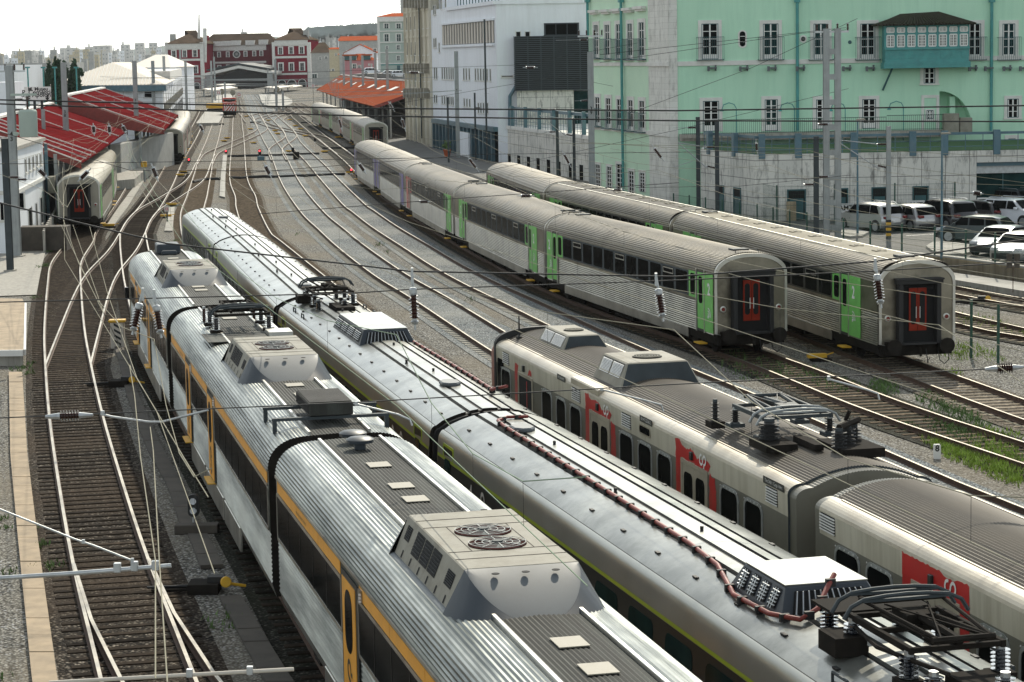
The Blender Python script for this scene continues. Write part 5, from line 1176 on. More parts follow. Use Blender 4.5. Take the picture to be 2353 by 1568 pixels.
def window(f, root, u0, z0, u1, z1, sur='stone_trim', fr='teal_frame', glass='glass_dark', sw=.22, cols=2, rows=3, rail=None, solid=0.0, sill=True, arch=False, bars='white_paint'):
    q = MB(); t = .07
    if sur:
        f.box(q, u0-sw, u0, z0, z1+sw, 0, t); f.box(q, u1, u1+sw, z0, z1+sw, 0, t); f.box(q, u0-.0, u1, z1, z1+sw, 0, t)
        if sill: f.box(q, u0-sw-.05, u1+sw+.05, z0-.12, z0, 0, t+.06)
        w = wb(q, 'window', sur, root)
    else: w = None
    q = MB(); f.box(q, u0, u1, z0, z1, -.02, .012); g = q.build('pane', glass)
    if w: sub(g, w)
    else: w = wchild(g, root); w.name = 'window'
    q = MB(); b = .05
    f.box(q, u0, u0+b, z0, z1, .012, .045); f.box(q, u1-b, u1, z0, z1, .012, .045); f.box(q, u0+b, u1-b, z1-b, z1, .012, .045); f.box(q, u0+b, u1-b, z0, z0+b, .012, .045)
    if fr: sub(q.build('frame', fr), w)
    q = MB(); um = (u0+u1)/2
    if cols > 1:
        for k in range(1, cols): uc = u0+(u1-u0)*k/cols; f.box(q, uc-.05, uc+.05, z0+b, z1-b, .012, .04)
        f.box(q, u0+b, u0+b+.06, z0+b, z1-b, .013, .036); f.box(q, u1-b-.06, u1-b, z0+b, z1-b, .013, .036)
    for k in range(1, rows): zc = z0+(z1-z0)*(solid+(1-solid)*k/rows); f.box(q, u0+b, u1-b, zc-.025, zc+.025, .014, .034)
    if solid: f.box(q, u0+b, u1-b, z0+b, z0+(z1-z0)*solid, .013, .033)
    if q.v: sub(q.build('glazing_bar', bars), w)
    if rail:
        h = rail; q = MB(); o = .35; a, c = u0-sw-.12, u1+sw+.12
        f.box(q, a, c, z0+h-.03, z0+h, o-.02, o+.02); f.box(q, a, c, z0-.06, z0-.02, 0.02, o+.03)
        n = int((c-a)/.13)
        for k in range(n+1): uu = a+(c-a)*k/n; q.tube([f.pt(uu, z0-.02, o), f.pt(uu, z0+h, o)], .014, 0, 4, caps=False)
        for uu in (a, c): f.box(q, uu-.015, uu+.015, z0+h-.03, z0+h, .02, o); f.box(q, uu-.015, uu+.015, z0-.02, z0+.02, .02, o)
        sub(q.build('balcony_rail', 'teal_frame'), w)
    return w
ctr = lambda r: r
# ---- mint building
YM = 165.0; mc = Wp(1541.5, 300, YM); ml = Wp(1355, 300, 184.0)
FR = Fac(mc, (mc.x+45, YM)); FL = Fac(ml, mc)
root = bld('mint_building', 'large mint green palace with stone corner and teal bay window above the car park', 'building', mc)
TOPZ = 24.0
az = FR.rect('c3', 1785, 612, 2005, 870); a0u, a0z, a1u, a1z = az
q = MB(); FR.box(q, 0, a0u, 0, TOPZ, -1.4, 0); FR.box(q, a1u+.02, 45, 0, TOPZ, -1.4, 0)
arc_ = [FR.pt(a0u+(a1u-a0u)*math.sin(R(t)), a0z+(a1z-a0z)*math.cos(R(t)), 0) for t in range(0, 91, 9)]
q.prism([FR.pt(a0u+.001, a1z, 0), *arc_[1:], FR.pt(a1u+.02, a0z, 0), FR.pt(a1u+.02, TOPZ, 0), FR.pt(a0u+.001, TOPZ, 0)], (0, 1.4, 0)); FR.box(q, a0u+.001, a1u+.018, 0, a0z-.3, -1.4, -.01)
w_ = wb(q, 'front_wall', 'mint_wall', root)
q = MB(); FR.box(q, 0, 45, 0, TOPZ, -22, -1.41); FR.box(q, a0u+(a1u-a0u)*.35, a0u+(a1u-a0u)*.52, a0z-.3, a1z-.4, -1.4, -.5); wb(q, 'rear_body', 'mint_wall', root)
q = MB(); P_ = [ml, mc, Vector((mc.x, mc.y+.005, 0)), Vector((mc.x+10, mc.y+23, 0)), Vector((ml.x+8, ml.y+14, 0))]
q.prism([(p.x+(.004 if i > 1 else 0), p.y+(.003 if i > 0 else 0), 0) for i, p in enumerate(P_)], (0, 0, TOPZ)); wb(q, 'side_wall', 'mint_wall_lit', root)
q = MB(); u0 = FL.uk('c2', 2187, 600)[0]; FL.box(q, u0, FL.L+.06, 0, TOPZ, 0, .12); FR.box(q, -.06, .5, 0, TOPZ, 0.001, .10)
wb(q, 'corner_pilaster', 'ashlar', root)
q = MB()
for y in (427, 880): z = FL.uk('c2', 2100, y+5)[1]; FL.box(q, 0, u0-.01, z-.13, z+.13, 0, .1); FL.box(q, u0-.05, FL.L+.1, z-.16, z+.16, .12, .24)
z = FR.uk('c3', 600, 420)[1]; e_ = FR.uk('c3', 1380, 420)[0]; FR.box(q, .51, e_, z-.16, z+.16, 0, .12); e_ = FR.uk('c3', 1960, 420)[0]; FR.box(q, e_, 45, z-.16, z+.16, 0, .12)
wb(q, 'string_course', 'stone_trim', root)
for x0, x1 in ((185, 298), (598, 702), (938, 1036), (1252, 1352), (1980, 2063), (2207, 2292)):
    a = FR.rect('c3', x0, 160, x1, 400); window(FR, root, a[0], a[1], a[2], a[3], sw=.24, cols=2, rows=4, rail=1.55, solid=.14, glass='glass_dark' if x0 in (185, 1252, 1980) else 'glass_teal')
for x0, x1, y0, y1 in ((195, 303, 680, 885), (610, 697, 670, 882), (955, 1040, 670, 870), (1265, 1357, 668, 866)):
    a = FR.rect('c3', x0, y0, x1, y1); window(FR, root, a[0], a[1], a[2], a[3], sw=.24, cols=2, rows=4, solid=.2, sill=False, glass='glass_teal' if x0 in (610,) else 'glass_dark')
for x0, y0, x1, y1, s_ in ((1678, 458, 1755, 562, .25), (1697, 742, 1743, 802, .08), (2240, 665, 2316, 792, .22), (2247, 932, 2295, 985, .25)):
    a = FR.rect('c3', x0, y0, x1, y1); window(FR, root, *a, sw=s_, cols=2, rows=3)
a = FR.rect('c3', 1662, 640, 1782, 880); q = MB(); FR.box(q, a[0], a[0]+.2, a[1], a[3], 0, .06); FR.box(q, a[2]-.2, a[2], a[1], a[3], 0, .06); FR.box(q, a[0]+.2, a[2]-.2, a[3]-.2, a[3], 0, .06); wb(q, 'blind_window', 'stone_trim', root)
for cx_, cy_, rx, rz, mt, st in ((460, 263, .2, .52, 'glass_dark', 1.35), (868, 263, .15, .16, 'glass_dark', .35), (1182, 285, .0, .0, None, 0)):
    u, z = FR.uk('c3', cx_, cy_); q = MB()
    if mt:
        out = [(u+(rx+.11)*math.cos(R(t)), z+(rz-rx)*(1 if math.sin(R(t)) >= 0 else -1)+(rx+.11)*math.sin(R(t))) for t in range(0, 360, 20)]
        inn = [(u+rx*math.cos(R(t)), z+(rz-rx)*(1 if math.sin(R(t)) >= 0 else -1)+rx*math.sin(R(t))) for t in range(0, 360, 20)]
        q.prism([FR.pt(a_, b_, .0) for a_, b_ in out], FR.n*.06); o = wb(q, 'oval_window', 'stone_trim', root)
        q = MB(); q.prism([FR.pt(a_, b_, .061) for a_, b_ in inn], FR.n*.01); sub(q.build('pane', mt), o)
        q = MB(); FR.box(q, u-rx*.8, u+rx*.8, z+rz*.3, z+rz*.38, .07, .09); FR.box(q, u-rx*.8, u+rx*.8, z-rz*.42, z-rz*.34, .07, .09); sub(q.build('glazing_bar', 'white_paint'), o)
    else: q.lathe([(.12, 0), (.13, .02), (.11, .03)], FR.pt(u, z, 0), 0, 16, FR.n); wb(q, 'wall_vent', 'teal_frame', root)
q = MB()
for k_, x, y1, f in (('c3', 826, 880, FR), ('c3', 2132, 880, FR), ('c2', 1783, 240, FL), ('c2', 2009, 1300, FL)):
    u = f.uk(k_, x, 100)[0]; z0 = f.uk(k_, x, y1)[1]; q.tube([f.pt(u, TOPZ-1, .22), f.pt(u, z0, .22)], .11, 0, 8)
    zz = f.uk(k_, x, 8)[1]; f.box(q, u-.2, u+.2, zz-.1, zz+.3, .05, .4)
wb(q, 'downpipe', 'teal_wood', root, smooth=40)
q = MB()
for x in (255, 468, 657, 848, 1158, 1316, 2005, 2110, 2235, 2345): u, z = FR.uk('c3', x, 458); FR.box(q, u-.3, u+.3, z-.05, z+.05, .1, .5); FR.box(q, u-.36, u-.2, z-.22, z+.12, .4, .62); FR.box(q, u+.2, u+.3, z-.2, z+.2, 0, .2)
wb(q, 'bracket_lamp', 'unit_pale', root)
q = MB()
for x, y in ((365, 700), (755, 700), (1095, 700), (1485, 690)):
    u, z = FR.uk('c3', x, y); q.tube([FR.pt(u+.5, z-3.4, .6), FR.pt(u+.5, z-.3, .6), FR.pt(u+.35, z-.02, .6), FR.pt(u, z+.1, .6), FR.pt(u-.4, z-.05, .6), FR.pt(u-.5, z-.35, .6)], .035, 0, 5); q.lathe([(.05, 0), (.16, -.14), (.12, -.16)], FR.pt(u-.5, z-.33, .6), 0, 8)
wb(q, 'swan_neck_lamp', 'teal_wood', root)
# teal bay window
b0, bz0, b1, bz1 = FR.rect('c3', 1397, 172, 1955, 445); bay = MB(); FR.box(bay, b0, b1, bz0, bz1, .1, 1.5); 
by = wb(bay, 'bay_window', 'teal_wood', root)
_, zm = FR.uk('c3', 1600, 325); _, zu = FR.uk('c3', 1600, 228); q = MB(); g_ = MB(); wbx = MB(); nB = 8
for k in range(nB):
    u0 = b0+(b1-b0)*k/nB+.12; u1 = b0+(b1-b0)*(k+1)/nB-.12
    for z0, z1, cs, rs in ((zm+.12, zu-.1, 4, 4), (zu+.1, bz1-.15, 5, 3)):
        FR.box(g_, u0, u1, z0, z1, 1.5, 1.51)
        for i in range(cs+1): uu = u0+(u1-u0)*i/cs; w2 = .045 if i in (0, cs, cs//2) else .02; FR.box(wbx, uu-w2, uu+w2, z0, z1, 1.51, 1.55)
        for i in range(rs+1): zz = z0+(z1-z0)*i/rs; w2 = .045 if i in (0, rs) else .02; FR.box(wbx, u0, u1, zz-w2, zz+w2, 1.512, 1.545)
    FR.box(q, u0+.1, u1-.1, bz0+.55, zm-.25, 1.5, 1.53); FR.box(q, u0+.25, u1-.25, bz0+.7, zm-.4, 1.53, 1.55)
    FR.box(q, u0-.2, u0-.06, zm, bz1, 1.5, 1.58)
FR.box(q, b0-.1, b1+.1, bz0-.12, bz0+.28, .1, 1.62); FR.box(q, b0-.05, b1+.05, zm-.1, zm+.06, 1.5, 1.62)
sub(g_.build('pane', 'glass_dark'), by); sub(wbx.build('glazing_bar', 'white_paint'), by); sub(q.build('panelling', 'teal_wood'), by)
r0 = FR.uk('c3', 1372, 168); r1 = FR.uk('c3', 1966, 168); t0 = FR.uk('c3', 1525, 96); t1 = FR.uk('c3', 1775, 80); zr = bz1+.02
q = MB(); E_ = [FR.pt(b0-.7, zr, 0), FR.pt(b0-.7, zr, 2.1), FR.pt(b1+.35, zr, 2.1), FR.pt(b1+.35, zr, 0)]; T_ = [FR.pt(t0[0], t0[1]-.1, .02), FR.pt(t1[0], t1[1]-.1, .02)]
q.add([*E_, *T_], [[0, 1, 4], [1, 2, 5, 4], [2, 3, 5], [0, 3, 2, 1]])
q2 = MB()
for k in range(30):
    t = k/29; a = E_[1].lerp(E_[2], t); b = T_[0].lerp(T_[1], t); q2.tube([a+Vector((0, -.02, .03)), b+Vector((0, 0, .06))], .075, 0, 5)
for k in range(6):
    t = k/6; a = E_[0].lerp(E_[1], t); q2.tube([a+Vector((-.02, 0, .03)), T_[0]], .07, 0, 5); a = E_[3].lerp(E_[2], t); q2.tube([a+Vector((.02, 0, .03)), T_[1]], .07, 0, 5)
rf = wb(q, 'bay_roof', 'old_tile', root); sub(q2.build('tile_row', 'old_tile'), rf)
q = MB(); u, z = FR.uk('c3', 1440, 520); q.tube([FR.pt(u+.4, z+1.2, .9), FR.pt(u-.4, z-.9, .1)], .07, 0, 6); wb(q, 'brace', 'teal_frame', root)
# left face windows
for x0, x1, y0, y1 in ((1812, 1840, 170, 392), (1886, 1916, 168, 396), (1961, 1994, 164, 398), (2038, 2069, 160, 400), (2114, 2149, 151, 400)):
    a = FL.rect('c2', x0, y0, x1, y1); window(FL, root, *a, sw=.28, cols=2, rows=4, rail=1.5, solid=.12, glass='glass_teal')
    q = MB(); FL.box(q, a[0]-.45, a[2]+.45, a[3]+.95, a[3]+1.15, 0, .4); FL.box(q, a[0]-.35, a[2]+.35, a[3]+.8, a[3]+.95, 0, .25); wb(q, 'window_cornice', 'stone_trim', root)
for x0, x1, y0, y1 in ((1821, 1850, 655, 850), (1893, 1923, 662, 862), (1968, 2001, 669, 870), (2044, 2074, 675, 880), (2118, 2151, 680, 888)):
    a = FL.rect('c2', x0, y0, x1, y1); window(FL, root, *a, sw=.28, cols=2, rows=4, rail=1.4, solid=.14)
for x0, x1, y0, y1 in ((1823, 1853, 1108, 1262), (1900, 1928, 1122, 1278), (1965, 2010, 1105, 1290), (2047, 2080, 1152, 1312), (2120, 2152, 1163, 1290)):
    a = FL.rect('c2', x0, y0, x1, y1); window(FL, root, *a, sw=.2, cols=2, rows=6, sill=False)
# ---- balcony terrace and its railing
q = MB(); zb = FR.uk('c3', 600, 892)[1]; FR.box(q, .6, a0u+.3, zb-.25, zb, .01, 2.0); FR.box(q, .6, a0u+.3, zb-.45, zb-.26, .01, 1.7); wb(q, 'balcony', 'concrete', root)
def railing(f, u0, u1, z0, z1, o, name, label, matn='fence_green', pitch=.14, r_=.013):
    rt = bld(name, label, 'railing', f.pt(u0, 0, o)); q = MB(); f.box(q, u0, u1, z1-.04, z1, o-.025, o+.025); f.box(q, u0, u1, z0+.06, z0+.09, o-.015, o+.015); wchild(q.build('hand_rail', matn), rt)
    q = MB(); n = int((u1-u0)/pitch)
    for k in range(n+1): uu = u0+(u1-u0)*k/n; q.tube([f.pt(uu, z0, o), f.pt(uu, z1-.04, o)], r_, 0, 4, caps=False)
    wchild(q.build('bars', matn), rt); return rt
ur0 = .65; ur1 = FR.uk('c3', 1400, 850)[0]; ur2 = FR.uk('c3', 1805, 850)[0]
railing(FR, ur0, ur1-.05, zb, zb+1.0, 1.9, 'balcony_railing', 'long dark green railing of the mint building balcony below the lower windows')
railing(FR, ur1, ur2, zb+.05, zb+1.1, 2.0, 'balcony_railing', 'short dark green railing section under the bay window beside the white cabinet')
u, z = FR.uk('c3', 1865, 860); q = MB(); FR.box(q, u-.95, u+.1, zb-.3, zb+1.15, 1.6, 2.4); FR.box(q, u+.15, u+1.0, zb-.3, zb+.85, 1.7, 2.4); tag(q.build('utility_cabinet', 'unit_white', bevel=.05), 'white weathered cabinet block at the end of the balcony railing under the arch', 'cabinet')
# ---- stone annex with turf roof
YA = 146.0; ac = Wp(*K('c3', 545, 1300), YA); al = Wp(*K('c3', 180, 1200), 155.7); ar = Wp(*K('c3', 2033, 1200), YA+.5); zA = 4.97
FA = Fac(ac, ar); FB = Fac(al, ac)
root = bld('stone_annex', 'low streaky stone panelled annex with dark doorways behind the parked cars', 'building', ac)
q = MB(); pts = [al, ac, ar, Vector((ar.x+.2, YM-.7, 0)), Vector((al.x+1, YM-.7, 0))]; q.prism([(p.x, p.y, 0) for p in pts], (0, 0, zA)); wb(q, 'wall', 'panel_wall', root)
q = MB(); q.prism([(al.x+.3, al.y+.3, zA+.004), (ac.x+.1, ac.y+.4, zA+.004), (ar.x+30, ar.y+.4, zA+.004), (ar.x+30, YM-2.2, zA+.004), (al.x+1.2, YM-2.2, zA+.004)], (0, 0, .03)); wb(q, 'turf_roof', 'turf', root)
q = MB(); FA.box(q, FA.L+.02, FA.L+30, zA-.75, zA, -.6, 0); FA.box(q, FA.L+.02, FA.L+30, 0, zA-.75, -16, -3.5); wb(q, 'garage_wall', 'panel_wall', root)
q = MB(); z0 = FA.uk('c3', 2150, 1170)[1]; FA.box(q, FA.L+.02, FA.L+30, z0, zA-1.0, -.9, -.8); o = wb(q, 'roller_shutter', 'pole_grey', root)
q = MB()
for k in range(14): z = z0+(zA-1.0-z0)*k/14; FA.box(q, FA.L+.03, FA.L+30, z, z+.04, -.8, -.78)
sub(q.build('slat', 'zinc'), o)
q = MB(); FA.box(q, FA.L+.02, FA.L+30, zA-1.0, zA-.76, -.7, -.4); wb(q, 'lintel', 'blue_steel', root)
q = MB(); FA.box(q, FA.L+.02, FA.L+30, CPZ, z0, -1.2, -1.1); o = wb(q, 'glass_wall', 'glass_teal', root)
q = MB()
for k in range(14): FA.box(q, FA.L+k*1.9, FA.L+k*1.9+.06, CPZ, z0, -1.1, -1.05)
sub(q.build('mullion', 'teal_frame'), o)
for f, l in ((FA, ((768, 878, 1281), (1105, 1163, 1273), (1336, 1426, 1266), (1611, 1703, 1259))), (FB, ((305, 334, 1256), (405, 449, 1273)))):
    for x0, x1, y0 in l:
        u0 = f.uk('c3', x0, y0)[0]; u1, z1 = f.uk('c3', x1, y0); q = MB(); f.box(q, u0, u1, 0.2, z1, .002, .012); d_ = wb(q, 'doorway', 'interior_black', root)
        q = MB(); f.box(q, u0+.08, u1-.08, .9, z1-.5, .013, .03); f.box(q, u0-.08, u0, .3, z1+.08, .0, .06); f.box(q, u1, u1+.08, .3, z1+.08, 0, .06); f.box(q, u0, u1, z1, z1+.08, 0, .06)
        sub(q.build('door_frame', 'teal_frame'), d_)
# blue steel guard on the annex edge
def guard(f, u0, u1, z0, label, posts, h=1.15, beam=.16, group=None):
    rt = bld('steel_guard', label, 'guard rail', f.pt(u0, 0)); q = MB(); f.box(q, u0, u1, z0+h-beam, z0+h, -.35, -.2); f.box(q, u0, u1, z0+.25, z0+.29, -.3, -.26); f.box(q, u0, u1, z0+.6, z0+.64, -.3, -.26); wchild(q.build('beam', 'blue_steel'), rt)
    for p in posts: q = MB(); f.box(q, p-.2, p+.2, z0-.25, z0+h+.12, -.2, .12); wchild(q.build('post', 'blue_steel'), rt)
    q = MB(); n = int((u1-u0)/1.1)
    for k in range(n): uu = u0+(u1-u0)*k/n; f.box(q, uu-.02, uu+.02, z0, z0+h-beam, -.3, -.26)
    wchild(q.build('baluster', 'blue_steel'), rt)
pu = lambda f, *xs: [f.uk('c3', x, 950)[0] for x in xs]
guard(FA, 0, FA.L+28, zA, 'blue grey steel guard beam with thick posts along the top of the annex', pu(FA, 590, 835, 1210, 1605, 1820, 2170))
guard(FB, 0, FB.L-.05, zA, 'short angled blue grey guard at the left end of the annex top', pu(FB, 235, 405))
# ---- white building
YW = 254.0; wc = Wp(1143, 200, YW); wl = Wp(*K('c2', 722, 600), 296.0)
FW_ = Fac(wc, (wc.x+12, YW)); FV = Fac(wl, wc)
root = bld('white_building', 'tall white building with dark louvred box and ribbon window left of the mint building', 'building', wc)
zL = 17.2; q = MB(); q.prism([(wl.x, wl.y, 0), (wc.x, wc.y, 0), (wc.x+13, wc.y, 0), (wc.x+20, wc.y+45, 0)], (0, 0, zL)); q.prism([(wl.x+.5, wl.y+3, zL), (wc.x+2.8, wc.y+2.5, zL), (wc.x+13, wc.y+2.5, zL), (wc.x+20, wc.y+45, zL)], (0, 0, 9)); wb(q, 'wall', 'white_wall', root)
q = MB(); FV.box(q, FV.L*.28, FV.L, zL-.35, zL+.05, 0, .3); FW_.box(q, -.3, 13, zL-.35, zL+.05, 0.002, .3); wb(q, 'cornice', 'white_wall', root)
q = MB(); zz0 = zL+.05
for k in range(14): u = FV.L*(.42+.045*k); FV.box(q, u, u+.07, zz0, zz0+1.3, -.3, -.2)
FV.box(q, FV.L*.4, FV.L, zz0+1.25, zz0+1.35, -.32, -.18); wb(q, 'terrace_rail', 'teal_frame', root)
a = FV.rect('c2', 785, 150, 1140, 300); ul, zt = FV.uk('c2', 787, 185); ur, zt2 = FV.uk('c2', 1137, 122); zb_ = FV.uk('c2', 960, 298)[1]; zb2 = FV.uk('c2', 1137, 284)[1]
q = MB(); FV.box(q, ul, ur, zb_, zt2-.25, -.0, .02); o = wb(q, 'ribbon_window', 'slat_steel', root)
q = MB(); n = 19
for k in range(n): u = ul+(ur-ul)*(k+.45)/n; FV.box(q, u, u+(ur-ul)/n*.5, zb_+.05, zt2-.3, .02, .12)
sub(q.build('fin', 'beige_sheet'), o); q = MB(); FV.box(q, ul-.2, ur+.2, zb_-.3, zb_-.05, 0, .3); FV.box(q, ul-.2, ur+.2, zt2-.24, zt2-.0, 0, .3); sub(q.build('sill', 'white_wall'), o)
xs_ = [738, 752, 790, 806, 821, 836, 850, 863, 935, 952, 972, 1013, 1031, 1049, 1067, 1092, 1113]
def slot(f, root, k_, x0, y0, x1, y1, m='glass_dark', s_='stone_trim'):
    a = f.rect(k_, x0, y0, x1, y1); q = MB(); f.box(q, a[0], a[2], a[1], a[3], -.0, .012); w = wb(q, 'window', m, root)
    q = MB(); f.box(q, a[0]-.1, a[2]+.1, a[1]-.15, a[1], 0, .14); f.box(q, a[0]-.1, a[0], a[1], a[3]+.1, 0, .05); f.box(q, a[2], a[2]+.1, a[1], a[3]+.1, 0, .05); sub(q.build('frame', s_), w)
for x in xs_: dy = (x-735)*.03; slot(FV, root, 'c2', x-3.5, 455+dy, x+3.5, 530+dy*1.2, 'glass_teal')
for x in xs_[:8]+[938, 956, 975]: dy = (x-735)*.12; slot(FV, root, 'c2', x-3.5, 640+dy, x+3.5, 690+dy, 'glass_teal')
for x in (1033, 1050, 1068, 1095): slot(FV, root, 'c2', x-3.5, 695, x+3.5, 760, 'glass_teal')
for x, y in ((735, 260), (747, 258), (770, 290), (733, 40), (743, 38), (783, 0), (812, 0)): slot(FV, root, 'c2', x-4, y, x+4, y+60, 'glass_teal')
u0, _ = FV.uk('c2', 742, 900); q = MB(); zg0 = FV.uk('c2', 760, 790)[1]; FV.box(q, u0, FV.L-.1, zg0-.7, zg0-.2, 0, .5); 
for k in range(17): u = u0+(FV.L-u0)*k/17; FV.box(q, u, u+.55, 0, zg0-.7, 0, .4)
wb(q, 'shopfront_column', 'blue_steel', root); q = MB(); FV.box(q, u0, FV.L-.1, 0, zg0-.7, 0, .02); wb(q, 'shopfront_glass', 'glass_dark', root)
a = FV.rect('c2', 940, 890, 1000, 1060); q = MB(); FV.box(q, a[0], a[2], 0, a[3], .4, .62); wb(q, 'entrance_portal', 'white_wall', root)
window(FW_, root, *FW_.rect('c2', 1477, 160, 1703, 236), sur='pole_dark', sw=.08, fr='pole_dark', cols=3, rows=1, glass='glass_dark', bars='pole_dark')
for x0 in (1286, 1348): slot(FW_, root, 'c2', x0, 215, x0+27, 246)
for x0 in (1188,): slot(FW_, root, 'c2', x0, 510, x0+74, 518, 'slab_dark')
a = FW_.rect('c2', 1277, 246, 1800, 603); q = MB(); FW_.box(q, a[0]+.05, a[2], a[1], a[3], .05, 1.6); lb = wb(q, 'louvre_box', 'interior_black', root)
q = MB(); n = 27
for k in range(n+1): z = a[1]+(a[3]-a[1])*k/n; FW_.box(q, a[0], a[2], z-.05, z+.06, 1.62, 1.78); FW_.box(q, a[0]-.12, a[0]-.02, z-.05, z+.06, .1, 1.7)
sub(q.build('louvre_slat', 'slat_steel'), lb); q = MB()
for k in range(7): u = a[0]+(a[2]-a[0])*k/6.0; FW_.box(q, u-.06, u+.06, a[1], a[3], 1.6, 1.66)
sub(q.build('upright', 'slat_steel'), lb)
a = FW_.rect('c2', 1292, 605, 1671, 860); q = MB(); FW_.box(q, a[0], a[2], a[1], a[3]-.01, .05, 1.3); wb(q, 'stone_block', 'panel_wall', root)
a = FW_.rect('c2', 1672, 612, 1800, 880); q = MB(); FW_.box(q, a[0], a[2], a[1], a[3], .05, 1.1); wb(q, 'glass_wall', 'glass_teal', root)
a = FW_.rect('c2', 1262, 375, 1290, 860); q = MB(); q.tube([FW_.pt(a[0]+.5, a[3], .5), FW_.pt(a[0]+.7, a[1]+5, .5), FW_.pt(a[0]-.3, a[1]+3.4, .5), FW_.pt(a[0]-.4, a[1], .5)], .22, 0, 6); wb(q, 'duct', 'blue_steel', root)
# terrace wall in front
tl = Wp(*K('c2', 1228, 900), 246.0); tr = Wp(*K('c2', 1757, 950), 212.0); tr2 = tr+(tr-tl)*.35; FT = Fac(tl, tr2); hT = 4.1
root = bld('terrace_wall', 'white retaining wall with a row of slit windows in front of the white building', 'wall', tl)
q = MB(); q.prism([(tl.x, tl.y, 0), (tr2.x, tr2.y, 0), (tr2.x+9, tr2.y+6, 0), (tl.x+10, tl.y+4, 0)], (0, 0, hT)); wb(q, 'wall_body', 'panel_wall', root)
q = MB(); FT.box(q, -.1, FT.L, hT-.3, hT+.05, .002, .12); wb(q, 'coping', 'stone_trim', root)
for x0, x1, y0, y1 in ((1232, 1253, 1040, 1100), (1293, 1317, 1047, 1112), (1358, 1383, 1055, 1135), (1423, 1448, 1065, 1155), (1492, 1518, 1075, 1175), (1560, 1588, 1087, 1197), (1640, 1663, 1100, 1222), (1712, 1740, 1110, 1235)):
    slot(FT, root, 'c2', x0, y0, x1, y1, 'glass_dark')
guard(FT, 0, FT.L, hT, 'blue grey steel guard on the terrace wall of the white building', [FT.uk('c2', x, 830)[0] for x in (1255, 1345, 1438, 1532, 1640, 1735)], 2.0, .3)
q = MB(); u, _z = FT.uk('c2', 1612, 800); b_ = FT.pt(u, hT, -3); q.tube([b_, b_+Vector((0, 0, 1.6))], .1, 0, 6)
rnd = random.Random(3)
def twig(p, d, l, r, n):
    e = p+d*l; q.tube([p, e], r, 0, 4, r2=r*.6, caps=False)
    if n:
        for _ in range(3): twig(e, (d+Vector((rnd.uniform(-.8, .8), rnd.uniform(-.8, .8), rnd.uniform(-.1, .6)))).normalized(), l*.68, r*.6, n-1)
twig(b_+Vector((0, 0, 1.4)), Vector((0, 0, 1)), .9, .07, 4); rt = bld('bare_tree', 'small bare winter tree on the terrace of the white building', 'tree', b_); wchild(q.build('branches', 'bark'), rt)
# ---- cream block behind
c0 = wl; c1 = Wp(*K('c2', 552, 600), 322.0); FC = Fac(c1, c0)
root = bld('cream_apartment_block', 'tall cream apartment block with rows of narrow windows and air conditioners', 'building', c1)
q = MB(); q.prism([(c1.x, c1.y, 0), (c0.x-.02, c0.y-.02, 0), (c0.x+18, c0.y+20, 0), (c1.x+16, c1.y+12, 0)], (0, 0, 30)); wb(q, 'wall', 'cream_wall', root)
q = MB()
for k in range(7): FC.box(q, FC.L*k/6-.12, FC.L*k/6+.12, 0, 30, 0, .3)
for k in range(8): FC.box(q, 0, FC.L, 3.9+k*3.35, 4.1+k*3.35, 0, .15)
wb(q, 'pier', 'cream_wall', root)
for k in range(6):
    for j in range(7):
        for e in (.3, .62):
            u = FC.L*(k+e)/6; z = 5.0+j*3.35; q = MB(); FC.box(q, u-.28, u+.28, z, z+1.7, 0, .012); w = wb(q, 'window', 'glass_dark' if (k+j) % 3 else 'glass_teal', root)
            q = MB(); FC.box(q, u-.36, u+.36, z-.12, z, 0, .16); sub(q.build('sill', 'stone_trim'), w)
for yy in (455, 620, 15):
    for k in range(8): u, z = FC.uk('c2', 562+k*20, yy); q = MB(); FC.box(q, u-.42, u+.42, z-.75, z+.5, .15, .75); wb(q, 'air_conditioner', 'unit_white', root)
u, _z = FC.uk('c2', 655, 200); q = MB(); q.tube([FC.pt(u, 1, .4), FC.pt(u, 29, .4)], .09, 0, 5); wb(q, 'downpipe', 'pole_dark', root)
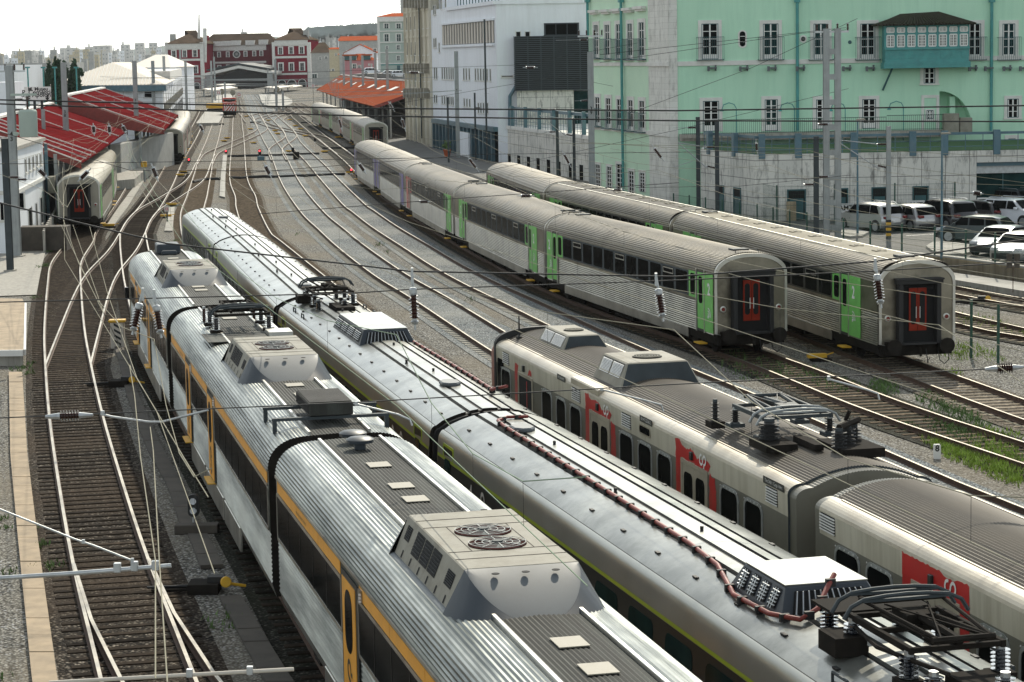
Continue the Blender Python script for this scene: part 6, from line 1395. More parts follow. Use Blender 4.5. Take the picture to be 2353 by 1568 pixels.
# ---- generic far houses
def house(label, Y, k_, x0, x1, ytop, wallm, z0=0, depth=14, roof=None, ridge=None, wins=(), name='house', cat='house', rows=None, skew=0, group=None):
    a = Wp(*K(k_, x0, ytop), Y); b = Wp(*K(k_, x1, ytop), Y); zt = a.z*.5+b.z*.5; f = Fac(a, b); rt = bld(name, label, cat, a, group)
    if ridge: ridge = abs(f.uk(k_, (x0+x1)/2, ytop)[1]-f.uk(k_, (x0+x1)/2, ridge)[1])      # ridge given as a picture height
    q = MB(); f.box(q, 0, f.L, z0, zt, -depth, 0); wb(q, 'wall', wallm, rt)
    if roof == 'hip' or roof == 'gable':
        h = ridge; i_ = min(f.L*.35, depth*.5) if roof == 'hip' else .0
        E = [f.pt(-.4, zt+.003, .4), f.pt(f.L+.4, zt+.003, .4), f.pt(f.L+.4, zt+.003, -depth-.4), f.pt(-.4, zt+.003, -depth-.4)]; T = [f.pt(i_, zt+h, -depth/2), f.pt(f.L-i_, zt+h, -depth/2)]
        q = MB(); q.add([*E, *T], [[0, 1, 5, 4], [1, 2, 5], [2, 3, 4, 5], [3, 0, 4], [0, 3, 2, 1]]); r_ = wb(q, 'roof', 'clay_tile' if roof else 'clay_tile', rt)
        if skew == 'brown': r_.data.materials[0] = M['station_roof']
    elif roof == 'front':                                              # gable end faces the viewer
        q = MB(); q.prism([f.pt(0, zt+.002, 0), f.pt(f.L, zt+.002, 0), f.pt(f.L*.5, zt+ridge, 0)], f.n*-depth); wb(q, 'gable', wallm, rt)
        q = MB(); m_ = f.L/2
        for s_ in (-1, 1): q.hexa([f.pt(m_+s_*(m_+.3), zt-.15, .3), f.pt(m_, zt+ridge+.02, .3), f.pt(m_, zt+ridge+.02, -depth), f.pt(m_+s_*(m_+.3), zt-.15, -depth)]+[f.pt(m_+s_*(m_+.3), zt+.05, .3), f.pt(m_, zt+ridge+.25, .3), f.pt(m_, zt+ridge+.25, -depth), f.pt(m_+s_*(m_+.3), zt+.05, -depth)])
        wb(q, 'roof', 'clay_tile', rt)
    for w in wins:
        a_ = f.rect(k_, *w[:4]); window(f, rt, *a_, sur='stone_trim' if wallm != 'stone_trim' else 'grey_wall', sw=(a_[2]-a_[0])*.22, cols=2, rows=2, fr=None, sill=False, glass='glass_teal')
    return rt, f, zt
rt, f, zt = house('pale sage apartment house with white bands and an arched door beyond the orange canopy', 680, 'q3', 1205, 1790, 262, 'sage_wall', 2, 24, 'hip', 195,
      [(1322, 375, 1388, 448), (1512, 375, 1580, 448), (1324, 540, 1392, 650), (1514, 540, 1582, 650), (1345, 728, 1382, 772), (1515, 712, 1565, 778), (1345, 880, 1382, 945), (1518, 880, 1565, 948)], name='apartment_house')
q = MB()
for y in (292, 490, 664, 826, 998): z = f.uk('q3', 1450, y)[1]; f.box(q, 0, f.L, z-(.9 if y == 292 else .15), z+(.5 if y == 292 else .15), 0, .25 if y > 300 else .5)
u = f.uk('q3', 1252, 500)[0]; f.box(q, 0, u, 2, zt-.2, 0.001, .2); wb(q, 'string_course', 'stone_trim', rt)
q = MB(); u = f.uk('q3', 1642, 500)[0]; q.tube([f.pt(u, zt-1.5, .3), f.pt(u, 3, .3)], .18, 0, 5); wb(q, 'downpipe', 'teal_wood', rt)
a = f.rect('q3', 1522, 1030, 1572, 1145); q = MB(); f.box(q, *[a[0], a[2], a[1], a[3]], 0, .05); wb(q, 'door', 'teal_frame', rt)
a = f.rect('q3', 1262, 1010, 1660, 1025); q = MB(); f.box(q, a[0], a[2], a[1], a[3], 0, .06); wb(q, 'ledge', 'teal_wood', rt)
house('white house gable with small roof and chimneys in front of the sage apartment house', 770, 'q3', 690, 1190, 830, 'white_wall', 2, 16, 'front', 705, [(975, 690, 1000, 720), (1150, 765, 1195, 815)])
house('white upper house with orange tiles partly hidden behind the white gable', 840, 'q3', 610, 1220, 640, 'grey_wall', 2, 18, 'gable', 565, [(730, 800, 770, 840)])
rt, f, zt = house('pink house with green dormers and orange tiled mansard roof', 740, 'q3', 700, 1160, 950, 'pink_wall', 2, 14, 'hip', 845, [(825, 1010, 878, 1075), (1072, 1000, 1090, 1040), (1112, 1005, 1132, 1110), (910, 1030, 950, 1070)])
for x0, x1, y0, y1 in ((685, 880, 880, 945), (985, 1100, 875, 940)):
    a = f.rect('q3', x0, y0, x1, y1); q = MB(); f.box(q, a[0], a[2], a[1], a[3], -5, .2); d_ = wb(q, 'dormer', 'teal_frame', rt)
    q = MB(); f.box(q, a[0]-.4, a[2]+.4, a[3], a[3]+.5, -5.2, .7); sub(q.build('dormer_roof', 'clay_tile'), d_)
a = f.rect('q3', 822, 885, 878, 935); window(f, rt, a[0], a[1], a[2], a[3], sur='stone_trim', sw=.2, cols=2, rows=2, fr=None)
house('narrow ochre house between the ruin and the pink house', 900, 'q3', 455, 620, 775, 'ochre_wall', 2, 16, 'gable', 745, [(550, 840, 575, 880), (500, 1085, 535, 1120), (455, 1090, 480, 1120)])
house('old stone house with broad brown roof and a white dormer right of the red station', 960, 'q3', 175, 460, 830, 'grey_wall', 1, 22, 'hip', 665, [(190, 1165, 265, 1225), (390, 890, 430, 920), (300, 900, 330, 940)], skew='brown')
house('small white rooftop house above the ochre house', 1000, 'q3', 600, 760, 620, 'white_wall', 2, 12, 'gable', 598, [(690, 620, 720, 640)])
house('low cream house behind the pink one with terrace wall', 860, 'q3', 600, 720, 860, 'ochre_wall', 2, 10, 'gable', 840, [(640, 900, 660, 940)])
house('tall pale tower block with scaffolding behind the sage apartment house', 900, 'q3', 1575, 1800, -60, 'grey_wall', 2, 22, None, 0, [(1630, 8, 1660, 28), (1630, 75, 1660, 90)], name='tower_block', cat='building')
q = MB(); a = Wp(*K('q3', 1478, 20), 890); b = Wp(*K('q3', 1575, 20), 890); f = Fac(a, b)
for k in range(5): f.box(q, f.L*k/4-.1, f.L*k/4+.1, 4, 44, 0, .2)
for k in range(12): f.box(q, 0, f.L, 16+k*2.2, 16.15+k*2.2, 0.02, .18); f.box(q, 0, f.L, 17+k*2.2, 17.1+k*2.2, .04, .16)
tag(q.build('scaffolding', 'zinc'), 'scaffolding standing beside the tall pale tower block', 'scaffolding')
# ---- red terminus station
YS = 1000.0
S = lambda k_, x, y: Wp(*K(k_, x, y), YS)
root = bld('station_building', 'crimson terminus station with two white cornered wings and a round clock window', 'building', S('q4', 1150, 900))
def wing(x0, x1, yt, ybase, Yf, dpt, m='crimson_wall'):
    a = Wp(*K('q4', x0, yt), Yf); b = Wp(*K('q4', x1, yt), Yf); f = Fac(a, b); zt = (a.z+b.z)/2; q = MB(); f.box(q, 0, f.L, 0, zt, -dpt, 0); wb(q, 'wall', m, root); return f, zt
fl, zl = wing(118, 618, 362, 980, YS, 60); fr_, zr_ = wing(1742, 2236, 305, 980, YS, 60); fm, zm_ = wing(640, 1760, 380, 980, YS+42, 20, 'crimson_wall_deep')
def band(f, k_, xs, ys, th, m='stone_trim', o=.25, q=None):
    own = q is None; q = q or MB()
    for y in ys: z = f.uk(k_, (xs[0]+xs[1])/2, y)[1]; u0 = f.uk(k_, xs[0], y)[0]; u1 = f.uk(k_, xs[1], y)[0]; f.box(q, u0, u1, z-th/2, z+th/2, 0, o)
    return q
q = MB(); band(fl, 'q4', (110, 625), (398,), 2.0, o=.5, q=q); band(fl, 'q4', (118, 618), (436, 608, 860), .9, q=q); band(fr_, 'q4', (1735, 2242), (345,), 2.0, o=.5, q=q); band(fr_, 'q4', (1742, 2236), (380, 566, 820), .9, q=q)
band(fm, 'q4', (755, 1612), (425,), 1.8, o=.4, q=q); band(fm, 'q4', (755, 1612), (378, 452, 645), .8, q=q)
for f, x0, x1 in ((fl, 612, 662), (fl, 80, 122), (fr_, 1705, 1748), (fr_, 2236, 2290)): u0 = f.uk('q4', x0, 600)[0]; u1 = f.uk('q4', x1, 600)[0]; f.box(q, u0, u1, 0, f.uk('q4', x0, 340)[1], -2, .55)
wb(q, 'white_trim', 'stone_trim', root)
for f, l in ((fl, [(170, 455, 250, 578), (335, 450, 410, 572), (490, 445, 570, 568), (495, 692, 578, 815)]), (fr_, [(1790, 405, 1868, 528), (1950, 400, 2030, 522), (2108, 395, 2190, 520), (1792, 648, 1876, 782), (1955, 645, 2036, 778), (2114, 638, 2200, 775)]),
             (fm, [(762, 482, 820, 575), (864, 478, 928, 573), (997, 474, 1060, 570), (1265, 465, 1330, 562), (1398, 462, 1463, 556), (1505, 458, 1570, 553), (785, 690, 838, 765), (867, 682, 935, 760), (1000, 675, 1066, 730), (1266, 668, 1334, 700), (1402, 662, 1468, 735), (1508, 660, 1576, 750)])):
    for x0, y0, x1, y1 in l:
        a = f.rect('q4', x0+14, y0+16, x1-14, y1-8); window(f, root, *a, sur='white_paint', sw=(a[2]-a[0])*.32, cols=2, rows=2, fr=None, glass='glass_dark')
u, z = fm.uk('q4', 1163, 521); rr = 11.0*.7; rr = (fm.uk('q4', 1220, 521)[0]-fm.uk('q4', 1106, 521)[0])/2
q = MB(); q.lathe([(rr, 0), (rr, .4), (rr*.8, .4), (rr*.8, .2)], fm.pt(u, z, 0), 0, 28, fm.n); cw = wb(q, 'round_window', 'white_paint', root); q = MB(); q.lathe([(rr*.8, 0), (rr*.8, .25)], fm.pt(u, z, .01), 0, 28, fm.n); sub(q.build('pane', 'glass_teal'), cw)
q = MB()
for t in range(0, 180, 36): q.tube([fm.pt(u+rr*.8*math.cos(R(t)), z+rr*.8*math.sin(R(t)), .3), fm.pt(u-rr*.8*math.cos(R(t)), z-rr*.8*math.sin(R(t)), .3)], .12, 0, 4)
sub(q.build('glazing_bar', 'grey_wall'), cw)
for f, l in ((fr_, [(1790, 905, 1915, 985), (1928, 900, 2075, 1000), (2095, 893, 2222, 985)]), (fl, [(505, 945, 610, 1010)])):
    for x0, y0, x1, y1 in l:
        a = f.rect('q4', x0, y0, x1, y1); um = (a[0]+a[2])/2; r_ = (a[2]-a[0])/2; z0 = a[3]-r_; q = MB()
        q.prism([f.pt(um-r_, 0, 0), f.pt(um+r_, 0, 0)]+[f.pt(um+r_*math.cos(R(t)), z0+r_*math.sin(R(t)), 0) for t in range(0, 181, 15)], f.n*.3); aw = wb(q, 'arch_window', 'white_paint', root)
        q = MB(); r2 = r_*.84; q.prism([f.pt(um-r2, 0, .3), f.pt(um+r2, 0, .3)]+[f.pt(um+r2*math.cos(R(t)), z0+r2*math.sin(R(t)), .3) for t in range(0, 181, 15)], f.n*.05); sub(q.build('pane', 'glass_dark'), aw)
def hiproof(f, zt, u0, u1, d, h, i_, name='roof', m='station_roof', o=1.0):
    E = [f.pt(u0-o, zt+.01, o), f.pt(u1+o, zt+.01, o), f.pt(u1+o, zt+.01, -d), f.pt(u0-o, zt+.01, -d)]; T = [f.pt(u0+i_, zt+h, -d*.35), f.pt(u1-i_, zt+h, -d*.35)]; q = MB(); q.add([*E, *T], [[0, 1, 5, 4], [1, 2, 5], [2, 3, 4, 5], [3, 0, 4], [0, 3, 2, 1]]); return wb(q, name, m, root)
hiproof(fl, zl, 0, fl.L, 60, 5.8, 9.5); hiproof(fr_, zr_, 0, fr_.L, 60, 5.2, 9.5); hiproof(fm, zm_, 0, fm.L, 22, 5.0, 4)
q = MB(); u0, z1 = fm.uk('q4', 700, 238); u1 = fm.uk('q4', 745, 238)[0]; fm.box(q, u0, u1, 0, z1, .02, 5); wb(q, 'fire_wall', 'crimson_wall', root)
q = MB(); 
for x, y in ((886, 365), (1025, 358), (1158, 352), (1370, 350), (1570, 340)): u, z = fm.uk('q4', x, y); fm.box(q, u-2.0, u+2.0, z-1, z+1.1, -6, 1.5)
wb(q, 'dormer', 'stone_trim', root); q = MB()
for f, x, y in ((fm, 1385, 275), (fm, 1615, 265), (fl, 150, 270), (fr_, 2190, 210)): u, z = f.uk('q4', x, y); f.box(q, u-1.2, u+1.2, z-3, z+1.6, -10, -8)
wb(q, 'chimney', 'grey_wall', root)
# train shed with trussed gable
fs = Fac(Wp(*K('q4', 668, 800), YS-30), Wp(*K('q4', 1705, 770), YS-30)); rt2 = bld('train_shed', 'dark glazed iron train shed with pale low gable between the station wings', 'train shed', fs.pt(0, 0))
zE = fs.uk('q4', 668, 820)[1]; zE2 = fs.uk('q4', 1705, 785)[1]; zP = fs.uk('q4', 1190, 690)[1]; um = fs.uk('q4', 1190, 690)[0]; q = MB()
for (ua, za), (ub, zb2) in (((0-1, zE), (um, zP)), ((um, zP), (fs.L+1, zE2))): q.hexa([fs.pt(ua, za-1.2, 0), fs.pt(ub, zb2-1.2, 0), fs.pt(ub, zb2-1.2, -70), fs.pt(ua, za-1.2, -70), fs.pt(ua, za, 0), fs.pt(ub, zb2, 0), fs.pt(ub, zb2, -70), fs.pt(ua, za, -70)])
wchild(q.build('roof', 'stone_trim'), rt2)
q = MB(); q.hexa([fs.pt(um-13, zP-2.0, .3), fs.pt(um, zP+.2, .3), fs.pt(um, zP+.2, -60), fs.pt(um-13, zP-2.0, -60), fs.pt(um-13, zP-1.4, .3), fs.pt(um, zP+.9, .3), fs.pt(um, zP+.9, -60), fs.pt(um-13, zP-1.4, -60)]); q.hexa([fs.pt(um+13, zP-2.0, .3), fs.pt(um, zP+.21, .3), fs.pt(um, zP+.21, -60), fs.pt(um+13, zP-2.0, -60), fs.pt(um+13, zP-1.4, .3), fs.pt(um, zP+.91, .3), fs.pt(um, zP+.91, -60), fs.pt(um+13, zP-1.4, -60)]); wchild(q.build('ridge_vent', 'pole_dark'), rt2)
q = MB(); q.prism([fs.pt(0, 0, -69), fs.pt(fs.L, 0, -69), fs.pt(fs.L, zE2-1.3, -69), fs.pt(um, zP-1.5, -69), fs.pt(0, zE-1.3, -69)], fs.n*-.5); wchild(q.build('rear_screen', 'interior_black'), rt2)
q = MB(); q.prism([fs.pt(1, zE-2.5, -2), fs.pt(fs.L-1, zE2-2.5, -2), fs.pt(um, zP-1.5, -2)], fs.n*-.2); wchild(q.build('gable_glazing', 'interior_black'), rt2)
q = MB()
for k in range(13): u = fs.L*k/12; fs.box(q, u-.3, u+.3, 0, zE-2 if k in (0, 12) else .1, -.4, .1)
for k in range(1, 5): fs.box(q, fs.L*k*.02, fs.L*k*.02+.4, 0, zE-.6, .3, .7); fs.box(q, fs.L*(.93+k*.015), fs.L*(.93+k*.015)+.4, 0, zE2-.6, .3, .7)
fs.box(q, 0, fs.L, zE-2.8, zE-2.3, -1.8, -1.4); wchild(q.build('column', 'pole_grey'), rt2)
# platform canopies in front of the station
def canopy(label, x0, x1, ye, yr, Y, dpt, z=4.5, m='beige_sheet'):
    a = Wp(*K('q4', x0, ye), Y); b = Wp(*K('q4', x1, ye), Y); f = Fac(a, b); zt = a.z; zr = f.uk('q4', (x0+x1)/2, yr)[1]; dpt *= .4; rt = bld('platform_canopy', label, 'canopy', a); q = MB(); m_ = f.L/2
    q.prism([f.pt(0, zt, 0), f.pt(m_, zr, 0), f.pt(f.L, zt, 0), f.pt(f.L, zt-.4, 0), f.pt(m_, zr-.4, 0), f.pt(0, zt-.4, 0)], f.n*-dpt); wchild(q.build('roof', m), rt)
    q = MB(); [q.tube([f.pt(m_, 0, -o), f.pt(m_, zr-.3, -o)], .25, 0, 6) for o in (2, dpt*.5)]; wchild(q.build('column', 'pole_grey'), rt)
canopy('pale platform canopy left of the station shed mouth', 510, 790, 1075, 1045, 760, 180)
canopy('narrow pale canopy behind the left signal targets', 720, 965, 1000, 982, 860, 100)
canopy('pale gabled platform canopy just right of the shed mouth', 1425, 1760, 1045, 1018, 800, 160)
canopy('pale gabled platform canopy under the right station wing', 1700, 1975, 1030, 1005, 850, 130)
# ---- orange canopy on the right, red canopies on the left
def leanto(label, ridge, eave, ze, zr, m, name='platform_canopy', end_gable=False, lights=0, strips=0, stripw=.07, stripm='stone_trim', fascia='cable_red', wallback=None):
    rt = bld(name, label, 'canopy', eave[0]); q = MB(); th = .12
    for (a, b), (c, d) in zip(zip(ridge, ridge[1:]), zip(eave, eave[1:])):
        A, B, C, D2 = Vector((*a, zr)), Vector((*b, zr)), Vector((*d, ze)), Vector((*c, ze)); q.hexa([p-Vector((0, 0, th)) for p in (A, B, C, D2)]+[A, B, C, D2])
    wchild(q.build('roof', m), rt); up_ = Vector((0, 0, .05))
    L3 = lambda P, z, t: (lambda i, u: Vector((*P[i], z)).lerp(Vector((*P[i+1], z)), u))(min(int(t*(len(P)-1)), len(P)-2), t*(len(P)-1)-min(int(t*(len(P)-1)), len(P)-2))
    q = MB()
    for k in range(strips+1 if strips else 0):
        t = k/strips; a = L3(ridge, zr, t); c = L3(eave, ze, t); d = (L3(ridge, zr, min(1, t+.01))-L3(ridge, zr, max(0, t-.01))).normalized()*stripw; q.hexa([a-d, a+d, c+d, c-d]+[p+Vector((0, 0, .09)) for p in (a-d, a+d, c+d, c-d)])
    if strips: wchild(q.build('joint_strip', stripm), rt)
    q = MB(); n = 14
    for k in range(n): a = L3(ridge, zr, k/n); b = L3(ridge, zr, (k+1)/n); d = (a-Vector((*eave[0], zr))).normalized(); q.hexa([a+Vector((-.25, 0, -.05)), b+Vector((-.25, 0, -.05)), b+Vector((.35, 0, -.05)), a+Vector((.35, 0, -.05)), a+Vector((-.25, 0, .16)), b+Vector((-.25, 0, .16)), b+Vector((.35, 0, .12)), a+Vector((.35, 0, .12))])
    wchild(q.build('ridge_cap', stripm), rt)
    if lights:
        q = MB()
        for k in range(lights):
            t = (k+.5)/lights; a = L3(ridge, zr, t); c = L3(eave, ze, t+.0); p0 = a.lerp(c, .28); p1 = a.lerp(c, .45); d = (L3(ridge, zr, min(1, t+.02))-L3(ridge, zr, max(0, t-.02))).normalized()*2.2; q.hexa([p0-d, p0+d, p1+d, p1-d]+[p+up_ for p in (p0-d, p0+d, p1+d, p1-d)])
        wchild(q.build('rooflight', 'stone_trim'), rt)
    q = MB()
    for k in range(7): c = L3(eave, ze, k/6).lerp(L3(ridge, ze, k/6), .25); q.box(c.x-.12, c.x+.12, c.y-.12, c.y+.12, 0, ze+.6)
    wchild(q.build('column', 'pole_grey'), rt)
    q = MB()
    for k in (0, 1): a = L3(ridge, zr, k); c = L3(eave, ze, k); sgn = -.06 if k == 0 else .06; q.hexa([a+Vector((0, sgn, -.5)), c+Vector((0, sgn, -.45)), c+Vector((0, 0, -.45)), a+Vector((0, 0, -.5)), a+Vector((0, sgn, .02)), c+Vector((0, sgn, .02)), c+Vector((0, 0, .02)), a+Vector((0, 0, .02))])
    wchild(q.build('fascia', fascia), rt)
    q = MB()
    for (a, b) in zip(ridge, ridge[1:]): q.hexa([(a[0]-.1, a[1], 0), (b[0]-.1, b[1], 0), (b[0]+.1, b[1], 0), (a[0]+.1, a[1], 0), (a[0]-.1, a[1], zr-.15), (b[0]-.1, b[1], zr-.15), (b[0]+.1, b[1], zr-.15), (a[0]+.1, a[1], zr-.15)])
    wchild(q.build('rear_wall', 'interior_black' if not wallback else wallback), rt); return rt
leanto('near half of the orange metal platform canopy beside the cream block', [(-9.5, 336), (-16.5, 376), (-22.2, 415)], [(-19.2, 338), (-24, 374), (-29, 415)], 4.6, 7.8, 'orange_sheet', lights=4)
leanto('far half of the orange metal platform canopy, stepped lower than the near half', [(-22.4, 416), (-39, 556)], [(-29.3, 416), (-44, 545)], 4.5, 7.7, 'orange_sheet', lights=5)
leanto('near dark red corrugated canopy over the coaches on the left', [(-36.6, 163), (-38.5, 177), (-46.4, 240)], [(-29.4, 162), (-31.2, 178), (-38.4, 238)], 4.6, 7.4, 'red_sheet', strips=6)
leanto('farther dark red corrugated canopy, higher than the near one', [(-44.2, 236), (-52, 304)], [(-34.4, 236), (-42.3, 303)], 4.6, 8.2, 'red_sheet', strips=3)
leanto('low red canopy piece tucked behind the small white building', [(-37.5, 148), (-38.4, 161.5)], [(-32.2, 149), (-32.6, 161.5)], 5.9, 7.3, 'red_sheet', strips=2)
q = MB(); q.prism([(-44.1, 235.6, 5.6), (-34.6, 235.6, 4.2), (-34.6, 235.6, 4.6), (-44.1, 235.6, 8.1)], (0, .2, 0)); tag(q.build('gable_panel', 'cable_red'), 'dark red gable panel closing the near end of the farther red canopy', 'gable panel')
q = MB(); a = G(*K('z4', 1640, 1080), 0); q.box(-38.2, -37.2, 226, 262, 0, 3.6); tag(q.build('shed_wall', 'grey_wall'), 'pale ribbed shed wall under the red canopy beside the yellow box', 'wall')  # whitish wall coloured grey, the shade under the canopy painted in
# ---- small white building at the left edge
A_, B_ = (-29.7, 141.5), (-31.6, 160); f = Fac(A_, B_); root = bld('signal_building', 'weathered small white building with slit windows at the left edge', 'building', A_)
q = MB(); q.prism([(A_[0], A_[1], 0), (B_[0], B_[1], 0), (B_[0]-15, B_[1], 0), (A_[0]-17, A_[1]-1, 0)], (0, 0, 6.2)); wb(q, 'wall', 'concrete', root).data.materials[0] = M['white_wall']
q = MB(); q.prism([(A_[0]+.15, A_[1]-.25, 6.202), (B_[0]+.2, B_[1], 6.202), (B_[0]-15, B_[1], 6.202), (A_[0]-17, A_[1]-1.3, 6.202)], (0, 0, .22)); wb(q, 'parapet', 'concrete', root)
ff = Fac((A_[0]-17, A_[1]-1), A_)
for x in (170, 195, 220, 245, 270): slot(f, root, 'c1', x-4, 1075-(x-170)*.35, x+5, 1160-(x-170)*.55, 'interior_black')
for x0, y0, x1, y1 in ((190, 1400, 215, 1563), (240, 1370, 250, 1563), (270, 1330, 285, 1500)): slot(f, root, 'c1', x0, y0, x1, y1, 'glass_dark')
for x0, y0, x1, y1 in ((130, 1300, 160, 1400), (5, 1370, 25, 1480), (75, 1310, 95, 1400)): slot(ff, root, 'c1', x0, y0, x1, y1, 'glass_dark')
q = MB(); z = f.uk('c1', 200, 1245)[1]; f.box(q, 0, f.L, z-.12, z+.12, 0, .12); ff.box(q, 0, ff.L+.12, z-.12, z+.12, 0.002, .12); wb(q, 'string_course', 'stone_trim', root)
q = MB(); u = f.uk('c1', 292, 1100)[0]; q.tube([f.pt(u, 6, .2), f.pt(u, .2, .2)], .12, 0, 6); wb(q, 'downpipe', 'blue_steel', root)
q = MB(); u, z = f.uk('c1', 300, 1235); f.box(q, u-1.0, u+.3, z-.6, z+.5, .3, .75); a_ = wb(q, 'air_conditioner', 'unit_white', root)
q = MB(); q.lathe([(.28, 0), (.28, .02)], f.pt(u-.6, z, .752), 0, 14, f.n); sub(q.build('fan_grille', 'pole_dark'), a_)
q = MB(); p0, p1 = G(*K('c4', 305, 190)), G(*K('c4', 392, 10)); d, n_, L_ = frame(p0, p1); N_ = 26
for k in range(N_): a = p0+d*(L_*k/N_); b = p0+d*(L_*(k+.82)/N_); hh = 1.35+.05*(k % 2); q.hexa([a, b, b+n_*.12, a+n_*.12, *[v+Vector((0, 0, hh)) for v in (a, b, b+n_*.12, a+n_*.12)]])
tag(q.build('pale_fence', 'concrete'), 'pale concrete slat fence in front of the small white building', 'fence')
q = MB(); p = G(*K('c4', 240, 180)); q.box(p.x-2.0, p.x+1.9, p.y, p.y+1.6, 0, 1.5); tag(q.build('concrete_bunker', 'slab_dark', bevel=.03), 'dark concrete box at the foot of the pale slat fence', 'box')
# ---- long warehouse with pale hip roof
a = Wp(*K('c1', 392, 600), 330); b = Wp(*K('c1', 1092, 560), 330); c = (-83, 610); f = Fac(a, b); g2 = Fac(b, c); zt = 8.3
root = bld('warehouse', 'long pale warehouse with beige hipped metal roof and air conditioners along its flank', 'warehouse', a)
q = MB(); q.prism([(a.x, a.y, 0), (b.x, b.y, 0), (c[0], c[1], 0), (c[0]-24, c[1], 0)], (0, 0, zt)); wb(q, 'wall', 'white_wall', root)
q = MB(); E = [Vector((a.x-1.5, a.y-1, zt)), Vector((b.x+.6, b.y-1, zt)), Vector((b.x-10.8, 420, zt)), Vector((a.x-11, 420, zt))]; ap = Vector(tuple(Wp(*K('c1', 755, 420), 342))); ap2 = Vector((ap.x-8.5, 412, ap.z))
q.add([*E, ap, ap2], [[0, 1, 4], [2, 3, 5], [3, 0, 4, 5], [0, 3, 2, 1]], 0); q.add([E[1], E[2], ap2, ap], [[0, 1, 2, 3]], 1); r_ = wb(q, 'roof', ['beige_sheet', 'beige_sheet_shaded'], root)
q = MB()
for k in range(1, 34):
    t = k/34; p = E[0].lerp(E[1], t); s2 = t/.5 if t < .5 else (1-t)/.5
    base = E[0].lerp(ap, t/.5) if t < .5 else ap.lerp(E[1], (t-.5)/.5); q.tube([p+Vector((0, 0, .03)), base+Vector((0, 0, .03))], .07, 0, 4, caps=False)
sub(q.build('roof_seam', 'stone_trim'), r_)
q = MB(); f.box(q, -1.5, f.L+.6, zt-.9, zt-.02, 0, 1.0); wb(q, 'gutter', 'blue_steel', root)
window(f, root, *f.rect('c1', 972, 618, 1020, 656), sur='zinc', sw=.15, cols=1, rows=1, fr=None)
for k in range(24): u = 6+k*11; q = MB(); g2.box(q, u, u+2.2, 4.2, 5.6, .02, .25); wb(q, 'air_conditioner', 'unit_white', root)
q = MB()
for k in range(40): u = 4+k*6.6; g2.box(q, u, u+1.6, .5, 3.4, .0, .05)
for k in range(16): u = 4+k*16.6; g2.box(q, u, u+1.1, .5, 7.6, .0, .06)
wb(q, 'window_strip', 'pole_dark', root)
q = MB(); g2.box(q, 60, g2.L, zt, zt+1.6, -8, .05); wb(q, 'parapet', 'stone_trim', root)
house('second pale hip roofed hall behind the long warehouse', 520, 'c1', 860, 1140, 455, 'white_wall', 0, 40, 'hip', 368, (), name='hall', cat='hall')[0]
for o in [o_ for o_ in bpy.data.objects if o_.name.startswith('roof') and o_.parent and o_.parent.name.startswith('hall')]: o.data.materials[0] = M['beige_sheet']
house('low white hall with flat roof beyond the sign board', 400, 'c1', 340, 540, 525, 'white_wall', 0, 20, None, 0, (), name='hall', cat='hall')
house('white flat roofed block at the far left edge', 300, 'c1', -60, 75, 440, 'white_wall', 0, 20, None, 0, (), name='hall', cat='hall')
house('white container like block at the left edge behind the tall mast', 200, 'c1', -80, 65, 555, 'white_wall', 0, 6, None, 0, (), name='hall', cat='hall')
house('long grey building with dark roof line behind the dark evergreens', 620, 'c1', 0, 470, 425, 'grey_wall', 0, 20, None, 0, (), name='hall', cat='hall')
